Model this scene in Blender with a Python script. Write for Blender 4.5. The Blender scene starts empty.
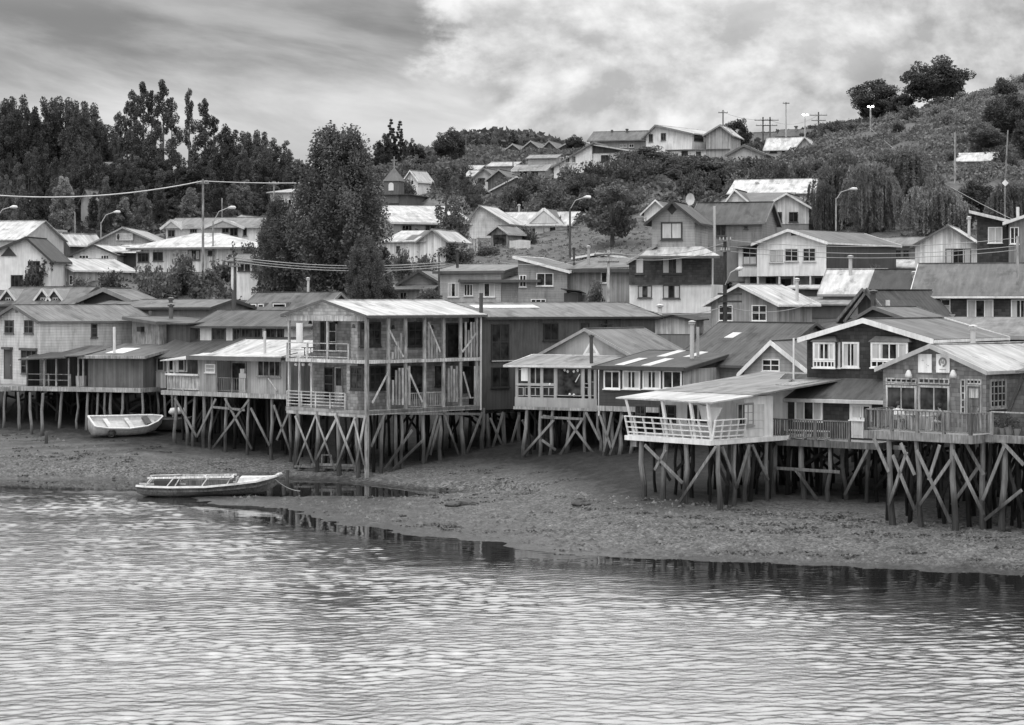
import bpy, math, random
import numpy as np
from mathutils import Vector, noise as mnoise
random.seed(7); RNG = np.random.default_rng(11)
S = bpy.context.scene; COL = S.collection
F = 2100.0; H = 11.0; CX = 512.0; HY = 300.0      # focal length in pixels, eye height, optical axis column, horizon row
R = math.radians

def P(px, py, D):
    return Vector(((px-CX)*D/F, D, H-(py-HY)*D/F))

# ------------------------------------------------------------------ materials
MC = {}
class NT:
    def __init__(s, name):
        s.m = bpy.data.materials.new(name); s.m.use_nodes = True; s.t = s.m.node_tree
        s.n = s.t.nodes; s.b = s.n['Principled BSDF']
    def new(s, typ, **kw):
        x = s.n.new(typ)
        for k, v in kw.items(): setattr(x, k, v)
        return x
    def link(s, a, b): s.t.links.new(a, b)
    def val(s, sock, v):
        if isinstance(v, (int, float, tuple)): sock.default_value = v
        else: s.link(v, sock)
    def math(s, op, a, b=0.0, c=None, clamp=False):
        x = s.new('ShaderNodeMath', operation=op, use_clamp=clamp)
        s.val(x.inputs[0], a); s.val(x.inputs[1], b)
        if c is not None: s.val(x.inputs[2], c)
        return x.outputs[0]
    def noise(s, vec, scale, detail=4, rough=.55, dist=0):
        x = s.new('ShaderNodeTexNoise'); s.link(vec, x.inputs['Vector'])
        x.inputs['Scale'].default_value = scale; x.inputs['Detail'].default_value = detail
        x.inputs['Roughness'].default_value = rough; x.inputs['Distortion'].default_value = dist
        return x.outputs[0]
    def vmul(s, vec, v):
        x = s.new('ShaderNodeVectorMath', operation='MULTIPLY'); s.link(vec, x.inputs[0]); x.inputs[1].default_value = v
        return x.outputs[0]
    def comb(s, x, y, z=0.0):
        c = s.new('ShaderNodeCombineXYZ')
        for i, v in enumerate((x, y, z)): s.val(c.inputs[i], v)
        return c.outputs[0]
    def white(s, vec):
        x = s.new('ShaderNodeTexWhiteNoise', noise_dimensions='3D'); s.link(vec, x.inputs['Vector']); return x.outputs['Value']
    def rng(s, v, a, b, c, d, smooth=False):
        x = s.new('ShaderNodeMapRange'); x.clamp = True
        if smooth: x.interpolation_type = 'SMOOTHSTEP'
        s.val(x.inputs[0], v)
        for i, q in enumerate((a, b, c, d)): s.val(x.inputs[i+1], q)
        return x.outputs[0]
    def mix(s, f, a, b):
        x = s.new('ShaderNodeMix', data_type='FLOAT')
        s.val(x.inputs[0], f); s.val(x.inputs[2], a); s.val(x.inputs[3], b); return x.outputs[0]
    def bump(s, h, dist, strength=1.0):
        x = s.new('ShaderNodeBump'); x.inputs['Strength'].default_value = strength; x.inputs['Distance'].default_value = dist
        s.link(h, x.inputs['Height']); s.link(x.outputs[0], s.b.inputs['Normal'])
    def done(s, v, rough=.7, spec=.3):
        s.val(s.b.inputs['Base Color'], (v, v, v, 1) if isinstance(v, (int, float)) else v)
        s.val(s.b.inputs['Roughness'], rough); s.b.inputs['Specular IOR Level'].default_value = spec
        return s.m

def mat(kind, val, rough=None):
    if kind in ('rx', 'ry') and val < .45: val *= .66
    elif kind in ('rx', 'ry'): val *= .86
    key = (kind, round(val, 3))
    if key in MC: return MC[key]
    n = NT('%s_grey_%02d' % (kind, int(val*100)))
    tc = n.new('ShaderNodeTexCoord'); oc = tc.outputs['Object']
    sx = n.new('ShaderNodeSeparateXYZ'); n.link(oc, sx.inputs[0]); X, Y, Z = sx.outputs
    oi = n.new('ShaderNodeObjectInfo')
    off = n.math('MULTIPLY', oi.outputs['Random'], 37.0)
    va = n.new('ShaderNodeVectorMath', operation='ADD'); n.link(oc, va.inputs[0]); n.link(n.comb(off, off, off), va.inputs[1]); vec = va.outputs[0]
    T = n.math('ADD', X, Y)
    fac = n.rng(n.noise(vec, .7, 5), .3, .7, .82, 1.14)
    stain = n.rng(n.noise(n.vmul(vec, (1.6, 1.6, .38)), 1.0, 6, .68), .53, .66, 1.0, .68)
    streak = n.rng(n.noise(n.vmul(vec, (5, 5, .5)), 1.0, 4), .3, .7, .85, 1.12)
    rg = .75; sp = .25
    def mul(*a):
        r = a[0]
        for q in a[1:]: r = n.math('MULTIPLY', r, q)
        return r
    def fr(t, w): return n.math('FRACT', n.math('MULTIPLY', t, 1.0/w))
    def fl(t, w): return n.math('FLOOR', n.math('MULTIPLY', t, 1.0/w))
    if kind == 'v':          # vertical boards
        w = .2
        rnd = n.rng(n.white(n.comb(fl(T, w), 3.0)), 0, 1, .72, 1.18)
        ln = n.rng(fr(T, w), .0, .12, .55, 1)
        fac = mul(fac, streak, rnd, ln, stain)
    elif kind == 'h':        # horizontal weatherboard
        w = .2
        ln = n.rng(fr(Z, w), .0, .16, .66, 1)
        rnd = n.rng(n.white(n.comb(fl(Z, w), 1.0)), 0, 1, .93, 1.05)
        fac = mul(fac, streak, rnd, ln, stain); n.bump(fr(Z, w), .02)
    elif kind == 's':        # wood shingles
        row = fl(Z, .2); t = n.math('ADD', n.math('MULTIPLY', T, 1/.24), n.math('MULTIPLY', n.white(n.comb(row, 7.0)), 1.0))
        rnd = n.rng(n.white(n.comb(n.math('FLOOR', t), row)), 0, 1, .7, 1.25)
        ln = n.rng(fr(Z, .2), 0, .2, .62, 1); l2 = n.rng(n.math('FRACT', t), 0, .1, .7, 1)
        fac = mul(fac, streak, rnd, ln, l2); n.bump(fr(Z, .2), .02); rg = .85
    elif kind == 'c':        # corrugated sheet
        s = n.math('SINE', n.math('MULTIPLY', T, 2*math.pi/.25))
        fac = mul(fac, streak, n.rng(s, -1, 1, .94, 1.04), stain); n.bump(s, .005); rg = .5
    elif kind in ('rx', 'ry'):
        q, o = (X, Y) if kind == 'rx' else (Y, X)
        s = n.math('SINE', n.math('MULTIPLY', q, 2*math.pi/.28))
        sheet = n.rng(n.white(n.comb(fl(q, .85), fl(o, 3.1))), 0, 1, .9, 1.08)
        v2 = n.vmul(vec, (3.0, .45, 1) if kind == 'rx' else (.45, 3.0, 1))
        st = n.rng(n.noise(v2, .8, 6, .65), .33, .68, .62, 1.12)
        sm = n.rng(fr(q, .85), 0, .06, .9, 1); lap = n.rng(fr(o, 3.1), 0, .025, .75, 1)
        rust = n.rng(n.noise(n.vmul(vec, (1, .6, 1) if kind == 'rx' else (.6, 1, 1)), .8, 7, .7), .54, .62, 1.0, .6)
        fac = mul(fac, st, sheet, sm, lap, rust, n.rng(s, -1, 1, .97, 1.03)); n.bump(s, .004); rg = .6; sp = .25
    elif kind == 'w':        # weathered wood
        g = n.rng(n.noise(n.vmul(vec, (9, 9, .9)), 1.2, 6, .65), .32, .7, .4, 1.4)
        fac = mul(n.rng(n.noise(vec, 1.3, 4), .3, .7, .62, 1.3), g); rg = .85
    elif kind == 'stilt':    # weathered pile with a tide stain on its wet foot
        g = n.rng(n.noise(n.vmul(vec, (7, 7, .8)), 1.2, 6, .65), .3, .72, .5, 1.35)
        geo = n.new('ShaderNodeNewGeometry'); sz = n.new('ShaderNodeSeparateXYZ'); n.link(geo.outputs['Position'], sz.inputs[0])
        zz = n.math('ADD', sz.outputs[2], n.math('MULTIPLY', n.noise(vec, 1.1, 4), 1.2))
        fac = mul(g, n.rng(zz, 2.2, 3.4, .22, .85, True)); rg = .8
    elif kind == 'p':
        fac = mul(fac, streak, n.rng(n.noise(n.vmul(vec, (1.6, 1.6, .4)), 1.0, 6, .68), .55, .68, 1.0, .8))
        rg = .6
    elif kind == 'm':        # painted metal
        rg = .4; sp = .5
    v = n.math('MULTIPLY', fac, val, clamp=True) if not isinstance(fac, float) else val
    cc = n.comb(v, v, v)
    MC[key] = n.done(cc, rough or rg, sp)
    return MC[key]

def glass():
    if 'glass' in MC: return MC['glass']
    n = NT('window_glass'); tc = n.new('ShaderNodeTexCoord'); oi = n.new('ShaderNodeObjectInfo')
    v = n.rng(n.noise(tc.outputs['Object'], 1.6, 2), .35, .7, .008, .06)
    v = n.math('MULTIPLY', v, n.rng(oi.outputs['Random'], 0, 1, .6, 1.5))
    n.b.inputs['IOR'].default_value = 1.28
    b = n.noise(tc.outputs['Object'], .9, 1); n.bump(b, .03, .6)
    MC['glass'] = n.done(n.comb(v, v, v), .05, .35); return MC['glass']

def leafmat(name, lo, hi, transl=.3):
    if name in MC: return MC[name]
    n = NT(name); tc = n.new('ShaderNodeTexCoord'); oi = n.new('ShaderNodeObjectInfo')
    geo = n.new('ShaderNodeNewGeometry')
    v = n.rng(n.noise(geo.outputs['Position'], .55, 3), .32, .68, lo, hi)
    v = n.math('MULTIPLY', v, n.rng(oi.outputs['Random'], 0, 1, .72, 1.3))
    v = n.math('MULTIPLY', v, n.rng(geo.outputs['Random Per Island'], 0, 1, .7, 1.3))
    c = n.comb(v, v, v)
    n.done(c, .65, .2)
    tr = n.new('ShaderNodeBsdfTranslucent'); n.link(c, tr.inputs[0])
    mx = n.new('ShaderNodeMixShader'); mx.inputs[0].default_value = transl
    out = n.n['Material Output']; n.link(n.b.outputs[0], mx.inputs[1]); n.link(tr.outputs[0], mx.inputs[2]); n.link(mx.outputs[0], out.inputs[0])
    MC[name] = n.m; return n.m

WHITE = mat('p', .74); 
# ------------------------------------------------------------------ mesh builder
class MB:
    def __init__(s): s.v = []; s.f = []
    def poly(s, vs, fs):
        o = len(s.v); s.v += [tuple(p) for p in vs]; s.f += [tuple(i+o for i in f) for f in fs]; return s
    def hexa(s, b, t):                # bottom quad, top quad
        return s.poly(list(b)+list(t), [(3, 2, 1, 0), (4, 5, 6, 7), (0, 1, 5, 4), (1, 2, 6, 5), (2, 3, 7, 6), (3, 0, 4, 7)])
    def box(s, x0, x1, y0, y1, z0, z1):
        return s.hexa([(x0, y0, z0), (x1, y0, z0), (x1, y1, z0), (x0, y1, z0)], [(x0, y0, z1), (x1, y0, z1), (x1, y1, z1), (x0, y1, z1)])
    def slab(s, q, t, j=.035):
        q = [(p[0], p[1], p[2]+random.uniform(-j, j)) for p in q] if t > .055 and j else q
        return s.hexa(q, [(p[0], p[1], p[2]+t) for p in q])
    def bar(s, a, b, w, h=None):      # rectangular bar a->b
        a = Vector(a); b = Vector(b); d = (b-a).normalized(); h = h or w
        up = Vector((0, 0, 1)) if abs(d.z) < .98 else Vector((0, 1, 0))
        x = d.cross(up).normalized()*w/2; y = x.cross(d).normalized()*h/2
        return s.hexa([a-x-y, a+x-y, b+x-y, b-x-y], [a-x+y, a+x+y, b+x+y, b-x+y])
    def tube(s, pts, rad, n=7, cap=True):
        pts = [Vector(p) for p in pts]
        rads = rad if isinstance(rad, (list, tuple)) else [rad]*len(pts)
        o = len(s.v)
        for i, p in enumerate(pts):
            d = (pts[min(i+1, len(pts)-1)]-pts[max(i-1, 0)]).normalized()
            up = Vector((0, 0, 1)) if abs(d.z) < .9 else Vector((1, 0, 0))
            x = d.cross(up).normalized(); y = x.cross(d).normalized()
            for k in range(n):
                a = 2*math.pi*k/n; q = p+(x*math.cos(a)+y*math.sin(a))*rads[i]; s.v.append(tuple(q))
        for i in range(len(pts)-1):
            for k in range(n):
                a = o+i*n+k; b = o+i*n+(k+1) % n; s.f.append((a, b, b+n, a+n))
        if cap:
            s.f.append(tuple(o+k for k in range(n))[::-1]); s.f.append(tuple(o+(len(pts)-1)*n+k for k in range(n)))
        return s
    def build(s, name, m, parent=None, smooth=False):
        me = bpy.data.meshes.new(name); me.from_pydata(s.v, [], s.f); me.materials.append(m)
        if smooth: me.polygons.foreach_set('use_smooth', [True]*len(me.polygons))
        o = bpy.data.objects.new(name, me); COL.objects.link(o)
        if parent: o.parent = parent
        return o

def tag(o, label=None, cat=None, group=None, kind=None):
    if label: o['label'] = label
    if cat: o['category'] = cat
    if group: o['group'] = group
    if kind: o['kind'] = kind
    return o
def empty(name, loc, rz=0.0):
    o = bpy.data.objects.new(name, None); COL.objects.link(o); o.location = loc; o.rotation_euler = (0, 0, rz); o.empty_display_size = .3
    return o
def copy_tree(o, parent=None):
    c = o.copy(); COL.objects.link(c)
    if parent: c.parent = parent
    for ch in list(o.children): copy_tree(ch, c)
    return c

# ------------------------------------------------------------------ terrain
# columns of (distance, height) profiles across the bay; heights given in metres or as ('p', row)
def zz(D, r): return H-(r-HY)*D/F
PROF = {
 -700: [(30,-3),(110,-1.2),(128,0),(146,1.9),(163,5.2),(185,11),(230,15),(265,19),(330,26),(400,31),(600,34),(1500,20)],
 -100: [(30,-3),(110,-1.1),(127,0),(146,1.9),(163,5.2),(186,zz(186,290)),(230,zz(230,262)),(265,zz(265,236)),(330,zz(330,195)),(400,zz(400,172)),(600,34),(1500,20)],
 0: [(30,-3),(112,-1),(127,0.02),(146,1.9),(163,5.2),(186,zz(186,290)),(230,zz(230,262)),(265,zz(265,236)),(330,zz(330,195)),(400,zz(400,172)),(600,34),(1500,20)],
 130: [(30,-3),(110,-.7),(124,0.1),(137,1.5),(146,2.1),(160,5.2),(186,zz(186,290)),(230,zz(230,262)),(265,zz(265,236)),(330,zz(330,192)),(400,zz(400,168)),(600,33),(1500,20)],
 200: [(30,-3),(105,-.5),(113,0),(117,.06),(120,.03),(131,.2),(137,1.05),(146,2.0),(158,5.2),(184,zz(184,290)),(205,zz(205,270)),(240,zz(240,238)),(300,zz(300,200)),(400,zz(400,168)),(600,33),(1500,20)],
 330: [(30,-3),(95,-.4),(103,0),(108,.08),(114,.08),(118,.02),(128,.12),(131,.4),(136,.95),(142,1.7),(154,5.2),(168,zz(168,301)),(205,zz(205,267)),(235,zz(235,238)),(290,zz(290,200)),(400,zz(400,168)),(600,36),(1500,20)],
 400: [(30,-3),(90,-.35),(98.5,0),(106,.12),(113,.1),(118,.06),(126,.3),(130,.7),(141,1.7),(153,5.2),(167,zz(167,306)),(186,zz(186,304)),(205,zz(205,265)),(235,zz(235,235)),(255,zz(255,222)),(290,zz(290,196)),(380,zz(380,168)),(500,zz(500,146)),(700,50),(1500,20)],
 520: [(30,-3),(84,-.3),(93,0),(104,.2),(114,.4),(124,.95),(131,1.3),(139,2.0),(151,5.2),(167,zz(167,306)),(184,zz(184,305)),(200,zz(200,264)),(225,zz(225,248)),(240,zz(240,238)),(270,zz(270,203)),(310,zz(310,188)),(360,zz(360,168)),(430,zz(430,151)),(540,zz(540,141)),(700,48),(1500,20)],
 640: [(30,-3),(80,-.3),(89.5,0),(97,.55),(104,1.2),(115,1.7),(126,2.2),(146,5.2),(165,zz(165,314)),(181,zz(181,307)),(200,zz(200,264)),(220,zz(220,242)),(240,zz(240,216)),(265,zz(265,178)),(290,zz(290,161)),(330,zz(330,152)),(400,zz(400,148)),(600,38),(1500,20)],
 760: [(30,-3),(78,-.3),(88,0),(96,.5),(104,1.0),(115,1.8),(140,5.2),(160,zz(160,320)),(180,zz(180,290)),(205,zz(205,262)),(235,zz(235,222)),(265,zz(265,186)),(300,zz(300,160)),(340,zz(340,142)),(420,zz(420,140)),(600,38),(1500,20)],
 880: [(30,-3),(76,-.3),(86.5,0),(93,.45),(100,.7),(107,1.1),(118,2.2),(131,5.2),(142,zz(142,328)),(165,zz(165,300)),(190,zz(190,262)),(215,zz(215,225)),(250,zz(250,172)),(290,zz(290,130)),(340,zz(340,122)),(420,zz(420,122)),(600,44),(1500,20)],
 1024: [(30,-3),(74,-.3),(84.3,0),(91,.5),(98,.8),(107,2.0),(119,5.2),(135,zz(135,330)),(165,zz(165,290)),(185,zz(185,262)),(215,zz(215,215)),(250,zz(250,160)),(300,zz(300,86)),(330,zz(330,84)),(420,zz(420,95)),(600,48),(1500,20)],
 1300: [(30,-3),(70,-.3),(80,0),(89,1.0),(95,1.3),(106,3),(115,5.2),(135,zz(135,330)),(165,zz(165,290)),(185,zz(185,262)),(215,zz(215,215)),(250,zz(250,160)),(300,zz(300,66)),(340,zz(340,62)),(450,zz(450,80)),(600,48),(1500,20)],
 1900: [(30,-3),(66,-.3),(78,0),(89,1.0),(95,1.3),(106,3),(115,5.2),(165,12),(215,20),(250,28),(300,42),(340,46),(450,56),(600,48),(1500,20)],
}
PX = np.array(sorted(PROF)); TD = np.array(list(np.arange(30, 80, 2.0))+list(np.arange(80, 135, .4))+list(np.arange(135, 360, 1.5))+list(np.geomspace(362, 1500, 60)))
TP = np.concatenate([np.linspace(-700, -110, 40), np.arange(-100, 1130, 4.0), np.linspace(1140, 1900, 45)])
def smooth1(a, k, axis):
    ker = np.exp(-np.linspace(-2, 2, 2*k+1)**2); ker /= ker.sum()
    pad = [(0, 0), (0, 0)]; pad[axis] = (k, k); b = np.pad(a, pad, mode='edge')
    return np.apply_along_axis(lambda q: np.convolve(q, ker, 'valid'), axis, b)
cols = np.array([np.interp(TD, [q[0] for q in PROF[p]], [q[1] for q in PROF[p]]) for p in PX])
TZ = np.array([np.interp(TP, PX, cols[:, j]) for j in range(len(TD))]).T      # (TP, TD)
TZ = smooth1(smooth1(TZ, 3, 1), 10, 0)
# tidal channel: a shallow trough along the foot of the spit, holding still water
CH = [(-120, 126, 3.2), (0, 125.6, 3.3), (130, 125.4, 3.6), (200, 125, 4.3), (270, 124.6, 4.6), (340, 122.8, 3.6), (420, 119.8, 2.2), (530, 117, .5), (560, 116.4, .05)]
for i, p in enumerate(TP):
    if -130 < p < 560:
        c = np.interp(p, [q[0] for q in CH], [q[1] for q in CH]); w = np.interp(p, [q[0] for q in CH], [q[2] for q in CH])
        d = np.abs(TD-c+.35*math.sin(p*.05)); k = np.clip(1.6-d/w, 0, 1)
        TZ[i] = TZ[i]*(1-k)+np.minimum(TZ[i], -.18)*k
        if p < 190:      # thin bar of mud between the channel and open water
            b = np.exp(-((TD-(c-5.3))/1.0)**2)*.2*np.clip((190-p)/60, 0, 1)*np.clip((p+60)/150, .0, 1)
            TZ[i] = np.where(np.abs(TD-(c-5.3)) < 3, np.maximum(TZ[i], -.16+b*1.15+.03*math.sin(p*.3)), TZ[i])
XX = (TP[:, None]-CX)/F*TD[None, :]; YY = np.repeat(TD[None, :], len(TP), 0)
def fbm(x, y, sc, seed=0):
    r = np.zeros_like(x); a = 1.0; rs = np.random.default_rng(seed)
    for o in range(4):
        for k in range(5):
            th = rs.uniform(0, 6.283); f = 2**o/sc*rs.uniform(.7, 1.4)*6.283; ph = rs.uniform(0, 6.283)
            r += a*np.sin(f*(x*math.cos(th)+y*math.sin(th))+ph)/5
        a *= .55
    return r
amp = np.clip((YY-135)/60, 0, 1)*.5+.012+.03*np.clip((TZ-.3)/1.0, 0, 1)
TZ = TZ+amp*fbm(XX, YY, 9, 3)
TZ = TZ+.03*fbm(XX, YY, 2.6, 8)*np.clip(1.2-TZ/.5, .25, 1)*np.clip((138-YY)/8, 0, 1)*np.clip((TZ+.35)/.2, 0, 1)
def ground(x, y):
    D = max(30.5, min(1400, y)); p = max(-690, min(1890, x/D*F+CX))
    i = np.searchsorted(TP, p)-1; j = np.searchsorted(TD, D)-1
    a = (p-TP[i])/(TP[i+1]-TP[i]); b = (D-TD[j])/(TD[j+1]-TD[j])
    return float(TZ[i, j]*(1-a)*(1-b)+TZ[i+1, j]*a*(1-b)+TZ[i, j+1]*(1-a)*b+TZ[i+1, j+1]*a*b)

def grid_mesh(name, X, Y, Z, m, smooth=True):
    a, b = X.shape; me = bpy.data.meshes.new(name)
    me.vertices.add(a*b); me.vertices.foreach_set('co', np.stack([X, Y, Z], -1).astype(np.float32).ravel())
    idx = np.arange(a*b).reshape(a, b)
    q = np.stack([idx[:-1, :-1], idx[1:, :-1], idx[1:, 1:], idx[:-1, 1:]], -1).reshape(-1, 4)
    set_polys(me, q); me.materials.append(m)
    if smooth: me.polygons.foreach_set('use_smooth', np.ones(len(q), bool))
    o = bpy.data.objects.new(name, me); COL.objects.link(o); return o
def set_polys(me, q):
    k = q.shape[1]; n = len(q)
    me.loops.add(n*k); me.loops.foreach_set('vertex_index', q.astype(np.int32).ravel())
    me.polygons.add(n); me.polygons.foreach_set('loop_start', np.arange(0, n*k, k, dtype=np.int32))
    me.update(calc_edges=True)

def ground_mat():
    n = NT('mud_and_turf'); geo = n.new('ShaderNodeNewGeometry'); pos = geo.outputs['Position']
    s = n.new('ShaderNodeSeparateXYZ'); n.link(pos, s.inputs[0]); X, Y, Z = s.outputs
    big = n.noise(n.vmul(pos, (.12, .3, .3)), 1.0, 5, .6)
    # gravel and shell flat near the water, smooth silt higher up
    peb = n.new('ShaderNodeTexVoronoi'); n.link(pos, peb.inputs['Vector']); peb.inputs['Scale'].default_value = 10
    pc = n.new('ShaderNodeSeparateColor'); n.link(peb.outputs['Color'], pc.inputs[0])
    fine = n.noise(pos, 9.0, 3, .7); med = n.noise(n.vmul(pos, (1, .55, 1)), 1.6, 5, .65)
    gr = n.math('MULTIPLY', n.rng(pc.outputs[0], 0, 1, .026, .16), n.rng(fine, .3, .7, .55, 1.45))
    gr = n.math('MULTIPLY', gr, n.rng(med, .3, .7, .65, 1.3))
    shell = n.rng(n.noise(pos, 2.3, 1, .5), .74, .77, 0, .3)
    gr = n.math('ADD', gr, n.math('MULTIPLY', shell, n.rng(pc.outputs[1], .75, .8, 0, 1)))
    silt = n.rng(n.noise(n.vmul(pos, (.25, .8, 1)), 1.0, 6, .65), .3, .7, .055, .135)
    silt = n.math('MULTIPLY', silt, n.rng(n.noise(pos, 3.0, 4, .7), .3, .7, .7, 1.25))
    weed = n.rng(n.noise(n.vmul(pos, (.22, .6, 1)), 1.3, 6, .7), .56, .66, 1.0, .5)
    gm = n.rng(n.math('ADD', Z, n.math('MULTIPLY', n.math('SUBTRACT', big, .5), 1.6)), .75, 1.25, 1, 0)
    beach = n.mix(gm, n.math('MULTIPLY', silt, weed), gr)
    wet = n.rng(n.math('ADD', Z, n.math('MULTIPLY', n.math('SUBTRACT', med, .5), .22)), .02, .24, .45, 1.0)
    beach = n.math('MULTIPLY', beach, wet)
    turf = n.rng(n.noise(pos, .5, 6, .7), .3, .7, .06, .14)
    turf = n.math('MULTIPLY', turf, n.rng(n.noise(n.vmul(pos, (6, 6, 2)), 1.0, 3), .3, .7, .7, 1.25))
    up = n.rng(n.math('ADD', Z, n.math('MULTIPLY', fine, .6)), 5.6, 6.4, 0, 1)
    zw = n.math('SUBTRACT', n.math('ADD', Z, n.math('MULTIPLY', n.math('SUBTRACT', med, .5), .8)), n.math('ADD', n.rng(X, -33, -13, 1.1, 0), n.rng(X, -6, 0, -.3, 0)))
    beach = n.math('MULTIPLY', beach, n.rng(zw, .75, 1.25, 1.0, n.rng(n.noise(n.vmul(pos, (1.2, .8, 1)), 1.7, 5, .7), .35, .65, .05, .24)))  # shade under the stilt houses painted into the mud colour
    bank = n.mix(n.rng(Z, 2.4, 3.2, 0, 1), beach, .02)  # slope behind the stilts painted near black to stand for shade
    v = n.mix(up, bank, turf)
    n.bump(n.math('ADD', n.math('MULTIPLY', pc.outputs[0], .35), fine), .035)
    return n.done(n.comb(v, v, v), n.rng(Z, .03, .35, .35, .85), .35)
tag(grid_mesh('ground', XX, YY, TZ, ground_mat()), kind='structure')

# ------------------------------------------------------------------ water
tt = np.concatenate([np.linspace(-3, -.32, 40)[:-1], np.linspace(-.3, .3, 760), np.linspace(.32, 3, 40)[1:]])
yy = np.concatenate([[-60, -20, 0.5, 10, 20, 30, 38, 44], np.arange(48, 75, .075), np.arange(75, 133, .1), [134, 140, 160, 200]])
WX = tt[:, None]*np.maximum(yy, 40)[None, :]; WY = np.repeat(yy[None, :], len(tt), 0)
wz = np.zeros_like(WX); rs = np.random.default_rng(5)
warp = [fbm(WX, WY, 10, 40+k) for k in range(5)]
for k in range(60):
    lam = rs.uniform(.3, .72) if k < 44 else rs.uniform(.8, 2.6)
    th = R(99)+rs.normal(0, .45); a = lam*.0029*(1 if k < 44 else .5); kk = 6.283/lam
    wz += a*np.sin(kk*(WX*math.cos(th)+WY*math.sin(th))+rs.uniform(0, 6.283)+.6*warp[k % 5])*(1+.5*warp[(k+2) % 5])
patch = np.clip(.9+.5*fbm(WX, WY*2.2, 24, 21), .35, 1.5)
SHP = [(-300, 128), (0, 127), (130, 124), (200, 113), (330, 103), (400, 98.5), (520, 93), (640, 89.5), (760, 88), (880, 86.5), (1024, 84.3), (1300, 80)]
DS = np.interp(tt*F+CX, [a for a, _ in SHP], [b for _, b in SHP])[:, None]
calm = (.06+.94*np.clip((DS-2.5-WY)/np.interp(DS, [84, 100, 125], [15, 10, 5]), 0, 1))*(1/(1+np.exp(-(121-WY)*.8))*.95+.05)   # the shallows lie nearly flat
fade = np.clip((WY-44)/6, 0, 1)*np.clip((.31-np.abs(WX/np.maximum(WY, 40)))/.01, 0, 1)
wz = wz*patch*calm*fade
def water_mat():
    n = NT('bay_water'); geo = n.new('ShaderNodeNewGeometry'); pos = geo.outputs['Position']
    s = n.new('ShaderNodeSeparateXYZ'); n.link(pos, s.inputs[0])
    r1 = n.noise(n.vmul(pos, (1.0, 1.45, 1)), 3.1, 4, .6, .35); gust = n.rng(n.noise(n.vmul(pos, (.05, .11, 1)), 1.0, 4, .6), .35, .65, .45, 1.15)
    sh = n.new('ShaderNodeAttribute'); sh.attribute_name = 'ripple'
    n.bump(n.math('MULTIPLY', n.math('MULTIPLY', r1, gust), sh.outputs['Fac']), .06, .5)
    n.b.inputs['IOR'].default_value = 8.5
    return n.done(.02, .03, .5)
wo = tag(grid_mesh('water', WX, WY, wz, water_mat()), kind='structure')
at = wo.data.attributes.new('ripple', 'FLOAT', 'POINT'); at.data.foreach_set('value', np.clip(calm*np.ones_like(WX)-.08, 0, 1).astype(np.float32).ravel())
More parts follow.
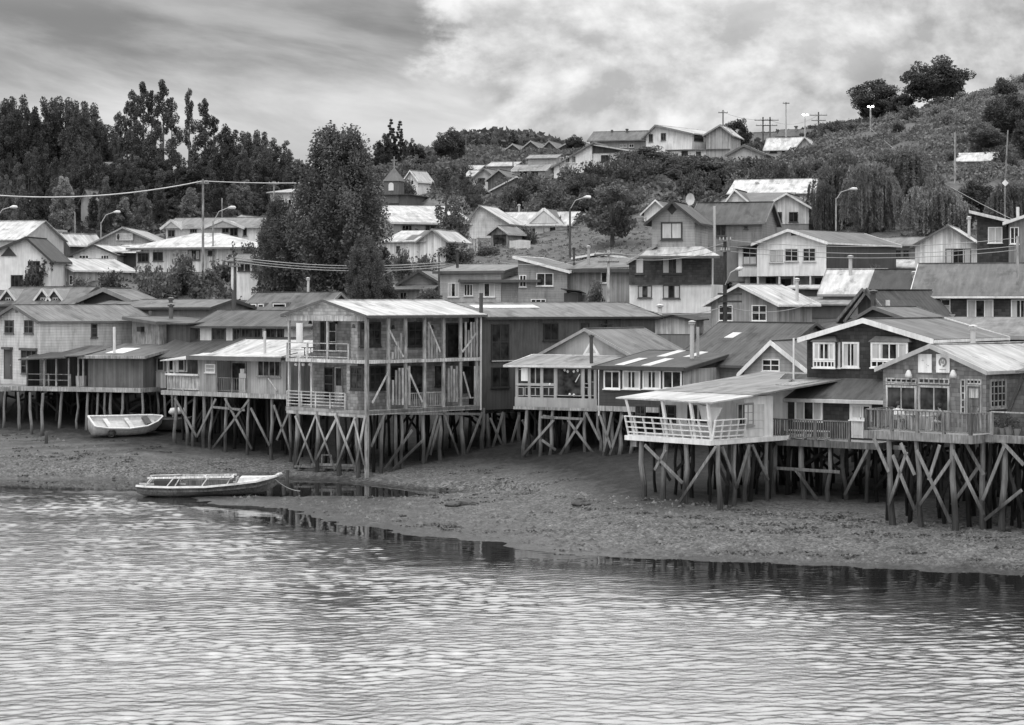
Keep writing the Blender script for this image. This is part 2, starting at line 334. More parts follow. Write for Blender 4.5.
# ------------------------------------------------------------------ buildings
class House:
    def __init__(s, name, label, A, B, base, depth=None, right=None, cat='house', group=None, baseD=None):
        pa = P(A[0], 0, A[1]); pb = P(B[0], 0, B[1]); s.A, s.B = A, B
        s.pa = Vector((pa.x, pa.y)); d = Vector((pb.x-pa.x, pb.y-pa.y)); s.W = d.length; s.U = d/s.W; s.V = Vector((-s.U.y, s.U.x))
        s.z0 = H-(base-HY)*(baseD or B[1])/F
        s.root = empty(name, (pa.x, pa.y, s.z0), math.atan2(s.U.y, s.U.x)); tag(s.root, label, cat, group)
        s.pl = {'f': (0, 0, 'u'), 'r': (s.W, 0, 'v'), 'l': (0, 0, 'l')}
        if right is not None:
            k = (right-CX)/F; q = s.pa+s.U*s.W
            depth = (k*q.y-q.x)/(s.V.x-k*s.V.y)
        s.D = depth or 6.0; s.parts = {}
    def z(s, py, D=None): return H-(py-HY)*(D or s.B[1])/F-s.z0
    def world(s, u, v): q = s.pa+s.U*u+s.V*v; return q.x, q.y
    def gz(s, u, v): x, y = s.world(u, v); return ground(x, y)-s.z0
    def plane(s, name, u, v, ax): s.pl[name] = (u, v, ax); return s
    def hit(s, face, px, py):
        u0, v0, ax = s.pl[face]; O = s.pa+s.U*u0+s.V*v0; d = s.U if ax == 'u' else s.V; k = (px-CX)/F
        t = (k*O.y-O.x)/(d.x-k*d.y); D = O.y+t*d.y
        return t, H-(py-HY)*D/F-s.z0
    def uv(s, face, t, d=0.0):
        u0, v0, ax = s.pl[face]
        return (u0+t, v0-d) if ax == 'u' else ((u0+d, v0+t) if ax == 'v' else (u0-d, v0+t))
    def fbox(s, mb, face, t0, t1, z0, z1, d0, d1):
        a = s.uv(face, t0, d0); b = s.uv(face, t1, d1)
        return mb.box(min(a[0], b[0]), max(a[0], b[0]), min(a[1], b[1]), max(a[1], b[1]), z0, z1)
    def part(s, name, mb, m, parent=None, smooth=False):
        return mb.build(name, m, parent or s.root, smooth)
    # -------- volumes
    def vol(s, rect=None, z0=0.0, z1=2.6, roof='gv', peak=None, wm=None, rv=.4, oh=.35, trim=None, t=.1, am=None, z1r=None, rk=None, tw=.2, ohe=None, wall=True, roofname='roof'):
        u0, u1, v0, v1 = rect or (0, s.W, 0, s.D); wm = wm or mat('h', .5); ohe = oh if ohe is None else ohe
        w = MB(); rf = MB(); tr = MB(); zr = z1 if z1r is None else z1r
        if roof in ('gv', 'gu'):
            sw = roof == 'gu'
            a0, a1, b0, b1 = (v0, v1, u0, u1) if sw else (u0, u1, v0, v1)
            c = (lambda a, b, z: (b, a, z)) if sw else (lambda a, b, z: (a, b, z))
            am_ = (a0+a1)/2 if am is None else am
            pk = z1+1 if peak is None else peak
            pts = [(a0, z0), (a1, z0), (a1, zr), (am_, pk), (a0, z1)]
            w.poly([c(a, b0, z) for a, z in pts]+[c(a, b1, z) for a, z in pts], [(0, 1, 2, 3, 4), (9, 8, 7, 6, 5), (0, 4, 9, 5), (1, 6, 7, 2)])
            for sgn, ae, ze in ((-1, a0, z1), (1, a1, zr)):
                sl = (pk-ze)/abs(am_-ae); ao = ae+sgn*ohe; zo = ze-sl*ohe
                rf.slab([c(am_, b0-oh, pk), c(ao, b0-oh, zo), c(ao, b1+oh, zo), c(am_, b1+oh, pk)], t)
                if trim is not None:
                    for bb, e in ((b0-oh, -1), (b1+oh, 1)):
                        y0, y1 = sorted((bb+e*.005, bb+e*.05))
                        q = [(am_, pk-tw*.6), (ao, zo-tw*.6), (ao, zo+t+.03), (am_, pk+t+.03)]
                        tr.hexa([c(a, y0, z) for a, z in q], [c(a, y1, z) for a, z in q])
                    a_, b_ = sorted((ao+sgn*.005, ao+sgn*.05))
                    q0 = c(a_, b0-oh, 0); q1 = c(b_, b1+oh, 0)
                    tr.box(min(q0[0], q1[0]), max(q0[0], q1[0]), min(q0[1], q1[1]), max(q0[1], q1[1]), zo-.06, zo+t*.8)
            cap = [c(am_, b0-oh-.02, pk+t+.01), c(am_, b1+oh+.02, pk+t+.01)]
            rf.bar(cap[0], cap[1], .22, .05)
            kind = 'ry' if not sw else 'rx'
        elif roof in ('sv', 'su', 'flat'):
            pk = z1 if peak is None else peak
            def zt(u, v):
                return z1+(pk-z1)*((v-v0)/(v1-v0) if roof == 'sv' else (u-u0)/(u1-u0)) if roof != 'flat' else z1
            B4 = [(u0, v0), (u1, v0), (u1, v1), (u0, v1)]
            w.poly([(a, b, z0) for a, b in B4]+[(a, b, zt(a, b)) for a, b in B4], [(0, 1, 5, 4), (1, 2, 6, 5), (2, 3, 7, 6), (3, 0, 4, 7)])
            E = [(u0-ohe, v0-oh), (u1+ohe, v0-oh), (u1+ohe, v1+oh), (u0-ohe, v1+oh)]
            rf.slab([(a, b, zt(a, b)) for a, b in E], t)
            if trim is not None:
                for i in range(4):
                    a, b = E[i], E[(i+1) % 4]; o = ((0, -1), (1, 0), (0, 1), (-1, 0))[i]
                    n0, n1 = .005, .05
                    za, zb = zt(*a), zt(*b)
                    lo = [(a[0]+o[0]*n0, a[1]+o[1]*n0, za-tw*.5), (b[0]+o[0]*n0, b[1]+o[1]*n0, zb-tw*.5), (b[0]+o[0]*n1, b[1]+o[1]*n1, zb-tw*.5), (a[0]+o[0]*n1, a[1]+o[1]*n1, za-tw*.5)]
                    tr.slab(lo, tw*.5+t+.02)
            kind = 'ry' if roof == 'su' else 'rx'
        elif roof == 'hip':
            pk = peak; e = oh
            w.box(u0, u1, v0, v1, z0, z1)
            ins = min((v1-v0)/2, (u1-u0)/2)*.9; vm = (v0+v1)/2
            x0, x1, y0, y1 = u0-e, u1+e, v0-e, v1+e
            rf.poly([(x0, y0, z1), (x1, y0, z1), (x1, y1, z1), (x0, y1, z1), (x0, y0, z1+t), (x1, y0, z1+t), (x1, y1, z1+t), (x0, y1, z1+t), (u0+ins, vm, pk), (u1-ins, vm, pk)],
                    [(3, 2, 1, 0), (0, 1, 5, 4), (1, 2, 6, 5), (2, 3, 7, 6), (3, 0, 4, 7), (4, 5, 9, 8), (6, 7, 8, 9), (5, 6, 9), (7, 4, 8)])
            if trim is not None:
                for q in ((x0-.05, x0-.005, y0, y1), (x1+.005, x1+.05, y0, y1), (x0, x1, y0-.05, y0-.005)): tr.box(*q, z1-.08, z1+t*.9)
            kind = 'rx'
        if wall: s.part('wall', w, wm)
        r = s.part(roofname, rf, mat(rk or kind, rv)); s.last = r
        if trim is not None: s.part('roof_trim', tr, trim, r)
        return r
    # -------- openings
    def win(s, face, rect, fr=None, nx=2, ny=1, cur=0, pxs=True, sill=True, bw=.07, name='window', off=0.0, dark=None, prot=.06):
        if pxs:
            t0, z1 = s.hit(face, rect[0], rect[1]); t1, _ = s.hit(face, rect[2], rect[3])
            _, z1 = s.hit(face, (rect[0]+rect[2])/2, rect[1]); _, z0 = s.hit(face, (rect[0]+rect[2])/2, rect[3])
            if t0 > t1: t0, t1 = t1, t0
        else: t0, t1, z0, z1 = rect
        fr = fr or WHITE; m = MB(); o = off; p = o+prot
        s.fbox(m, face, t0, t0+bw, z0, z1, o, p); s.fbox(m, face, t1-bw, t1, z0, z1, o, p)
        s.fbox(m, face, t0+bw, t1-bw, z1-bw, z1, o, p); s.fbox(m, face, t0+bw, t1-bw, z0, z0+bw, o, p)
        w = t1-t0; h = z1-z0
        for i in range(1, nx):
            c = t0+w*i/nx; s.fbox(m, face, c-.03, c+.03, z0+bw, z1-bw, o, p-.012)
        for j in range(1, ny):
            c = z0+h*j/ny; s.fbox(m, face, t0+bw, t1-bw, c-.025, c+.025, o, p-.018)
        f = s.part(name, m, fr)
        g = MB(); s.fbox(g, face, t0+bw*.5, t1-bw*.5, z0+bw*.5, z1-bw*.5, o+.002, o+.02); s.part('pane', g, dark or glass(), f)
        if cur:
            q = MB(); iw = w-2*bw
            if cur == 1:      # a drape gathered at each side
                for sd in (0, 1):
                    base = t0+bw if sd == 0 else t1-bw-iw*.3; q1 = MB()
                    for k in range(4):
                        a = base+iw*.3*k/4; s.fbox(q1, face, a, a+iw*.3/4*.97, z0+bw, z1-bw, o+.021, o+.028+.008*(k % 2))
                    s.part('curtain', q1, mat('p', .5), f)
            elif cur == 2:    # net curtain over all of the pane
                n = max(3, int(iw/.16))
                for k in range(n):
                    a = t0+bw+iw*k/n; s.fbox(q, face, a, a+iw/n*.985, z0+bw+h*.02, z1-bw, o+.021, o+.026+.008*(k % 2))
            elif cur == 3:    # half height
                n = max(3, int(iw/.16))
                for k in range(n):
                    a = t0+bw+iw*k/n; s.fbox(q, face, a, a+iw/n*.985, z0+bw, z0+h*.45, o+.021, o+.026+.008*(k % 2))
            if cur != 1: s.part('curtain', q, mat('p', .5), f)
        if sill:
            q = MB(); s.fbox(q, face, t0-.05, t1+.05, z0-.06, z0-.002, o, p+.05); s.part('sill', q, fr, f)
        return f
    def door(s, face, rect, m=None, fr=None, off=0.0):
        t0, _ = s.hit(face, rect[0], rect[1]); t1, _ = s.hit(face, rect[2], rect[3]); c = (rect[0]+rect[2])/2
        _, z1 = s.hit(face, c, rect[1]); _, z0 = s.hit(face, c, rect[3])
        d = MB(); s.fbox(d, face, t0+.06, t1-.06, z0, z1-.06, off, off+.03)
        w = t1-t0
        for a, b in ((.08, .46), (.54, .92)): s.fbox(d, face, t0+w*.2, t1-w*.2, z0+(z1-z0)*a, z0+(z1-z0)*b, off+.03, off+.045)
        o = s.part('door', d, m or mat('p', .2))
        q = MB(); s.fbox(q, face, t0, t0+.06, z0, z1, off, off+.07); s.fbox(q, face, t1-.06, t1, z0, z1, off, off+.07); s.fbox(q, face, t0+.06, t1-.06, z1-.06, z1, off, off+.07)
        s.part('door_frame', q, fr or WHITE, o)
        q = MB(); s.fbox(q, face, t1-.18, t1-.12, z0+.95, z0+1.05, off+.03, off+.09); s.part('handle', q, mat('m', .3), o)
        return o
    def panel(s, face, rect, m, name='panel', d=.03, off=0.0, parent=None):
        t0, _ = s.hit(face, rect[0], rect[1]); t1, _ = s.hit(face, rect[2], rect[3]); c = (rect[0]+rect[2])/2
        _, z1 = s.hit(face, c, rect[1]); _, z0 = s.hit(face, c, rect[3])
        q = MB(); s.fbox(q, face, min(t0, t1), max(t0, t1), z0, z1, off, off+d); return s.part(name, q, m, parent)
    def pipe(s, px, pt, pb, v=1.0, r=.1, val=.4, cap=True, name='chimney', plane=None, hood=True):
        s.pl['_p'] = (0, v, 'u'); f = plane or '_p'
        t, z1 = s.hit(f, px, pt); _, z0 = s.hit(f, px, pb); u, vv = s.uv(f, t)
        q = MB(); q.tube([(u, vv, z0-.6), (u+random.uniform(-.03, .03), vv, z1)], r, 10)
        if hood: q.tube([(u, vv, z1-.02), (u, vv, z1+.1)], [r*1.5, r*1.7], 10); q.tube([(u, vv, z1+.14), (u, vv, z1+.22)], [r*1.9, r*.5], 10); q.tube([(u, vv, z1), (u, vv, z1+.2)], r*.5, 6)
        o = s.part(name, q, mat('m', val)); return o
    # -------- waterside carpentry
    def deck(s, rect, z=0.0, t=.22, m=None, edge=None, name='deck'):
        u0, u1, v0, v1 = rect; q = MB()
        n = max(2, int((u1-u0)/.18)) if (u1-u0) > (v1-v0) else None
        q.box(u0, u1, v0, v1, z-t, z); o = s.part(name, q, m or mat('w', .25))
        e = MB(); e.box(u0-.02, u1+.02, v0-.06, v0-.004, z-t-.06, z+.02); e.box(u1+.004, u1+.06, v0-.06, v1, z-t-.06, z+.02); e.box(u0-.06, u0-.004, v0-.06, v1, z-t-.06, z+.02)
        s.part('deck_edge', e, edge or mat('w', .36), o); return o
    def rail(s, pts, z=0.0, h=1.0, m=None, post=1.5, bal=.16, rails=(1.0, .12), bw=.05, pw=.1, lean=0.0, name='railing'):
        q = MB()
        for (u0, v0), (u1, v1) in zip(pts[:-1], pts[1:]):
            L = math.hypot(u1-u0, v1-v0); n = max(1, round(L/post))
            du, dv = (u1-u0)/L, (v1-v0)/L; ou, ov = dv*lean, -du*lean
            for i in range(n+1):
                a = (u0+(u1-u0)*i/n, v0+(v1-v0)*i/n)
                q.bar((a[0], a[1], z), (a[0]+ou, a[1]+ov, z+h), pw)
            for rr in rails:
                q.bar((u0+ou*rr, v0+ov*rr, z+h*rr), (u1+ou*rr, v1+ov*rr, z+h*rr), bw*1.5, bw)
            if bal:
                k = int(L/bal)
                for i in range(1, k):
                    a = (u0+(u1-u0)*i/k, v0+(v1-v0)*i/k); f = rails[-1]; g = rails[0]
                    q.bar((a[0]+ou*f, a[1]+ov*f, z+h*f), (a[0]+ou*g+random.uniform(-.015, .015), a[1]+ov*g, z+h*g), bw, bw*.6)
        return s.part(name, q, m or mat('w', .33))
    def stilt(s, u, v, z=0.0, r=.13, lean=.27, val=.33):
        r *= .8
        b = s.gz(u, v)-.35; mu = u+random.uniform(-.06, .06); q = MB()
        bu, bv = u+random.uniform(-lean, lean), v+random.uniform(-lean, lean)*.6
        j = lambda: random.uniform(-.1, .1)
        q.tube([(bu, bv, b), (bu*.7+u*.3+j(), bv*.7+v*.3, b*.7+z*.3), (bu*.35+u*.65+j(), bv*.4+v*.6, b*.38+z*.62), (u, v, z)], [r*1.2, r*random.uniform(.95, 1.1), r*random.uniform(.85, 1.05), r*.85], 8)
        s.part('stilt', q, mat('stilt', val*.74))
    def stilts(s, pxs, v, z=-.25, r=.13, face='f', back=(), bstep=1.3, val=.33):
        u0, v0, ax = s.pl[face]
        ts = []
        for p in pxs:
            s.pl['_s'] = (u0, v0, ax)
            if ax == 'u': s.pl['_s'] = (0, v, 'u')
            t, _ = s.hit('_s', p, 450); u, vv = s.uv('_s', t); ts.append((u, vv))
            s.stilt(u, vv, z, r*random.uniform(.85, 1.2), val=val)
        return ts
    def under(s, rect, z=-.25, du=1.4, dv=2.2, r=.11, braces=.5, val=.05):  # rear stilts and braces: same wood, under-floor shade put into a near-black colour
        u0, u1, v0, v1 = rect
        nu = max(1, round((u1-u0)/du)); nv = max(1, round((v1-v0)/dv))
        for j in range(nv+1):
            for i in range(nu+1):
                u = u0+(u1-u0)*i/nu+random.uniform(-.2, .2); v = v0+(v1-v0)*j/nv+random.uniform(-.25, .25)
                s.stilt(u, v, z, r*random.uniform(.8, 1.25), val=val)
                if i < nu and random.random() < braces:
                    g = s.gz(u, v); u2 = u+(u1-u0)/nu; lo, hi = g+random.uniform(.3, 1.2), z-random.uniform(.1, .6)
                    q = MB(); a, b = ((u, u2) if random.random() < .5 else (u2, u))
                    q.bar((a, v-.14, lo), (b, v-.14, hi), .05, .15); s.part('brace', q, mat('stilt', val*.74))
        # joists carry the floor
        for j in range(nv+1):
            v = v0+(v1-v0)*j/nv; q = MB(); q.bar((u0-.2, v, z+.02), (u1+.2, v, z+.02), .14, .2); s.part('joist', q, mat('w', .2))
    def brace(s, a, b, v=-.2, w=.15, val=.33, face=None):
        s.pl['_b'] = (0, v, 'u'); f = face or '_b'
        t0, z0 = s.hit(f, *a); t1, z1 = s.hit(f, *b); p0 = s.uv(f, t0, .02); p1 = s.uv(f, t1, .02)
        q = MB(); q.bar((p0[0], p0[1], z0), (p1[0], p1[1], z1), .06, w); s.part('brace', q, mat('stilt', val*.74))
    def foot(s, rect=None, z0=-3.0, m=None):   # masonry plinth down into the slope
        u0, u1, v0, v1 = rect or (0, s.W, 0, s.D); q = MB(); q.box(u0+.05, u1-.05, v0+.05, v1-.05, z0, .002); s.part('foundation', q, m or mat('p', .22))

# ------------------------------------------------------------------ sky, sun, camera
w = bpy.data.worlds.new('World'); S.world = w; w.use_nodes = True
def build_world():
    n = NT.__new__(NT); n.t = w.node_tree; n.n = n.t.nodes; n.m = w
    bg = n.n['Background']; sky = n.new('ShaderNodeTexSky', sky_type='NISHITA'); sky.sun_disc = False
    sky.sun_elevation = R(62); sky.sun_rotation = R(215); sky.air_density = 1.5; sky.dust_density = 3
    bw = n.new('ShaderNodeRGBToBW'); n.link(sky.outputs[0], bw.inputs[0])
    tc = n.new('ShaderNodeTexCoord'); s = n.new('ShaderNodeSeparateXYZ'); n.link(tc.outputs['Generated'], s.inputs[0]); X, Y, Z = s.outputs
    az = n.math('ARCTAN2', X, Y); el = n.math('ARCSINE', n.math('MINIMUM', Z, .9999))
    # stratus: long dim streaks low in the north-west
    v1 = n.comb(n.math('MULTIPLY', az, 8.5), n.math('ADD', n.math('MULTIPLY', el, 32.0), n.math('MULTIPLY', az, 5.0)), 1.7)
    n1 = n.noise(v1, 1.0, 7, .56, .25)
    strat = n.rng(n1, .33, .68, 2.1, 4.4, True)
    gap = n.math('SUBTRACT', el, n.math('ADD', .083, n.math('MULTIPLY', n.math('SUBTRACT', n1, .5), .05)))
    band = n.math('EXPONENT', n.math('MULTIPLY', n.math('MULTIPLY', gap, gap), -1600.0))
    strat = n.math('ADD', strat, n.math('MULTIPLY', band, 3.3))
    # cumulus: bright billows further east
    v2 = n.comb(n.math('MULTIPLY', az, 17.0), n.math('MULTIPLY', el, 24.0), 4.2)
    n2 = n.noise(v2, 1.0, 9, .6, .0)
    n3 = n.noise(v2, .45, 3, .5, .2)
    def dens(vv):
        a = n.noise(vv, .6, 8, .56, .25); b = n.noise(vv, 1.9, 6, .6, .1)
        return n.math('ADD', n.math('MULTIPLY', a, .75), n.math('MULTIPLY', b, .25))
    sh = n.new('ShaderNodeVectorMath', operation='ADD'); n.link(v2, sh.inputs[0]); sh.inputs[1].default_value = (-.16, .26, .1)
    d0 = dens(v2); d1 = dens(sh.outputs[0]); relief = n.math('SUBTRACT', d0, d1)
    cum = n.math('ADD', n.rng(n.math('ADD', n.math('MULTIPLY', d0, .6), n.math('MULTIPLY', n3, .4)), .38, .6, 5.5, 8.1, True), n.rng(relief, -.08, .08, -1.7, 1.8))
    edge = n.math('ADD', n.math('ADD', az, n.math('MULTIPLY', n.math('SUBTRACT', d0, .5), .2)), n.math('MULTIPLY', n.math('SUBTRACT', n1, .5), .05))
    edge = n.math('ADD', edge, n.math('MULTIPLY', n.math('SUBTRACT', el, .09), .4))
    mk = n.rng(edge, -.032, -.004, 0, 1, True)
    low = n.mix(mk, strat, cum)
    # thinner, brighter overcast above, brightest overhead
    mid = n.rng(n.noise(n.vmul(tc.outputs['Generated'], (5, 5, 9)), 1.0, 5, .55), .3, .7, 9.6, 13.5)
    low = n.mix(n.rng(el, .13, .2, 0, 1, True), low, mid)
    ov = n.rng(n.noise(tc.outputs['Generated'], 3.0, 5, .55), .3, .7, 17, 24)
    cl = n.mix(n.rng(el, .45, 1.0, 0, 1, True), low, ov)
    tot = n.mix(.88, bw.outputs[0], cl)
    below = n.rng(el, -.05, 0.0, 0, 1); tot = n.mix(below, 2.0, tot)
    n.link(n.comb(tot, tot, tot), bg.inputs['Color']); bg.inputs['Strength'].default_value = .09
build_world()
sun = bpy.data.lights.new('sun', 'SUN'); sun.energy = 1.0; sun.angle = R(25); sun.color = (1, 1, 1)
so = bpy.data.objects.new('sun', sun); COL.objects.link(so)
def sun_dir(el, az):  # az clockwise from +Y
    d = Vector((math.sin(az)*math.cos(el), math.cos(az)*math.cos(el), math.sin(el)))
    so.rotation_euler = d.to_track_quat('Z', 'Y').to_euler()
sun_dir(R(62), R(215))
cam = bpy.data.cameras.new('camera'); co = bpy.data.objects.new('camera', cam); COL.objects.link(co)
co.location = (0, 0, H); co.rotation_euler = (R(90), 0, 0)
cam.sensor_width = 36; cam.lens = 36*F/1024; cam.shift_y = -(362.5-HY)/1024; cam.clip_end = 5000; cam.clip_start = 1
S.camera = co
S.view_settings.view_transform = 'Standard'; S.view_settings.look = 'None'; S.view_settings.exposure = .3; S.view_settings.gamma = 1
# ------------------------------------------------------------------ the stilt houses along the water
DK = mat('p', .05); TR = WHITE; GREYF = mat('p', .34)
GRP = 'timber stilt houses along the shore'
def X_between(h, ts, v, ztop=-.4, prob=.9, val=.33, single=.3):
    for (u0, _), (u1, _) in zip(ts[:-1], ts[1:]):
        if abs(u1-u0) > 3.6 or random.random() > prob: continue
        g = (h.gz(u0, v)+h.gz(u1, v))/2
        ks = [0, 1] if random.random() > single else [random.choice((0, 1))]
        for k in ks:
            a, b = (u0, u1) if k == 0 else (u1, u0)
            q = MB(); q.bar((a, v-.16-.07*k, g+random.uniform(.2, 1.0)), (b, v-.16-.07*k, ztop-random.uniform(0, .4)), .05, random.uniform(.11, .17)); h.part('brace', q, mat('stilt', val))

# W1 pale two-storey house at the far end of the shore
h = House('stilt_house', 'pale two-storey boarded house with long grey roof beside the dark plank shed', (-6, 153.5), (40, 149), 386, right=150, group=GRP)
h.vol(z0=0, z1=h.z(321), roof='gv', peak=h.z(306, 151), wm=mat('h', .62), rv=.27, trim=mat('p', .14), oh=.3)
h.vol(rect=(-.0, h.W, -.004, .0), z0=.0, z1=.02, roof='flat', wall=False, rv=.2, oh=0, t=.01) if False else None
for r in ((5, 320, 14, 333.5), (24.6, 320, 33.6, 333.5)): h.win('f', r, fr=mat('p', .12), nx=2, ny=2, cur=0)
h.door('f', (4.5, 349, 12.5, 379), m=mat('p', .1), fr=mat('p', .1)); h.win('f', (21.5, 350, 37, 374), fr=mat('p', .12), nx=3, ny=3)
h.panel('f', (4, 347, 13, 349.5), mat('p', .1), 'door_hood', .25); h.panel('f', (21, 348, 37.6, 350.5), mat('p', .1), 'window_hood', .2)
h.win('r', (91, 324, 97, 337.5), fr=mat('p', .1), nx=1, ny=3)
q = MB(); q.box(h.W/2-.15, h.W/2+.15, -.03, -.004, h.z(313), h.z(310)); h.part('gable_vent', q, mat('p', .2))
h.deck((-9, h.W+.2, -3.2, 0), z=0)
h.rail([(-9, -3.1), (1.4, -3.1)], h=.95, bal=.3, m=mat('w', .25))
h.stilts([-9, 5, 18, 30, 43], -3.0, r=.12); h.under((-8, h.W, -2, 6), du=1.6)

# W3 dark plank shed on its own deck
h = House('plank_shed', 'low dark plank shed with open lean-to porch and tall white stovepipe on a stilt deck', (88, 146), (143, 144.5), 388, depth=5, cat='shed')
h.vol(z0=0, z1=h.z(357), roof='sv', peak=h.z(348), wm=mat('v', .13), rv=.2, oh=.45, trim=mat('w', .3), tw=.12)
L = h.hit('f', 27, 370)[0]; L2 = h.hit('f', 70, 370)[0]
h.vol(rect=(L, -.02, 1.9, 5), z0=0, z1=2.0, roof='sv', peak=2.7, wm=mat('v', .06), rv=.2, oh=.0)
q = MB(); q.slab([(L-.4, -.5, 1.85), (L2, -.5, 2.0), (L2, 2.2, 2.3), (L-.4, 2.2, 2.2)], .08); h.part('porch_roof', q, mat('rx', .12))
q = MB(); q.slab([(L2-.1, -.6, 2.08), (.0, -.6, 2.12), (.0, 2.4, 2.5), (L2-.1, 2.4, 2.45)], .08); h.part('porch_roof', q, mat('rx', .2))
for px in (27, 44, 56, 68.5, 78, 83): t = h.hit('f', px, 370)[0]; q = MB(); q.bar((t, 0.05, 0), (t, 0.05, 2.05), .1); h.part('post', q, mat('w', .34))
q = MB(); q.box(L, L+.08, 0, 2, 0, 1.9); h.part('side_wall', q, mat('v', .07))
h.rail([(L, .05), (L2, .05)], h=.9, bal=0, rails=(.95, .5), m=mat('w', .22))
q = MB(); q.slab([(1.0, 1.2, h.z(353.5)), (2.6, 1.2, h.z(353.5)), (3.0, 3.2, h.z(350)), (1.5, 3.2, h.z(350))], .03); 
q = MB(); sl = (h.z(348)-h.z(357))/5; zz_ = lambda v: h.z(357)+sl*v+.112
q.slab([(.9, .8, zz_(.8)), (2.3, .8, zz_(.8)), (2.3, 3.2, zz_(3.2)), (.9, 3.2, zz_(3.2))], .03); h.part('skylight', q, mat('p', .7))
h.pipe(114.5, 327, 354, v=.8, r=.1, val=.6, hood=False)
q = MB(); q.tube([(-.9, .6, 0), (-.9, .6, .75)], [.36, .4], 12); h.part('barrel', q, mat('p', .5))
h.deck((L-3.2, h.W+.3, -.9, 5), z=0)
h.stilts([62, 77, 88, 98, 105, 111, 123, 142], -.7, r=.12); h.under((L-2.5, h.W, 1, 5), du=1.5)

# W2 weathered board shack above it
h = House('board_shack', 'tall weathered board shack with grey lean-to roof behind the dark plank shed', (132, 153), (159, 150), 388, depth=4.5, cat='shed')
h.vol(z0=0, z1=h.z(319), roof='su', peak=h.z(323), wm=mat('w', .33), rv=.2, oh=.5, trim=mat('p', .12))
h.vol(rect=(h.W+.02, h.W+3.2, .6, 4.5), z0=0, z1=h.z(324), roof='sv', peak=h.z(321), wm=mat('v', .08), rv=.17, oh=.3)
q = MB(); q.box(1.2, 1.8, -.3, 0, h.z(332), h.z(327)); h.part('lamp_box', q, mat('p', .04))
h.panel('f', (145, 374, 153, 389.5), mat('v', .5), 'patch_board', .05)
h.pipe(150.5, 311, 317, v=2, r=.12, val=.1, hood=False); h.pipe(171, 306, 317, v=2.5, r=.16, val=.1)
h.under((-.2, h.W+3, .3, 4), du=1.3)

# W4 long building with a band of upper windows
h = House('stilt_house', 'long house with white panels between a band of upper windows and dark metal roofs', (178.5, 146.5), (292, 141.5), 391, depth=8, group=GRP)
zt = h.z(326, 144); h.vol(rect=(0, h.W, 2.0, 8), z0=0, z1=zt, roof='gu', peak=zt+.95, wm=mat('p', .62), rv=.16, oh=.4, trim=mat('p', .08))
h.plane('up', 0, 2.0, 'u')
for a, b in ((186, 200), (212, 226), (233, 241), (241.5, 253.5), (254, 262), (266, 276), (277, 284)): h.win('up', (a, 328, b, 340.5), fr=mat('p', .07), nx=3 if b-a > 10 else 2, bw=.1)
h.vol(rect=(-1.7, 3.9, -1.0, 1.98), z0=.0, z1=h.z(356, 146), roof='sv', peak=h.z(342, 146), wm=mat('p', .12), rv=.13, oh=.45, roofname='porch_roof')
h.plane('lo', 0, -1.0, 'u')
for a, b in ((157, 164.5), (167, 174), (176.5, 185), (187, 192)): h.win('lo', (a, 357, b, 371), fr=mat('p', .4), nx=1, bw=.08)
h.panel('lo', (154.5, 372, 166, 388), mat('v', .6), 'panel', .05)
h.pipe(234, 290, 320, v=5, r=.17, val=.06, hood=False)
h.vol(rect=(4.2, h.W, -.2, 1.98), z0=0, z1=h.z(352, 144), roof='sv', peak=h.z(338.5, 144), wm=mat('p', .1), rv=.12, oh=.3, roofname='lean_to_roof')
h.stilts([157, 164, 172], -.9); h.under((-1.6, h.W-.5, -.6, 7), du=1.7)

# W5 small shack with bright metal roof
h = House('stilt_house', 'small silvery board house under a bright tin roof with glazed porch and crossed props', (167.5, 140.5), (286, 134.2), 394.5, depth=4.5, group=GRP)
WB = mat('v', .32)
ze = h.z(360, 135); u1 = h.hit('f', 217, 375)[0]; u0 = h.hit('f', 199, 375)[0]; u2 = h.hit('f', 247, 375)[0]
q = MB(); D_ = 5.4
h.vol(rect=(u0, h.W, 1.2, 4.5), z0=0, z1=ze+.1, roof='sv', peak=ze+1.0, wm=WB, rv=.6, oh=.3, trim=mat('p', .6), wall=False)
q.box(u0, u1, 0, .08, 0, ze); q.box(u2, h.W, 0, .08, 0, ze); q.box(u0-.06, u0, 0, 4.4, 0, ze); q.box(u1, u2, 1.3, 1.38, 0, ze+.2); q.box(h.W-.08, h.W, .081, 4.4, 0, ze+.2); q.box(u1-.08, u1, .081, 1.3, 0, ze); q.box(u2, u2+.08, .081, 1.3, 0, ze); h.part('wall', q, WB)
rf = MB(); rf.slab([(u0-.6, -.45, ze+.0), (h.W+.1, -.55, ze+.18), (h.W+.1, 1.0, ze+.42), (u0-.6, 1.0, ze+.22)], .08); h.part('porch_roof', rf, mat('rx', .66))
q = MB(); q.box(u0-.6, h.W+.1, -.61, -.565, ze-.08, ze+.2); h.part('fascia', q, mat('p', .13))
q = MB(); q.slab([(u1+1.4, 4.9, ze+.9), (h.W+.4, 4.9, ze+1.0), (h.W+.4, 8.5, ze+2.1), (u1+3.4, 8.5, ze+2.1)], .1); h.part('rear_roof', q, mat('rx', .11))
h.win('f', (205.5, 364, 215.5, 372.5), nx=1, ny=2, fr=mat('p', .7), dark=mat('p', .4))
h.plane('in', 0, 1.3, 'u')
h.win('in', (219, 362, 231, 391), nx=1, fr=mat('w', .3), sill=False); h.win('in', (232, 362, 246.5, 391), nx=1, fr=mat('w', .3), sill=False)
h.win('f', (258, 359, 281, 376.5), nx=4, fr=mat('w', .26), cur=0)
h.rail([(u1, .05), (u2, .05)], h=.95, bal=.18, m=mat('w', .25), bw=.03)
q = MB(); q.box(u2-1.0, u2-.4, .3, .5, 0, 1.25); q.box(u2-.9, u2-.55, .3, .5, 1.25, 1.55); h.part('cupboard', q, mat('p', .6))
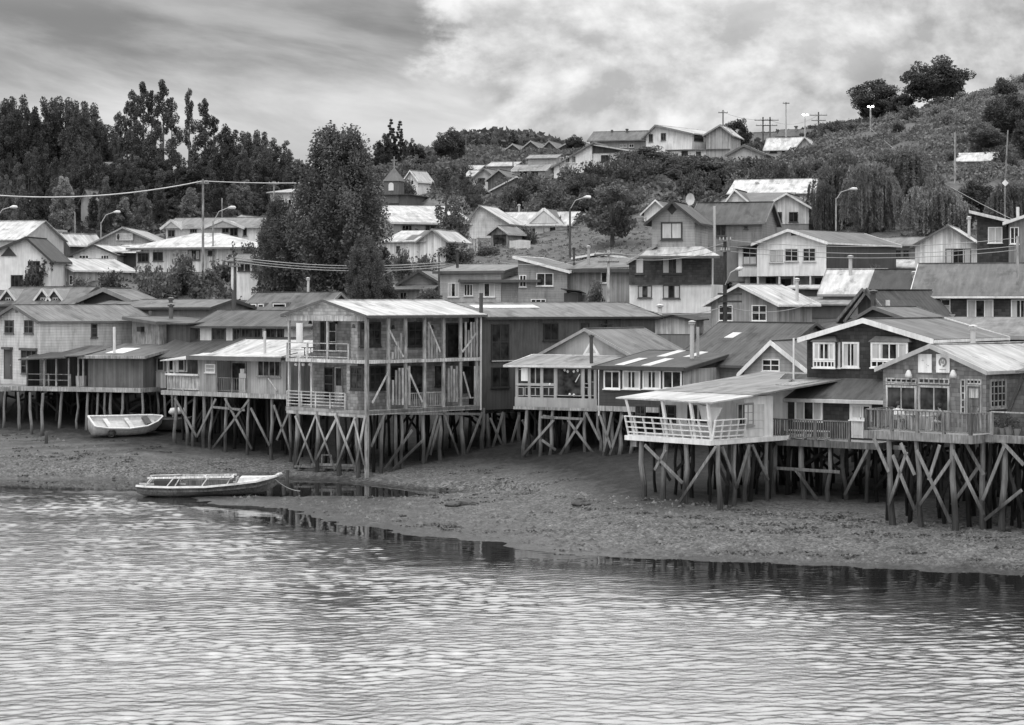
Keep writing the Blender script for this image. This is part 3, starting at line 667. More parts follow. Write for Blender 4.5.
q = MB(); t = h.hit('f', 269, 378); t2 = h.hit('f', 278, 391); q.bar((t[0], -.06, t[1]), (t2[0], -.06, t2[1]), .1, .04); h.part('loose_plank', q, mat('w', .6))
h.pipe(265, 331, 350, v=.6, r=.09, val=.5, hood=False)
# porch on the far end
h.rail([(0, .05), (u0, .05)], h=1.0, bal=.13, m=mat('w', .45), bw=.09)
q = MB(); q.box(-.1, u0, -.12, .14, 1.02, 1.14); h.part('counter', q, mat('p', .66))
for t in (0, .55, u0-.1): q = MB(); q.bar((t, .1, 0), (t, .1, ze-.1), .11); h.part('post', q, mat('w', .42))
q = MB(); q.slab([(-.4, -.3, ze-.2), (u0+.3, -.3, ze-.05), (u0+.3, 3, ze+.15), (-.4, 3, ze+.1)], .07); h.part('porch_roof', q, mat('rx', .6))
q = MB(); q.box(.05, u0-.06, 1.8, 1.88, 0, ze); h.part('back_wall', q, mat('w', .12))
q = MB(); q.box(.35, .7, .3, .36, 1.2, 2.0); h.part('notice_board', q, mat('p', .7))
h.deck((-.2, h.W+.3, -.3, 4.5), z=0, m=mat('w', .3))
ts = h.stilts([176, 186, 195, 204, 212, 227, 249, 272, 290], -.1, r=.13); h.under((0, h.W, 1.2, 4), du=1.4, dv=1.6)
for a, b in (((175, 398), (197, 437)), ((216, 399), (197, 437)), ((225, 398), (252, 449)), ((249, 400), (213, 448)), ((251, 408), (270, 446)), ((274, 405), (290, 450)), ((291, 408), (277, 440)), ((213, 407), (245, 410))): h.brace(a, b, v=-.35, val=.31)

# W6 tall unfinished two-storey house with open galleries
h = House('stilt_house', 'tall two-storey shingled house with open galleries, broken boards and a bright ridge roof', (287, 132.3), (367, 127), 411, right=481, group=GRP)
W, Dp = h.W, h.D; SH = mat('s', .26); OLD = mat('w', .42)
zf = h.z(360.5); ze = h.z(316); zp = h.z(301, 130)
h.vol(z0=ze, z1=ze+.02, roof='gv', peak=zp, wm=mat('s', .46), rv=.62, oh=.28, trim=mat('p', .1), t=.08, tw=.1)
h.vol(rect=(.5, W-1.0, 1.7, Dp-.1), z0=0, z1=ze, roof='flat', wm=SH, wall=True, rv=.2, oh=-.1, roofname='ceiling')
uc = h.hit('f', 345, 340)[0]
q = MB(); q.box(uc, W-1.0, .12, 1.7, .0, zf-.22); q.box(uc+.4, W-1.0, .12, 1.7, zf, ze); h.part('front_room_wall', q, SH)
q = MB(); q.box(-.05, W+.05, -.08, Dp, zf-.2, zf); h.part('upper_floor', q, mat('w', .5))
q = MB(); q.box(-.03, W+.03, -.05, .0, ze-.32, ze); q.box(W, W+.05, 0, Dp, ze-.15, ze); h.part('lintel_board', q, mat('w', .4))
q = MB(); q.box(0, W, -.06, 0, -.42, .02); q.box(W, W+.06, 0, Dp, -.2, .0); h.part('skirt_board', q, mat('s', .4))
h.deck((0, W, .0, Dp), z=0, t=.2, m=mat('w', .3))
for px, zb, zt in ((288.5, 0, ze), (327, zf, ze), (311, 0, zf-.2), (299, 0, zf-.2)):
    t = h.hit('f', px, 340)[0]; q = MB(); q.bar((t, 0.06, zb), (t, 0.06, zt), .13); h.part('post', q, mat('w', .44))
g = h.gz(W, 0); q = MB(); q.bar((W-.02, .0, g-.3), (W-.02, .0, ze), .2); h.part('corner_post', q, mat('w', .26))
h.plane('ri', W-1.0, 0, 'v'); h.plane('fr', 0, .12, 'u'); h.plane('fb', 0, 1.7, 'u')
for px in (389, 406, 425, 444, 461, 477):
    t = h.hit('r', px, 340)[0]; q = MB(); q.bar((W-.05, t, -.15), (W-.05, t, ze), .12, .2); h.part('post', q, mat('w', .36))
BF = mat('p', .035)
h.win('fr', (360.5, 322, 366, 346), fr=BF, nx=1, ny=3)
h.win('ri', (361, 322, 380.5, 346.5), fr=BF, nx=3, ny=3, bw=.12)
h.win('fr', (350.5, 366, 363.5, 390), fr=BF, nx=2, ny=3, bw=.12)
h.win('ri', (369, 366, 385, 390), fr=BF, nx=3, ny=3, bw=.1)
h.win('ri', (407.5, 322, 422, 346.5), fr=BF, nx=2, ny=3, bw=.1); h.win('ri', (446, 323, 472, 358), fr=BF, nx=2, ny=1, bw=.1)
h.win('ri', (390, 366, 403.5, 398), fr=BF, nx=2, ny=3, bw=.1); h.win('ri', (409, 366, 423, 398), fr=BF, nx=2, ny=3); h.win('ri', (435, 366, 443, 386), fr=BF, nx=1, ny=2); h.win('ri', (462, 366, 472, 392), fr=BF, nx=1)
h.win('fb', (320.5, 321, 326, 352), fr=mat('p', .1), nx=1, sill=False); h.win('fb', (328, 321, 337, 352), fr=mat('w', .5), nx=1, ny=3, sill=False)
h.win('fb', (324.5, 367, 334, 401), fr=mat('p', .1), nx=1, ny=4, sill=False); h.win('fb', (335.5, 367, 343, 401), fr=mat('w', .4), nx=1, sill=False, cur=3)
q = MB(); a = h.hit('fb', 293, 330)[0]
q.box(.0, .08, .2, 1.9, zf+1.0, ze); 
h.panel('fb', (297.5, 323, 304, 343), mat('p', .75), 'white_screen', .05, off=.06)
h.rail([(0, .03), (uc+.3, .03)], z=zf, h=.98, bal=0, rails=(1.0, .55, .15), m=mat('w', .45), post=2.2)
h.rail([(0, .03), (uc, .03)], z=0, h=1.0, bal=0, rails=(1.0, .8, .6, .4, .2), m=mat('w', .42), post=1.3, bw=.06)
h.rail([(W-.12, h.hit('r', 405, 385)[0]), (W-.12, h.hit('r', 444, 385)[0])], z=0, h=.95, bal=.15, m=mat('w', .4), bw=.04)
h.rail([(W-.12, h.hit('r', 445, 385)[0]), (W-.12, h.hit('r', 476, 385)[0])], z=0, h=.5, bal=0, m=mat('w', .4), bw=.08, rails=(1.0,))
# loose and broken boards left on the gallery frame
def boards(p0, p1, b, tops, face='r', w_=.16):
    n = len(tops)
    for i, tp in enumerate(tops):
        px = p0+(p1-p0)*(i+.5)/n; t, zt_ = h.hit(face, px, tp); _, zb_ = h.hit(face, px, b); q = MB(); u, v = h.uv(face, t, .03)
        q.bar((u, v, zb_), (u+random.uniform(-.02, .02), v+random.uniform(-.06, .06), zt_), .03, w_) if False else q.box(u-.02, u+.015, v-w_/2, v+w_/2, zb_, zt_)
        h.part('loose_board', q, mat('w', random.uniform(.24, .42)))
boards(391, 402, 359, (352, 346, 341, 333)); boards(427, 438, 359, (325, 331, 338, 345)); boards(464, 478, 358, (322, 330, 322, 322, 322))
boards(391, 404, 405, (380, 370, 368, 368)); boards(407, 411, 405, (366,)); boards(447, 458, 402, (368, 366, 369, 366)); boards(473, 480, 405, (366, 366))
for a, b in (((407, 368), (422, 402)), ((389, 330), (403, 357)), ((428, 322), (440, 352)), ((388, 372), (372, 403)), ((476, 333), (462, 352)), ((463, 372), (470, 398))):
    t0, z0_ = h.hit('r', *a); t1, z1_ = h.hit('r', *b); q = MB(); q.bar((W+.03, t0, z0_), (W+.03, t1, z1_), .04, .12); h.part('loose_board', q, mat('w', .45))
for px, py in ((312, 322), (337, 322)): t, zl = h.hit('fb', px, py); q = MB(); u, v = h.uv('fb', t); q.tube([(u, v-.15, zl-.12), (u, v-.15, zl+.12)], [.14, .07], 8); h.part('wall_lamp', q, mat('p', .05))
for px, py in ((352, 326), (392, 327), (431, 327)): 
    t, zl = h.hit('ri', px, py); u, v = h.uv('ri', t); q = MB(); q.tube([(u+.12, v, zl-.12), (u+.12, v, zl+.12)], [.12, .06], 8); h.part('wall_lamp', q, mat('p', .05))
for k in range(3): t, zl = h.hit('f', 293+7*k, 364.5); q = MB(); q.tube([(t, .25, zl-.1), (t, .25, zl-.02), (t, .25, zl+.1)], [.05, .13, .08], 8); h.part('porch_lamp', q, mat('p', .7))
q = MB(); t = h.hit('fb', 314, 345)[0]; q.box(t-.3, t+.5, .9, 1.4, zf+.62, zf+.68); q.bar((t-.2, 1.1, zf), (t-.2, 1.1, zf+.62), .05); q.bar((t+.4, 1.1, zf), (t+.4, 1.1, zf+.62), .05); h.part('bench', q, mat('w', .2))
q = MB(); q.bar((W+.08, Dp-.1, -.3), (W+.08, Dp-.1, ze), .09); h.part('downpipe', q, mat('p', .62))
ts = h.stilts([298, 318, 338, 357], .0, z=-.2, r=.17, val=.31)
X_between(h, ts+[(W, 0)], 0.0, ztop=-.25, prob=1, val=.4, single=.1)
tr_ = []
for px in (385, 397, 403, 424, 441, 463, 485):
    t = h.hit('r', px, 440)[0]; h.stilt(W-.15, t, -.2, random.uniform(.13, .2), val=.31); tr_.append(t)
for a, b in (((412, 430), (384, 470)), ((386, 410), (371, 447)), ((437, 415), (425, 462)), ((440, 418), (430, 455)), ((443, 412), (462, 465)), ((482, 412), (466, 455)), ((423, 440), (388, 474)), ((371, 413), (480, 414))):
    h.brace(a, b, face='r', val=.31)
h.under((.3, W-1.2, 1.8, Dp-.3), du=1.4, dv=1.8, z=-.2, braces=.7)

# W7 big dark box behind
h = House('stilt_house', 'big plain dark corrugated two-storey house with tall blank wall and few small windows', (481, 134.4), (655, 143.5), 408, depth=7, group=GRP, baseD=137)
zt = h.z(317, 137)
h.vol(z0=0, z1=zt, roof='gu', peak=zt+.85, wm=mat('c', .095), rv=.3, oh=.35, trim=mat('p', .05))
for r, ny in (((491, 324, 509, 360), 2), ((491, 367, 509, 387.5), 1)): h.win('f', r, fr=mat('p', .04), nx=2, ny=ny)
h.win('f', (543, 323, 558, 340.5), fr=mat('p', .04), nx=2); h.win('f', (581, 323, 589, 341), fr=mat('p', .04), nx=1)
q = MB(); t, zl = h.hit('f', 606, 323); q.bar((t, -.15, zl-1), (t, -.15, zl+.2), .1); q.bar((t-.5, -.15, zl-.1), (t+.5, -.15, zl-.1), .08); h.part('vent_pipe', q, mat('p', .05))
q = MB(); q.slab([(1.0, 1.9, zt+.59), (6.3, 1.9, zt+.59), (6.3, 2.6, zt+.76), (1.0, 2.6, zt+.76)], .03); h.part('roof_sheet', q, mat('p', .7))
q = MB(); t = h.hit('f', 513, 360)[0]; zl = h.hit('f', 500, 360.5)[1]; q.box(h.hit('f', 491, 360)[0], t+.3, -.12, 0, zl-.05, zl); h.part('ledge', q, mat('p', .6))
h.pipe(481, 293, 330, v=-.1, r=.13, val=.06, hood=False)
h.stilts([487, 503, 519, 540, 560, 580], .2, r=.17, val=.3)
for a, b in (((490, 418), (503, 448)), ((503, 412), (492, 450)), ((519, 415), (508, 455)), ((522, 420), (538, 450))): h.brace(a, b, v=0, val=.38)
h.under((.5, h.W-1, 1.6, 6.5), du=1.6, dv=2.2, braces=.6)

# W8b grey gable house
h = House('gable_house', 'light grey gable house with a small triangular window above the glazed terrace', (543, 134), (633, 130), 400, depth=6.2)
h.vol(z0=0, z1=h.z(356), roof='gv', peak=h.z(330, 132), wm=mat('p', .4), rv=.27, oh=.3, trim=mat('p', .3), tw=.12)
q = MB(); g = MB()
(a, za), (b, zb), (c_, zc) = h.hit('f', 583, 355), h.hit('f', 600, 355), h.hit('f', 591.5, 340)
q.poly([(a, -.06, za), (b, -.06, zb), (c_, -.06, zc), (a, 0, za), (b, 0, zb), (c_, 0, zc)], [(0, 1, 2), (0, 3, 4, 1), (1, 4, 5, 2), (2, 5, 3, 0)]); f = h.part('window', q, mat('p', .72))
m_ = lambda p: (p[0]*.6+(a+b+c_)/3*.4, -.068, p[1]*.6+(za+zb+zc)/3*.4)
g.poly([m_((a, za)), m_((b, zb)), m_((c_, zc))], [(0, 1, 2)]); h.part('pane', g, mat('p', .5), f)
h.under((0, h.W, .5, 5.5), du=1.7)

# W8 glazed terrace
h = House('glazed_terrace', 'glass-fronted terrace room under a thin tin roof, in front of the grey gable house', (516, 129.5), (596.5, 127), 404, depth=3.6, cat='house')
LF = mat('p', .36); ze = h.z(367)
h.vol(rect=(-.2, h.W, 0, 3.6), z0=0, z1=ze, roof='sv', peak=ze+.5, wm=LF, rv=.42, oh=.2, ohe=.55, trim=mat('p', .62), wall=False, tw=.08, t=.06)
q = MB(); q.box(0, h.W, 2.6, 2.7, 0, ze); q.box(0, .08, .1, 2.6, 0, ze); q.box(h.W-.08, h.W, .1, 2.6, 0, ze); h.part('wall', q, mat('p', .07))
q = MB(); q.box(-.05, h.W+.05, -.06, .06, -.28, .32); h.part('parapet', q, LF)
for px in (517, 529.5, 542, 555.5, 583.5, 590, 595.5): t = h.hit('f', px, 380)[0]; q = MB(); q.box(t-.09, t+.09, -.05, .07, .32, ze); h.part('post', q, LF)
q = MB(); q.box(0, h.W, -.04, .06, ze-.12, ze-.002); q.box(0, h.hit('f', 555, 380)[0], -.07, -.045, h.z(387), h.z(385)); h.part('lintel', q, LF)
h.plane('g', 0, .03, 'u')
for (r, nx, ny) in (((518, 369, 529, 384), 1, 1), ((530, 367, 541.5, 384), 2, 1), ((543, 367, 555, 384), 1, 1), ((557, 368, 582, 396), 1, 1), ((584, 368, 589, 384), 1, 1), ((590.5, 368, 595, 396), 1, 2), ((518, 387, 524, 396), 1, 1), ((525, 387, 541, 396), 3, 1), ((543, 387, 555, 396), 2, 1), ((584, 387, 589, 396), 1, 1)):
    h.win('g', r, nx=nx, ny=ny, fr=LF, sill=False, bw=.05)
t, zl = h.hit('f', 521.5, 368); t2, zl2 = h.hit('f', 528, 381); q = MB(); q.box(t, t2, -.05, -.03, zl2, zl); h.part('white_notice', q, mat('p', .78))
q = MB(); t, zl = h.hit('f', 580, 374); q.bar((t, -.0, zl), (t-.3, -.0, zl-.5), .06, .06); h.part('bracket', q, mat('p', .6))
for px, py in ((565, 370), (568, 371.5), (574, 371.5), (578, 370.5), (570, 394.5), (574, 395), (550, 384.5)):
    t, zl = h.hit('f', px, py); q = MB(); q.tube([(t, -.02, zl-.09), (t, -.02, zl), (t, -.02, zl+.09)], [.04, .09, .04], 7); h.part('ornament', q, mat('p', .7))
h.pipe(591.5, 337, 362, v=1.0, r=.11, val=.06)
q = MB(); q.bar((h.W+.25, -.15, -.7), (h.W+.25, -.15, ze), .1); h.part('downpipe', q, mat('p', .7))
h.deck((-.1, h.W, 0, 3.6), z=-.28, t=.1)
ts = h.stilts([527, 541, 553, 570, 585, 598], .1, z=-.38, r=.14, val=.36)
for a, b in (((554, 420), (523, 455)), ((568, 420), (597, 458)), ((543, 416), (555, 418)), ((541, 417), (584, 419)), ((582, 420), (560, 455)), ((586, 412), (600, 440)), ((542, 440), (556, 450))): h.brace(a, b, v=-.1, val=.38)
h.under((.2, h.W, 1.2, 3.4), z=-.38, du=1.3, dv=1.1)

# W9 dark house with four white windows
h = House('stilt_house', 'single-storey dark-painted house with a row of white windows and light strips on its roof', (599, 124.5), (682, 121.5), 408.5, right=731, group=GRP)
zc = h.z(369); zb_ = h.z(351, 130)
h.vol(z0=0, z1=zc, roof='sv', peak=zb_-.1, wm=mat('h', .07), rv=.12, oh=.3, trim=mat('p', .06))
for a, b in ((604, 620.5), (623, 640.5), (643, 661), (663, 682)): h.win('f', (a, 370.5, b, 389), fr=mat('p', .8), nx=2, cur=1 if a > 610 and a < 660 else 0, bw=.09)
rr = (zb_-.1-zc)/h.D
q = MB(); q.box(h.W+.004, h.W+.05, .1, h.D-.3, .95, zc-.02); h.part('side_panel', q, mat('v', .5))
q = MB(); q.box(h.W+.004, h.W+.06, .2, h.D-.6, .0, .9); h.part('side_skirt', q, mat('v', .28))
for a in (.9, 2.7): 
    for v0, v1 in ((.3, 3.2), (4.0, 6.8)):
        zz1 = lambda v: zc+rr*v+.104
        uu = a+ (.8 if v0 > 3 else 0)
        q = MB(); q.slab([(uu, v0, zz1(v0)), (uu+.62, v0, zz1(v0)), (uu+.62, v1, zz1(v1)), (uu, v1, zz1(v1))], .025); h.part('roof_sheet', q, mat('p', .55))
h.pipe(692, 324, 350, v=3.5, r=.13, val=.45, hood=True); h.pipe(698, 327, 350, v=4.2, r=.09, val=.4, hood=False)
h.deck((-.1, h.W, -.1, h.D), z=0)
h.stilts([604, 612, 622, 632], .1, r=.14, val=.3); h.under((.1, h.W-.2, 1.2, 7), du=1.3, dv=1.8, braces=.7)
for a, b in (((600, 415), (612, 450)), ((612, 412), (604, 452)), ((623, 415), (610, 455))): h.brace(a, b, v=-.1)

# W10c big dark roof
h = House('gable_house', 'house hidden below a large plain dark roof between the striped roof and the small cottage', (676, 128), (762, 123), 400, depth=9)
h.vol(z0=0, z1=h.z(364), roof='gu', peak=h.z(323.5, 130), wm=mat('h', .3), rv=.13, oh=.4, trim=mat('p', .1), tw=.1)
q = MB(); sl = (h.z(323.5, 130)-h.z(364))/4.5; f_ = lambda v: h.z(364)+sl*v+.105
q.slab([(1.6, 2.6, f_(2.6)), (2.3, 2.6, f_(2.6)), (2.5, 3.2, f_(3.2)), (1.8, 3.2, f_(3.2))], .03); h.part('skylight', q, mat('p', .6))
h.under((0, h.W, 1, 8), du=2.2)
# W10b small cottage gable
h = House('gable_cottage', 'small pale weatherboard cottage gable with white bargeboards and one white window', (744, 118), (808, 116.5), 400, depth=6, cat='cottage')
h.vol(z0=0, z1=h.z(371), roof='gv', peak=h.z(342.5), wm=mat('h', .48), rv=.24, oh=.3, trim=WHITE, tw=.26, am=h.hit('f', 772, 340)[0])
h.win('f', (762, 359, 780, 371.5), nx=2, ny=2, fr=mat('p', .8)); h.under((0, h.W, .5, 5), du=1.7)

# W10 white terrace house
h = House('stilt_house', 'low house with a white-railed open terrace leaning out over the mud', (629, 105.5), (712, 101.5), 441, depth=11, group=GRP)
W = h.W; WW = mat('p', .72); ze = h.z(403)
sl = .085
q = MB(); q.slab([(-.5, -.45, ze), (W+.4, -.45, ze), (W+.4, 2.6, ze+sl*3), (-.5, 2.6, ze+sl*3)], .07); h.part('terrace_roof', q, mat('rx', .62))
q = MB(); q.slab([(-.7, 2.62, ze+sl*3), (W+.45, 2.62, ze+sl*3), (W+.45, 11.5, ze+sl*12), (-.7, 11.5, ze+sl*12)], .08); h.part('roof', q, mat('rx', .36))
q = MB(); q.slab([(W-1.4, 6.5, ze+sl*6.95+.075), (W-.1, 6.2, ze+sl*6.65+.075), (W-.1, 8.4, ze+sl*8.8+.075), (W-1.2, 8.2, ze+sl*8.6+.075)], .03); h.part('rust_sheet', q, mat('w', .3))
q = MB(); q.box(.1, W, 2.4, 4.6, 0, ze+sl*2.7); q.box(.1, W-1.3, 4.61, 11, 0, ze+sl*4.6); h.part('wall', q, WW)
h.plane('r2', W-1.3, 0, 'v')
h.plane('b', 0, 2.4, 'u'); h.plane('rr', W, 0, 'v')
for a, b in ((636, 646), (660, 676), (688, 697), (700, 709)): h.win('b', (a, 405, b, 423), fr=mat('p', .05), nx=2, ny=2, sill=False)
h.win('rr', (736.5, 403, 753, 425.5), fr=mat('p', .3), nx=3)
h.win('r2', (759.5, 399, 771, 421), fr=mat('p', .12), nx=2)
q = MB(); 
for k in range(4): q.box(W+.004, W+.03, 2.4, 3.9, .08+.4*k, .46+.4*k)
h.part('weatherboard', q, mat('p', .66))
h.deck((-.1, W, -.1, 11), z=0, t=.15, m=mat('p', .5), edge=WW)
# slanted white posts and leaning rail
for px, lean in ((632, -.3), (665, -.05), (693, -.05)):
    t = h.hit('f', px+3, 430)[0]; q = MB(); q.bar((t, .0, 0), (t+lean, -.35, ze+.02), .15, .12); h.part('post', q, WW)
q = MB(); q.bar((W-.05, .05, 0), (W-.05, -.25, ze), .13); h.part('post', q, WW)
h.rail([(.0, .0), (W, .0)], h=1.0, bal=0, rails=(1.0, .72, .45, .2, .04), m=WW, bw=.06, pw=.08, post=.62, lean=.3)
h.rail([(W+.02, .0), (W+.02, 2.3)], h=1.0, bal=0, rails=(1.0, .72, .45, .2, .04), m=WW, bw=.06, pw=.08, post=.6, lean=.2)
q = MB(); q.hexa([(W-.9, .25, 1.0), (W-.1, .3, .9), (W-.1, .34, .9), (W-.9, .29, 1.0)], [(W-1.1, .25, 1.7), (W+.3, .4, 1.6), (W+.3, .44, 1.6), (W-1.1, .29, 1.7)]); h.part('canvas_screen', q, mat('p', .68))
q = MB(); t = h.hit('f', 632, 440)[0]; q.box(-.06, .3, .2, .3, -.55, -.22); h.part('side_board', q, mat('v', .4))
ts = h.stilts([641.5, 666.5, 686, 718], .05, z=-.2, r=.15, val=.33)
for a, b in (((645, 445), (683, 483)), ((716, 447), (679, 503)), ((666, 450), (655, 470))): h.brace(a, b, v=-.2, val=.36)
for px in (737, 751, 769): t = h.hit('rr', px, 460)[0]; h.stilt(W-.15, t, -.2, .14)
for a, b in (((722, 447), (737, 488)), ((749, 445), (736, 488)), ((752, 445), (768, 480))): h.brace(a, b, face='rr', val=.3)
h.under((.2, W-.3, 1.6, 10), du=1.35, dv=1.6, braces=.75, z=-.15)

# W11 dark shingled house with white trim
h = House('stilt_house', 'dark shingled two-storey house with white gable boards, bay windows and a balustraded deck', (807, 109), (930, 105), 440, depth=9, group=GRP)
W = h.W; DS = mat('s', .055); zl = h.z(380, 108)
h.vol(rect=(0, W, 0, 9), z0=0, z1=h.z(339, 107), roof='gv', peak=h.z(320.5, 107), wm=DS, rv=.24, oh=.35, trim=WHITE, tw=.22, am=h.hit('f', 866, 330)[0])
for r in ((814.5, 342, 840.5, 367.5), (842.5, 342, 859.5, 367.5)): h.win('f', r, fr=mat('p', .8), nx=3 if r[0] < 820 else 2, cur=1, bw=.1)
def bay(h, face, rect, d=.45, top=.2):
    t0, z1 = h.hit(face, rect[0], rect[1]); t1, _ = h.hit(face, rect[2], rect[1]); _, z0 = h.hit(face, (rect[0]+rect[2])/2, rect[3])
    q = MB(); u0, v0 = h.uv(face, t0, 0); u1, v1 = h.uv(face, t1, 0)
    q.box(u0, u1, v0-d, v0, z0, z1); b = h.part('bay', q, DS)
    r = MB(); r.hexa([(u0-.12, v0-d-.12, z1), (u1+.12, v0-d-.12, z1), (u1+.12, v0, z1), (u0-.12, v0, z1)], [(u0+.1, v0-d*.4, z1+.28), (u1-.1, v0-d*.4, z1+.28), (u1-.1, v0, z1+.28), (u0+.1, v0, z1+.28)]); h.part('bay_roof', r, mat('p', .1), b)
    h.pl['bay'] = (0, v0-d, 'u'); a, c = t0+.0, t1-.0
    zm = z0+(z1-z0)*.28
    h.win('bay', (a, c, zm, z1-.02), pxs=False, fr=mat('p', .8), nx=4, cur=1, sill=False, bw=.1); h.win('bay', (a, c, z0, zm-.01), pxs=False, fr=mat('p', .8), nx=6, sill=True)
bay(h, 'f', (875, 341.5, 912, 367.5)); bay(h, 'f', (816, 341.5, 838, 367.5), d=.3)
zr = h.z(398, 106.5)
h.vol(rect=(h.hit('f', 788, 390)[0], W, -1.9, -.02), z0=0, z1=zr, roof='sv', peak=zl, wm=DS, rv=.14, oh=.35, trim=mat('p', .5), tw=.1, roofname='lean_to_roof')
h.plane('lo', 0, -1.9, 'u')
h.win('lo', (795, 399, 823, 421), fr=mat('p', .8), nx=3, cur=1, bw=.1); h.win('lo', (850, 404, 872, 420), fr=mat('p', .8), nx=2, bw=.12)
h.door('lo', (852, 405, 864, 438), m=mat('p', .6), off=.0)
a0 = h.hit('lo', 768, 430)[0]
h.deck((a0-.2, W-1.0, -3.8, 0), z=0, t=.25, m=mat('w', .3), edge=mat('w', .14))
h.rail([(a0-.1, -1.8), (a0-.1, -3.7), (W-2.6, -3.7)], h=1.0, bal=.13, m=mat('w', .17), bw=.06, pw=.11, post=2.0)
q = MB()
b0 = h.hit('lo', 796, 430)[0]; b1 = h.hit('lo', 842, 430)[0]; q.box(b0, b1, -3.6, -3.2, .42, .47); q.box(b0, b1, -3.6, -3.2, .1, .15)
for t in (b0+.1, (b0+b1)/2, b1-.1): q.box(t-.04, t+.04, -3.55, -3.25, 0, .42)
h.part('bench', q, WHITE)
h.pipe(791.5, 383, 397, v=-1.2, r=.09, val=.08); h.pipe(793.5, 338, 380, v=-.6, r=.05, val=.7, hood=False)
h.pl['_s'] = (0, -3.6, 'u')
ts = h.stilts([775, 801, 830], -3.6, z=-.3, r=.17, val=.31); ts += h.stilts([842, 870], -2.6, z=-.3, r=.14, val=.25)
for a, b in (((775, 468), (840, 472)), ((870, 445), (845, 495)), ((796, 470), (818, 500))): h.brace(a, b, v=-3.8, val=.3)
h.under((a0, W-.5, -2.2, 8), du=1.5, dv=1.9, braces=.7, z=-.3)

# W12 the cafe
h = House('cafe', 'shingled waterside cafe with glass front, lamps and a timber deck on crossed stilts', (883, 100), (986, 96), 433, depth=8.5, cat='cafe')
W = h.W; SG = mat('s', .22); ze = h.z(371); zp = h.z(346.5, 98)
h.vol(z0=0, z1=ze, roof='gv', peak=zp, wm=SG, rv=.5, oh=.3, ohe=.25, trim=mat('p', .4), tw=.14)
FR = mat('w', .42)
h.win('f', (886.5, 385.5, 917, 412), fr=FR, nx=2, bw=.1, sill=False); h.win('f', (919, 385.5, 950, 412), fr=FR, nx=2, bw=.1, sill=False); h.win('f', (886.5, 378, 917, 384.5), fr=FR, nx=6, bw=.07, sill=False); h.win('f', (919, 378, 950, 384.5), fr=FR, nx=6, bw=.07, sill=False)
for a, b in ((886.5, 917), (919, 950)):
    t0 = h.hit('f', a, 385)[0]; t1 = h.hit('f', b, 385)[0]; q = MB(); q.box(t0+.0, t1-.0, -.09, -.0, h.z(385.6), h.z(384.4)); h.part('transom', q, FR)
q = MB(); q.box(.25, h.hit('f', 951, 400)[0], -.05, -.004, .02, h.z(412.5)); h.part('dado', q, mat('v', .4))
h.win('f', (961, 379, 966, 414), fr=FR, nx=1, ny=5, sill=False); h.win('f', (967, 379, 982, 384.5), fr=FR, nx=4, sill=False)
h.door('f', (967, 385, 982, 431), m=mat('w', .16), fr=FR); h.panel('f', (970, 388.5, 979, 398), mat('w', .45), 'door_panel', .05, off=.03)
h.win('r', (989.5, 379, 1005.5, 408), fr=FR, nx=4, ny=4, bw=.1); q = MB()
for (a, b, k) in ((919, 932.5, 0), (937, 950.5, 1)):
    t0, z1 = h.hit('f', a, 353.8); t1, z0_ = h.hit('f', b, 372.8); q = MB(); q.box(t0, t1, -.08, -.03, z0_, z1); s_ = h.part('sign_board', q, mat('p', .8))
    m = MB(); w_ = t1-t0; hh = z1-z0_; cx = (t0+t1)/2
    if k == 0:
        for (x, y, l) in ((.28, .62, .16), (.5, .5, .04), (.62, .42, .05), (.7, .36, .1), (.6, .28, .04), (.34, .7, .05)): m.box(t0+w_*x, t0+w_*(x+l), -.09, -.081, z0_+hh*y, z0_+hh*y+.035)
        h.part('sign_marks', m, mat('p', .42), s_)
    else:
        n = 20; cz = z0_+hh*.56; r0, r1 = w_*.18, w_*.31
        pts = [(cx+r*math.cos(6.283*i/n), -.09, cz+r*math.sin(6.283*i/n)) for r in (r0, r1) for i in range(n)]
        m.poly(pts, [(i, (i+1) % n, n+(i+1) % n, n+i) for i in range(n) if i not in (13, 14)]); h.part('emblem_ring', m, mat('p', .2), s_)
        m = MB(); m.poly([(cx-r0*.8, -.092, cz-.04), (cx+r0*.7, -.092, cz-.1), (cx+r0*.5, -.092, cz+.12), (cx-.02, -.092, cz+.02), (cx-r0*.5, -.092, cz+.15)], [(0, 1, 2, 3, 4)]); m.box(cx-w_*.24, cx+w_*.24, -.09, -.081, z0_+hh*.16, z0_+hh*.19); h.part('emblem_mark', m, mat('p', .3), s_)
for px in (912, 956.5):
    t, zl = h.hit('f', px, 374); q = MB(); q.tube([(t, -.28, zl-.16), (t, -.28, zl-.02), (t, -.28, zl+.13), (t, -.28, zl+.2)], [.18, .16, .1, .05], 12); l_ = h.part('wall_lamp', q, mat('p', .6), smooth=True)
    q = MB(); q.bar((t, 0, zl+.2), (t, -.28, zl+.2), .04); h.part('lamp_arm', q, mat('p', .1), l_)
h.pipe(973, 329, 343, v=5.5, r=.13, val=.45)
q = MB(); n = 12
q.poly([(W*.5+1.2+1.1*math.cos(math.pi*i/n), 7.2, zp-.35+.6*math.sin(math.pi*i/n)) for i in range(n+1)]+[(W*.5+1.2+1.1*math.cos(math.pi*i/n), 7.6, zp-.35+.6*math.sin(math.pi*i/n)) for i in range(n+1)], [(i, i+1, n+2+i, n+1+i) for i in range(n)]+[tuple(range(n+1)), tuple(range(n+1, 2*n+2))]); h.part('dome_light', q, mat('p', .6))
d0 = -2.3; a0 = h.hit('f', 868, 430)[0]; h.plane('dk', 0, d0, 'u'); a0 = h.hit('dk', 865, 430)[0]; a1 = h.hit('dk', 971, 430)[0]
h.deck((a0, a1, d0, 0), z=0, t=.3, m=mat('w', .3), edge=mat('w', .25))
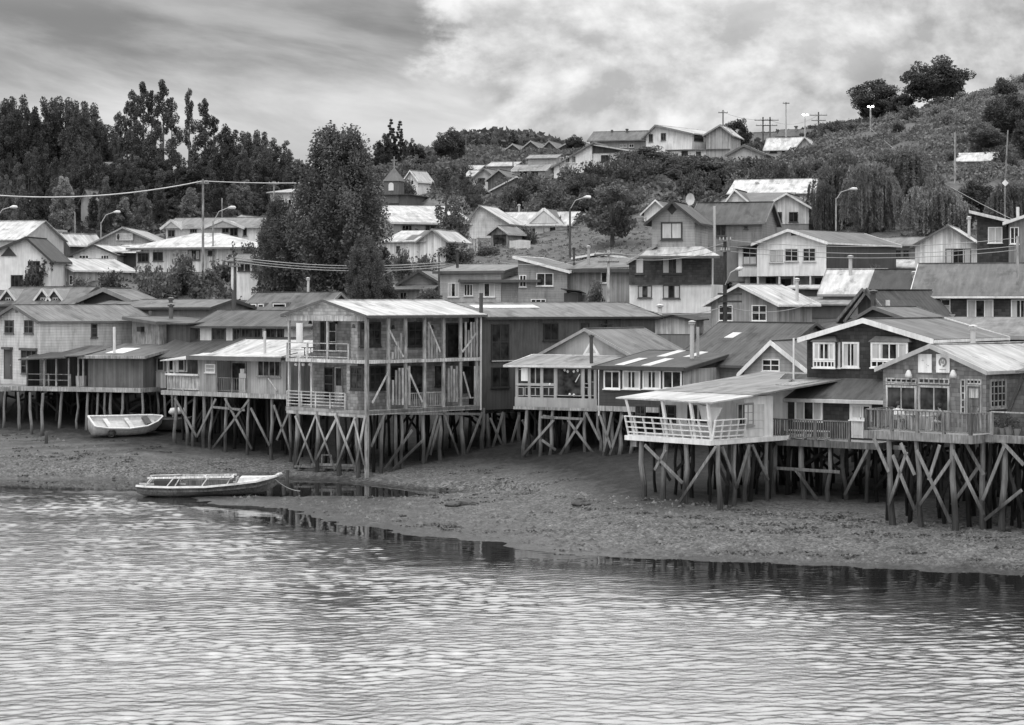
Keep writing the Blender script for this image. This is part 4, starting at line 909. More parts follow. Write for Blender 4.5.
h.deck((a1+.06, a1+7.5, d0+1.1, 0), z=0, t=.25, m=mat('w', .3), edge=mat('w', .22)); h.deck((W+.06, a1+7.5, .01, 3.2), z=0.0, t=.25, m=mat('w', .3))
h.rail([(a0+.05, -.1), (a0+.05, d0+.05), (a1-.05, d0+.05), (a1+.25, d0+1.3)], h=1.0, bal=.21, m=mat('w', .2), bw=.05, pw=.14, post=1.6)
h.rail([(a1+.3, d0+1.2), (a1+7, d0+1.2)], h=1.05, bal=0, rails=(1.0,), m=mat('w', .36), bw=.06, pw=.13, post=2.2)
q = MB(); q.box(a1+.5, a1+7, d0+1.6, d0+1.63, .0, .85); 
h.plane('s1', 0, d0+.15, 'u')
ts = h.stilts([889, 916, 952.5], d0+.15, z=-.3, r=.17, val=.31); ts2 = h.stilts([983, 1005], d0+1.3, z=-.3, r=.18, val=.31)
for a, b in (((874, 438), (889, 472)), ((901, 443), (915, 475)), ((893, 455), (915, 510)), ((917, 450), (951, 523)), ((951, 460), (920, 505)), ((953, 450), (984, 515)), ((978, 468), (952, 505)), ((966, 443), (984, 475)), ((1001, 440), (1024, 465)), ((1022, 490), (985, 520)), ((1005, 445), (983, 500)), ((889, 505), (907, 452)), ((940, 445), (929, 480))): h.brace(a, b, v=d0-.05 if a[0] < 960 else d0+1.1, val=.36)
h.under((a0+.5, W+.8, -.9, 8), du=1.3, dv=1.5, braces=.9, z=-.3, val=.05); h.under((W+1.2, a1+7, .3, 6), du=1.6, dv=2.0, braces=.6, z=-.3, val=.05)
CAFE = h
# W13 shingled lean-to next to it
h = House('shingle_hut', 'dark shingled hut with steeply sloping side wall next to the cafe', (1004, 94.6), (1075, 92), 439, depth=5, cat='hut')
q = MB(); q.hexa([(-.2, 0, 0), (2.6, 0, 0), (2.6, 4, 0), (-.2, 4, 0)], [(.75, .6, 2.8), (2.6, .6, 2.8), (2.6, 4, 2.8), (.75, 4, 2.8)]); h.part('wall', q, mat('s', .08))
q = MB(); q.bar((-.28, -.06, 0), (.7, .54, 2.85), .16, .1); h.part('corner_board', q, mat('p', .05))
q = MB(); q.slab([(.4, .3, 2.8), (2.9, .3, 2.8), (2.9, 4.3, 3.4), (.4, 4.3, 3.4)], .1); h.part('roof', q, mat('rx', .2))
h.under((.0, 2.6, 0, 4), du=1.4)

# things on the cafe deck
def leafy_pot(h, u, v, label, sc=1.0):
    x, y = h.world(u, v); e = empty('plant_pot', (x, y, h.z0+.004)); tag(e, label, 'plant pot', 'pots on the cafe deck')
    q = MB(); q.tube([(0, 0, 0), (0, 0, .3*sc)], [.15*sc, .2*sc], 12); q.build('pot', mat('p', .2), e)
    q = MB()
    for i in range(60):
        a = random.uniform(0, 6.28); r_ = random.uniform(.02, .25)*sc; z_ = random.uniform(.3, .72)*sc; d = Vector((random.gauss(0, 1), random.gauss(0, 1), random.gauss(0, 1))).normalized()*.07; e_ = d.orthogonal().normalized()*.04
        c = Vector((math.cos(a)*r_, math.sin(a)*r_, z_)); q.poly([c-d, c+e_, c+d, c-e_], [(0, 1, 2, 3)])
    q.build('foliage', leafmat('pot_leaf', .05, .16), e)
for px, sc, lb in ((996, 1.1, 'squat dark pot with a bushy plant, nearest the deck corner post'), (1003, 1.0, 'second potted plant along the cafe rail, between two larger ones'), (1010, 1.2, 'largest potted plant behind the plain single-bar rail'), (1018, 1.0, 'potted plant at the end of the row by the sloping hut')):
    h.pl['_q'] = (0, 0, 'u'); CAFE.pl['_q'] = (0, d0+1.75, 'u'); t = CAFE.hit('_q', px, 425)[0]; leafy_pot(CAFE, t, d0+1.75, lb, sc)
def person(h, u, v, face, label, shirt, hair=.03):
    x, y = h.world(u, v); e = empty('person', (x, y, h.z0+.004), math.atan2(h.U.y, h.U.x)+face); tag(e, label, 'person')
    J = {'pel': (0, 0, .5), 'ch': (0, -.03, .82), 'nk': (0, -.05, 1.0), 'hd': (0, -.08, 1.14), 'hd2': (0, -.09, 1.22),
         'ls': (-.17, -.03, .93), 'le': (-.23, -.16, .7), 'lh': (-.12, -.38, .76), 'rs': (.17, -.03, .93), 're': (.23, -.16, .7), 'rh': (.12, -.38, .76),
         'lp': (-.1, -.05, .48), 'lk': (-.12, -.42, .5), 'la': (-.12, -.44, .08), 'lf': (-.12, -.58, .04), 'rp': (.1, -.05, .48), 'rk': (.12, -.42, .5), 'ra': (.12, -.44, .08), 'rf': (.12, -.58, .04)}
    rad = dict(pel=.15, ch=.15, nk=.055, hd=.085, hd2=.085, ls=.07, le=.045, lh=.035, rs=.07, re=.045, rh=.035, lp=.09, lk=.06, la=.04, lf=.035, rp=.09, rk=.06, ra=.04, rf=.035)
    E = [('pel', 'ch'), ('ch', 'nk'), ('nk', 'hd'), ('hd', 'hd2'), ('ch', 'ls'), ('ls', 'le'), ('le', 'lh'), ('ch', 'rs'), ('rs', 're'), ('re', 'rh'), ('pel', 'lp'), ('lp', 'lk'), ('lk', 'la'), ('la', 'lf'), ('pel', 'rp'), ('rp', 'rk'), ('rk', 'ra'), ('ra', 'rf')]
    ks = list(J); me = bpy.data.meshes.new('body'); me.from_pydata([J[k] for k in ks], [(ks.index(a), ks.index(b)) for a, b in E], [])
    o = bpy.data.objects.new('body', me); COL.objects.link(o); o.parent = e
    md = o.modifiers.new('skin', 'SKIN'); o.modifiers.new('sub', 'SUBSURF').levels = 1; o.modifiers['sub'].render_levels = 1
    for i, k in enumerate(ks):
        me.skin_vertices[0].data[i].radius = (rad[k], rad[k]); me.skin_vertices[0].data[i].use_root = (k == 'pel')
    me.materials.append(mat('p', .35))
    q = MB(); q.tube([(0, -.02, .52), (0, -.03, .75), (0, -.04, .96), (0, -.05, 1.01)], [.18, .19, .16, .07], 12)
    for sx in (-1, 1): q.tube([(sx*.17, -.03, .94), (sx*.235, -.16, .69), (sx*.15, -.33, .75)], [.085, .065, .05], 8)
    q.build('shirt', shirt, e, True)
    q = MB(); q.tube([(0, -.05, 1.08), (0, -.06, 1.2), (0, -.07, 1.29), (0, -.08, 1.33)], [.075, .115, .09, .03], 12); q.build('hair', mat('p', hair), e, True)
def stool(h, u, v, label):
    x, y = h.world(u, v); e = empty('stool', (x, y, h.z0+.003), math.atan2(h.U.y, h.U.x)); tag(e, label, 'stool')
    q = MB(); q.box(-.19, .19, -.19, .19, .35, .39); q.build('seat', mat('w', .2), e)
    for a in (-.15, .15):
        for b in (-.15, .15): q = MB(); q.bar((a, b, 0), (a, b, .35), .04); q.build('leg', mat('w', .2), e)
def table(h, u, v, label):
    x, y = h.world(u, v); e = empty('table', (x, y, h.z0+.003), math.atan2(h.U.y, h.U.x)); tag(e, label, 'table')
    q = MB(); q.box(-.5, .5, -.35, .35, .7, .74); q.build('table_top', mat('w', .4), e)
    for a in (-.42, .42):
        for b in (-.28, .28): q = MB(); q.bar((a, b, 0), (a, b, .7), .05); q.build('leg', mat('w', .35), e)
for i, (px, sh, lb, st, tb) in enumerate(((897.5, mat('p', .7), 'dark-haired person in a white top seated behind the cafe rail', 'wooden stool under the person in the white top', 'small plank table in front of the person in the white top'), (941, mat('p', .12), 'dark-haired person in a dark top seated by the second cafe window', 'wooden stool under the person in the dark top', 'small plank table in front of the person in the dark top'))):
    CAFE.pl['_q'] = (0, -.75, 'u'); t = CAFE.hit('_q', px, 425)[0]
    person(CAFE, t, -.75, R(60 if i == 0 else -50), lb, sh); stool(CAFE, t, -.75, st); table(CAFE, t+(.85 if i == 0 else -.85), -.95, tb)
# ------------------------------------------------------------------ houses up the slope
GH = 'houses on the hillside'
DKF = mat('p', .06)
def hill(name, label, A, B, base, eave, peak, roof='gv', depth=6, right=None, wm=None, rv=.4, trim=None, oh=.35, wins=(), fr=None, foot=True, cat='house', peakD=None, am=None, pipes=(), rk=None, left=(), rwins=(), nx=2, cur=0, tw=.2):
    D = (A[1]+B[1])/2; wm_ = abs(B[0]-A[0])*D/F; dd = A[1]-B[1]; lim = (.75 if right else .3)*wm_; dd = max(-lim, min(lim, dd)); A = (A[0], D+dd/2); B = (B[0], D-dd/2)
    h = House(name, label, A, B, base, depth, right, cat, GH, baseD=D)
    zp = h.z(peak, peakD or (D if roof in ('gv',) else D+h.D/2*(1 if roof in ('gu', 'hip') else 2)))
    a = h.hit('f', am, 250)[0] if am is not None else None
    h.vol(z0=0, z1=h.z(eave, D), roof=roof, peak=zp, wm=wm or mat('h', .6), rv=rv, trim=trim, oh=oh, am=a, tw=tw)
    if foot: h.foot()
    for r in wins: h.win('f', r[:4], fr=fr or WHITE, nx=r[4] if len(r) > 4 else nx, ny=r[5] if len(r) > 5 else 1, cur=r[6] if len(r) > 6 else cur)
    for r in rwins: h.win('r', r[:4], fr=fr or WHITE, nx=nx, cur=cur)
    for r in left: h.win('l', r[:4], fr=fr or WHITE, nx=nx, cur=cur)
    for p in pipes: h.pipe(p[0], p[1], p[2], v=p[3] if len(p) > 3 else h.D*.4, r=p[4] if len(p) > 4 else .12, val=p[5] if len(p) > 5 else .4)
    return h

# ---- west side
h = hill('house', 'white house with dark steep hipped roof and little roof dormer', (-22, 186.3), (50, 185.7), 290, 259, 238, 'gv', depth=5, wm=mat('p', .74), rv=.1, trim=DKF, wins=[(11, 275, 23, 288, 3), (28, 261, 40, 266, 2)], fr=DKF, am=27)
q = MB(); t, z = h.hit('f', 9, 256); q.poly([(t-.7, -.1, z), (t+.7, -.1, z), (t, -.1, z+.8), (t-.7, 1.5, z), (t+.7, 1.5, z), (t, 1.5, z+.8)], [(0, 1, 2), (0, 2, 5, 3), (2, 1, 4, 5)]); h.part('dormer', q, DKF)
hill('house', 'house at the frame edge with a wide blank white sloping roof', (-60, 214), (21, 208), 262, 239, 221, 'gu', depth=9, rv=.62, wm=mat('p', .5), peakD=213)
hill('flat_roof_house', 'white flat-roofed block just below the forest with a dark side porch', (15, 231), (41, 229), 258, 230, 229, 'flat', depth=5, wm=mat('p', .72), rv=.3, trim=mat('p', .4))
h = hill('warehouse', 'large grey gable-fronted warehouse with a white sign board high on its wall', (92, 224), (160, 224), 266, 244, 228, 'gv', depth=14, wm=mat('c', .36), rv=.45, trim=mat('p', .3), am=123, wins=[(107, 252, 111, 256, 1)], cat='warehouse', tw=.1)
t0, z1 = h.hit('f', 116, 233); t1, z0 = h.hit('f', 133, 240.5); q = MB(); q.box(t0, t1, -.1, -.03, z0, z1); s_ = h.part('sign_board', q, mat('p', .6))
q = MB(); q.tube([(t0+.25, -.11, (z0+z1)/2-.3), (t0+.25, -.11, (z0+z1)/2), (t0+.25, -.11, (z0+z1)/2+.3)], [.06, .15, .06], 10); h.part('emblem', q, mat('p', .06), s_)
q = MB()
for zz_, n_ in ((.62, 7), (.3, 6)):
    for k in range(n_): a = t0+.55+k*(t1-t0-.7)/n_; q.box(a, a+.09, -.112, -.101, z0+(z1-z0)*zz_-.07, z0+(z1-z0)*zz_+.07)
h.part('sign_marks', q, mat('p', .42), s_)
hill('barn', 'long white-roofed shed with open dark gable beside the warehouse', (57, 232), (70, 226), 258, 243, 234, 'gv', depth=9, right=100, wm=mat('v', .1), rv=.62, trim=mat('p', .6), cat='shed')
hill('house', 'low white gable house in front of the warehouse, bright roof falling toward the forest', (73, 205), (117, 201), 272, 255, 245.5, 'gv', depth=10, wm=mat('p', .7), rv=.64, trim=DKF, am=95, wins=[(79, 255, 89, 260, 3), (101, 255, 109, 260, 3)], tw=.12)
h = hill('house', 'house with an arched white window in its gable and a plain pale side roof', (43, 193), (74, 189), 286, 270, 258.5, 'gv', right=133, wm=mat('p', .34), rv=.56, trim=mat('p', .6), am=51, wins=[(60.5, 267, 67, 281, 2), (69.5, 275, 73, 285, 1)], tw=.15)
t, z0 = h.hit('f', 52.5, 279); _, z1 = h.hit('f', 52.5, 266); n = 12; q = MB(); r_ = .42
arc = lambda r, y: [(t+r*math.cos(math.pi*i/n), y, z1+r*math.sin(math.pi*i/n)) for i in range(n+1)]+[(t-r, y, z0), (t+r, y, z0)]
A_, B_ = arc(r_, -.07), arc(r_*.72, -.07); m_ = len(A_)
q.poly(A_+B_+arc(r_, 0), [(i, (i+1) % m_, m_+(i+1) % m_, m_+i) for i in range(m_)]+[(i, 2*m_+i, 2*m_+(i+1) % m_, (i+1) % m_) for i in range(m_)]); q.box(t-.03, t+.03, -.065, -.02, z0, z1+r_*.8); f = h.part('arched_window', q, mat('p', .8))
q = MB(); q.poly(arc(r_*.8, -.02), [tuple(range(m_))]); h.part('pane', q, glass(), f)
q = MB(); q.box(h.W, h.W+.04, .05, h.D-.05, h.z(287, 191), h.z(271, 191)); h.part('side_cladding', q, mat('v', .4))
hill('house', 'small grey-sided house under a bright roof wedged between warehouse and hipped house', (112, 209), (140, 206), 268, 254, 245, 'gu', depth=6, wm=mat('v', .22), rv=.62, trim=DKF)
h = hill('house', 'wide white house under a big bright hipped roof above the shrubs', (136, 203), (240, 199), 272, 248.5, 233, 'hip', depth=9, wm=mat('v', .74), rv=.66, trim=mat('p', .2), oh=.7, peakD=205, wins=[(138, 253, 149, 262, 3), (153, 252, 163, 261, 2), (188, 250, 200, 260, 2, 1, 1), (208, 250.5, 214, 255.5, 1)], fr=mat('p', .1))
q = MB(); q.slab([(-2.4, -.8, h.z(252)), (.9, -.9, h.z(251)), (.9, 3, h.z(246)), (-1.8, 3, h.z(247))], .1); h.part('porch_roof', q, mat('rx', .6))
q = MB(); q.box(-1.6, .0, .6, 3, -.5, h.z(252)); h.part('porch', q, mat('p', .08))
h = hill('house', 'long bungalow with two small porch gables just under the forest, grey roof', (166, 237), (262, 233), 244, 227, 218.5, 'gu', depth=7, wm=mat('p', .7), rv=.33, trim=mat('p', .4), wins=[(168, 230, 175, 237), (190, 229, 197, 233, 3), (222, 226, 229, 233), (230, 227, 238, 236, 2), (243, 228, 247, 236, 1)], fr=mat('p', .2))
for a, b, c_ in ((165, 184, 174), (206, 246, 231)):
    t0 = h.hit('f', a, 230)[0]; t1 = h.hit('f', b, 230)[0]; z0 = h.z(227.5); q = MB(); q.poly([(t0, -.8, z0), (t1, -.8, z0), ((t0+t1)/2, -.8, h.z(220)), (t0, 3, z0), (t1, 3, z0), ((t0+t1)/2, 3, h.z(220))], [(0, 1, 2), (0, 2, 5, 3), (1, 4, 5, 2)]); g = h.part('porch_gable', q, mat('p', .35))
    q = MB(); q.bar((t0-.2, -.86, z0-.1), ((t0+t1)/2, -.86, h.z(219.5)), .06, .28); q.bar((t1+.2, -.86, z0-.1), ((t0+t1)/2, -.86, h.z(219.5)), .06, .28); h.part('bargeboard', q, mat('p', .55), g)
hill('house', 'cottage with twin roof ridges at the edge of the forest behind the bungalow', (228, 243), (258, 240), 240, 223, 216, 'gv', depth=6, wm=mat('p', .5), rv=.3, trim=mat('p', .5))
hill('house', 'square beige two-storey house showing beside the giant poplar', (270, 252), (296, 249), 225, 193, 189, 'hip', depth=7, wm=mat('p', .42), rv=.45, wins=[(280, 199, 285, 209, 2), (288, 199, 292, 209, 1)], peakD=255)
hill('house', 'tiny white house front almost lost among the tall forest trees', (81, 272), (91, 271.5), 236, 200, 190, 'gv', depth=3, wm=mat('p', .36), rv=.3)
hill('cabin', 'grey-roofed cabin high among the forest trees', (76, 318), (102, 315), 186, 169, 163, 'gu', depth=6, wm=mat('p', .3), rv=.35, cat='cabin')
# roofs between the street and the shore
h = hill('house', 'shingled house with three small gable dormers on its grey roof', (-6, 168), (72, 162), 322, 304, 288, 'gu', depth=7, wm=mat('s', .16), rv=.22, trim=mat('p', .1), peakD=170)
for px in (10, 45, 57):
    h.pl['_d'] = (0, .8, 'u'); t, z = h.hit('_d', px, 309); z1 = z+.9; q = MB(); q.poly([(t-.5, .6, z), (t+.5, .6, z), (t+.5, .6, z1), (t, .6, z1+.6), (t-.5, .6, z1), (t-.5, 3, z), (t+.5, 3, z), (t+.5, 3, z1), (t, 3, z1+.6), (t-.5, 3, z1)], [(0, 1, 2, 3, 4), (0, 4, 9, 5), (1, 6, 7, 2)]); d = h.part('dormer', q, mat('s', .14))
    q = MB(); q.slab([(t-.75, .35, z1-.25), (t, .35, z1+.62), (t, 3, z1+.62), (t-.75, 3, z1-.25)], .07); q.slab([(t, .35, z1+.62), (t+.75, .35, z1-.25), (t+.75, 3, z1-.25), (t, 3, z1+.62)], .07); h.part('dormer_roof', q, mat('p', .26), d)
    q = MB(); q.bar((t-.75, .3, z1-.25), (t, .3, z1+.65), .05, .16); q.bar((t+.75, .3, z1-.25), (t, .3, z1+.65), .05, .16); h.part('bargeboard', q, mat('p', .6), d)
    h.pl['_d'] = (0, .58, 'u'); h.win('_d', (t-.25, t+.25, z+.15, z1), pxs=False, nx=2, fr=mat('p', .6))
hill('house', 'house with a dark open gable and grey clipped roof behind the long pale roof', (84, 166), (132, 160), 318, 299.5, 289, 'gv', right=150, depth=6, wm=mat('p', .05), rv=.26, trim=mat('p', .22), oh=.5, tw=.35)
hill('house', 'low house with a broad flat grey roof and two stub chimneys behind the board shack', (92, 160), (208, 155), 326, 308, 300.5, 'gu', depth=8, wm=mat('p', .2), rv=.25, trim=DKF, peakD=163, pipes=[(150, 305, 311, 2, .12, .1), (171, 300, 308, 2, .15, .1), (162, 304, 308, 3, .1, .6)])
h = hill('house', 'shingle-roofed house with two white roof windows behind the street pole', (241, 166), (318, 160), 325, 312.5, 293.5, 'gu', depth=8, wm=mat('s', .2), rv=.2, trim=mat('p', .25), peakD=168, pipes=[(308, 280, 295, 4, .1, .5)])
h.pl['_d'] = (0, 1.0, 'u')
for r in ((250, 304, 256.5, 312.5), (258, 304, 264, 312.5), (273, 303.5, 286, 312.5)):
    t0, z1 = h.hit('_d', r[0], r[1]); t1, z0 = h.hit('_d', r[2], r[3]); q = MB(); q.box(t0-.1, t1+.1, 1.0, 3.4, z0, z1+.1); d = h.part('dormer', q, mat('s', .2)); h.win('_d', r, nx=1, fr=mat('p', .75), sill=False)
hill('house', 'white-walled house with a band of dark windows behind the tall street pole', (231, 181), (259, 179), 300, 261, 255, 'gu', depth=5, wm=mat('p', .76), rv=.25, wins=[(238, 264, 244, 271), (245, 264, 250, 271), (252, 264, 257, 271)], fr=DKF)

# ---- centre
h = hill('church', 'small dark wooden church with a steepled belfry and cross', (387, 256), (407, 254), 224, 195, 194, 'flat', depth=8, wm=mat('c', .1), rv=.15, cat='church')
tz = h.z(195, 255); t0 = h.hit('f', 384, 190)[0]; t1 = h.hit('f', 399, 190)[0]; z1 = h.z(181, 255); c_ = (t0+t1)/2; v1 = t1-t0
q = MB(); q.box(t0, t1, -.1, v1, tz-1, z1); b = h.part('belfry', q, mat('c', .12))
q = MB(); e = .12; q.poly([(t0-e, -.1-e, z1), (t1+e, -.1-e, z1), (t1+e, v1+e, z1), (t0-e, v1+e, z1), (c_, v1/2, h.z(166.5, 255))], [(3, 2, 1, 0), (0, 1, 4), (1, 2, 4), (2, 3, 4), (3, 0, 4)]); h.part('spire', q, mat('p', .12), b)
zc = h.z(166.5, 255); q = MB(); q.bar((c_, v1/2, zc-.1), (c_, v1/2, zc+1.3), .1); q.bar((c_-.4, v1/2, zc+.85), (c_+.4, v1/2, zc+.85), .1); h.part('cross', q, mat('p', .3), b)
q = MB(); n = 10; r_ = .33; zb = h.z(190.5, 255); za = zb+.65; q.poly([(c_+r_*math.cos(math.pi*i/n), -.15, za+r_*math.sin(math.pi*i/n)) for i in range(n+1)]+[(c_-r_, -.15, zb), (c_+r_, -.15, zb)], [tuple(range(n+3))]); h.part('belfry_opening', q, mat('p', .7), b)
q = MB(); q.slab([(h.W, .5, h.z(217, 256)), (h.W+4.2, .5, h.z(217, 256)), (h.W+4.2, 8, h.z(197, 263)), (h.W, 8, h.z(197, 263))], .1); h.part('nave_roof', q, mat('rx', .2))
q = MB(); q.box(h.W+.01, h.W+4.0, .7, 7.9, -1, h.z(217, 256)); h.part('nave_wall', q, mat('c', .12))
hill('house', 'small white gable house beside the church', (405, 291), (418, 286), 197, 180, 171, 'gv', depth=5, right=431, wm=mat('p', .72), rv=.5, trim=WHITE, wins=[(411, 180, 414, 185, 1)], tw=.12)
hill('barn', 'white gabled barn with a very long bright roof behind the thin tree', (468, 240), (507, 233), 240, 223, 206, 'gv', depth=6, wm=mat('h', .7), rv=.58, trim=mat('p', .2), am=480, cat='barn', tw=.12)
h = hill('house', 'long open-sided house under a broad white roof downhill of the church', (394, 234), (470, 238), 237, 223, 207, 'sv', depth=9, wm=mat('p', .3), rv=.6, trim=mat('p', .55), peakD=244, wins=[(402, 225, 412, 232, 3), (425, 225, 440, 232, 3)], fr=mat('p', .2))
h = hill('house', 'white house with dark patches on its tin roof, next to the giant poplar', (420, 207), (446, 202), 268, 240, 230, 'gv', depth=7, wm=mat('v', .72), rv=.58, trim=mat('p', .25), am=433, tw=.12)
q = MB(); q.box(-3.6, -.02, .1, 6, -2, h.z(242)); h.part('wing_wall', q, mat('v', .66)); q = MB(); q.slab([(-4.0, -.2, h.z(242.5)), (.6, -.2, h.z(242)), (.9, 4.2, h.z(230)), (-3.4, 4.2, h.z(230))], .1); w_ = h.part('wing_roof', q, mat('rx', .6))
q = MB(); sl = (h.z(230)-h.z(242.3))/4.4
for a, b, v0, v1_ in ((-1.6, -.8, .4, 2.4), (-.9, -.3, 2.0, 4.0), (-.3, .3, 2.6, 4.0)): zq = lambda v: h.z(242.2)+sl*(v+.2)+.11; q.slab([(a, v0, zq(v0)), (b, v0, zq(v0)), (b, v1_, zq(v1_)), (a, v1_, zq(v1_))], .03)
h.part('rust_sheet', q, mat('p', .12), w_)
h.pl['_w'] = (0, .1, 'u'); h.win('_w', (396.5, 246, 400, 252), nx=1, fr=DKF)
hill('shed', 'small open-fronted shed in the sloping meadow', (491, 227), (508, 224), 248, 233, 226.5, 'gv', depth=5, right=522, wm=mat('w', .3), rv=.3, trim=mat('p', .5), cat='shed', wins=[(493, 234, 507, 247.5, 1)], fr=mat('w', .3), tw=.1)
h = hill('house', 'white bungalow with a bright front gable above the meadow', (498, 244), (568, 238), 240, 225, 212.5, 'gu', depth=8, wm=mat('p', .7), rv=.56, trim=mat('p', .7), peakD=244, wins=[(531, 227, 535, 234), (550, 226, 556, 234)], fr=DKF, pipes=[(519, 206, 213, 4)])
t0 = h.hit('f', 529, 225)[0]; t1 = h.hit('f', 561, 225)[0]; z0 = h.z(223); zt = h.z(209); q = MB(); q.poly([(t0, -.4, z0), (t1, -.4, z0), ((t0+t1)/2, -.4, zt), (t0, 4, z0), (t1, 4, z0), ((t0+t1)/2, 4, zt)], [(0, 1, 2), (0, 2, 5, 3), (1, 4, 5, 2)]); g = h.part('front_gable', q, mat('p', .6))
q = MB(); q.bar((t0-.3, -.47, z0-.2), ((t0+t1)/2, -.47, zt+.05), .08, .3); q.bar((t1+.3, -.47, z0-.2), ((t0+t1)/2, -.47, zt+.05), .08, .3); q.box(t0-.3, t1+.4, -.5, -.42, z0-.3, z0-.05); h.part('bargeboard', q, WHITE, g)
q = MB(); q.slab([((t0+t1)/2, -.3, zt+.01), (t1+.3, -.3, z0-.1), (t1+.3, 5, z0-.1), ((t0+t1)/2, 5, zt+.01)], .06); h.part('gable_roof', q, mat('p', .13), g)
hill('house', 'white gable end just visible behind the round street tree', (644, 236), (668, 234), 240, 212, 200.5, 'gv', depth=6, wm=mat('p', .72), rv=.25, trim=WHITE, tw=.15)
hill('house', 'low white house mostly hidden by the round street tree', (566, 243), (645, 240), 243, 224, 214, 'gu', depth=7, wm=mat('p', .7), rv=.45, trim=WHITE, wins=[(574, 228, 580, 234), (606, 229, 612, 235), (628, 228, 634, 234)], fr=DKF)
h = hill('house', 'low pale house with two stepped shed roofs and drawn curtains facing the water', (438, 180), (501, 176), 305, 272, 266, 'sv', depth=6, wm=mat('h', .56), rv=.32, trim=mat('p', .12), wins=[(448, 283, 459, 297, 3, 1, 1), (464, 284, 473, 296, 3), (479, 283, 495, 297, 3, 1, 1)], pipes=[(457.5, 251, 266, 3, .12, .05)])
h.vol(rect=(h.W*.42, h.W+3.2, -.12, 6), z0=h.z(283), z1=h.z(281), roof='sv', peak=h.z(273), rv=.4, trim=mat('p', .1), wm=mat('h', .4), roofname='lower_roof')
q = MB(); q.box(h.W+.02, h.W+3.0, .1, 6, -1, h.z(282)); h.part('wing_wall', q, mat('h', .28))
h = hill('cottage', 'little grey cottage with a porch roof beside the stepped-roof house', (401, 185), (440, 182), 305, 283, 271, 'gv', depth=5, wm=mat('h', .36), rv=.3, trim=mat('p', .1), cat='cottage')
q = MB(); t0 = h.hit('f', 386, 290)[0]; q.slab([(t0-.2, -1.6, h.z(291)), (h.W, -1.6, h.z(290)), (h.W, .1, h.z(285)), (t0+.6, .1, h.z(286))], .1); h.part('porch_roof', q, mat('p', .14))
q = MB(); q.box(t0, h.W-.1, -1.3, -.05, -1, h.z(290)); h.part('porch', q, mat('v', .36)); h.pl['_p2'] = (0, -1.3, 'u')
for r in ((393, 292, 399, 300), (400, 292, 407, 301)): h.win('_p2', r, fr=mat('p', .3))
h = hill('house', 'grey two-storey house with white-edged single-pitch roof and white window frames', (518, 178), (567, 174), 306, 258, 271, 'su', depth=9, wm=mat('h', .34), rv=.24, trim=mat('p', .78), wins=[(519.5, 275, 526.5, 287, 2), (536.5, 273, 553.5, 286, 2), (531, 299, 546, 304, 3)], fr=mat('p', .8), peakD=176, tw=.24)
q = MB(); q.box(h.W+.03, h.W+5.3, .6, 8.5, -1.5, h.z(270)); h.part('wing_wall', q, mat('v', .3)); q = MB(); q.slab([(h.W-.2, .1, h.z(270)), (h.W+5.7, .1, h.z(268)), (h.W+5.7, 9, h.z(259, 185)), (h.W-.2, 9, h.z(259, 185))], .1); h.part('wing_roof', q, mat('rx', .26))
q = MB(); q.box(h.W-.1, h.W+5.7, .03, .09, h.z(272.5), h.z(269)); h.part('fascia', q, mat('p', .08))
h.pl['_w'] = (0, .6, 'u'); h.win('_w', (601, 272, 607.5, 283), nx=1, fr=mat('p', .8)); h.pipe(574, 249, 265, v=3, r=.1, val=.06); h.pipe(588.5, 248, 263, v=3.5, r=.12, val=.35)
q = MB(); q.slab([(h.W-.1, -1.6, h.z(289)), (h.W+1.5, -1.6, h.z(291)), (h.W+1.5, .5, h.z(294)), (h.W-.1, .5, h.z(291))], .08); q.box(h.W+.1, h.W+1.3, -1.3, -.0, -.5, h.z(293)); h.part('lean_to', q, mat('p', .07))
h = hill('house', 'pale shed-roofed house showing only as a white roof behind the single-pitch house', (576, 205), (622, 202), 275, 258, 254, 'gv', depth=5, wm=mat('p', .1), rv=.5, trim=mat('p', .75), tw=.12)
# the tall three-storey house
h = House('house', 'tall three-storey house with pale gable top, dark shingled middle and white ground floor', (629, 166), (711, 164.2), 313, depth=6, group=GH, baseD=165)
W = h.W; za = h.z(284.5, 165); zb = h.z(256, 165); u0 = h.hit('f', 651, 250)[0]; u1 = h.hit('f', 694, 250)[0]; DS2 = mat('s', .075)
h.vol(rect=(0, W, .15, 6), z0=0, z1=za, roof='flat', wm=mat('p', .7), rv=.2, oh=-.1, roofname='floor_slab'); h.foot()
h.vol(rect=(0, u0+.3, 0, 6), z0=za, z1=h.z(262, 166), roof='su', peak=h.z(247, 166), wm=DS2, rv=.12, oh=.15, trim=mat('p', .3), roofname='side_roof')
h.vol(rect=(u0+.3, W, 0, 6), z0=za, z1=zb, roof='flat', wm=DS2, rv=.12, oh=-.05, roofname='floor_slab')
h.vol(rect=(u0, u1, .3, 6), z0=zb, z1=h.z(219), roof='gv', peak=h.z(202.5, 166), wm=mat('h', .38), rv=.14, trim=mat('p', .06), oh=.5, tw=.2)
q = MB(); e0 = h.hit('f', 642, 256)[0]; e1 = h.hit('f', 722, 256)[0]; q.slab([(e0, -1.0, h.z(257)), (e1, -1.0, h.z(256.5)), (u1+.6, .28, h.z(247.5)), (u0-.1, .28, h.z(248))], .08); h.part('porch_roof', q, mat('rx', .6))
q = MB(); q.box(e0, e1, -1.08, -1.005, h.z(258.5), h.z(256)); h.part('fascia', q, mat('p', .12))
h.pl['u'] = (0, .3, 'u'); h.pl['g'] = (0, .15, 'u')
h.win('u', (661, 222, 682.5, 240), fr=mat('p', .06), nx=2, cur=2, bw=.12); h.win('f', (635.5, 257.5, 644, 274), fr=mat('p', .1), nx=1, cur=2); h.win('f', (662, 256.5, 683, 274), fr=mat('p', .06), nx=2, cur=1, bw=.1)
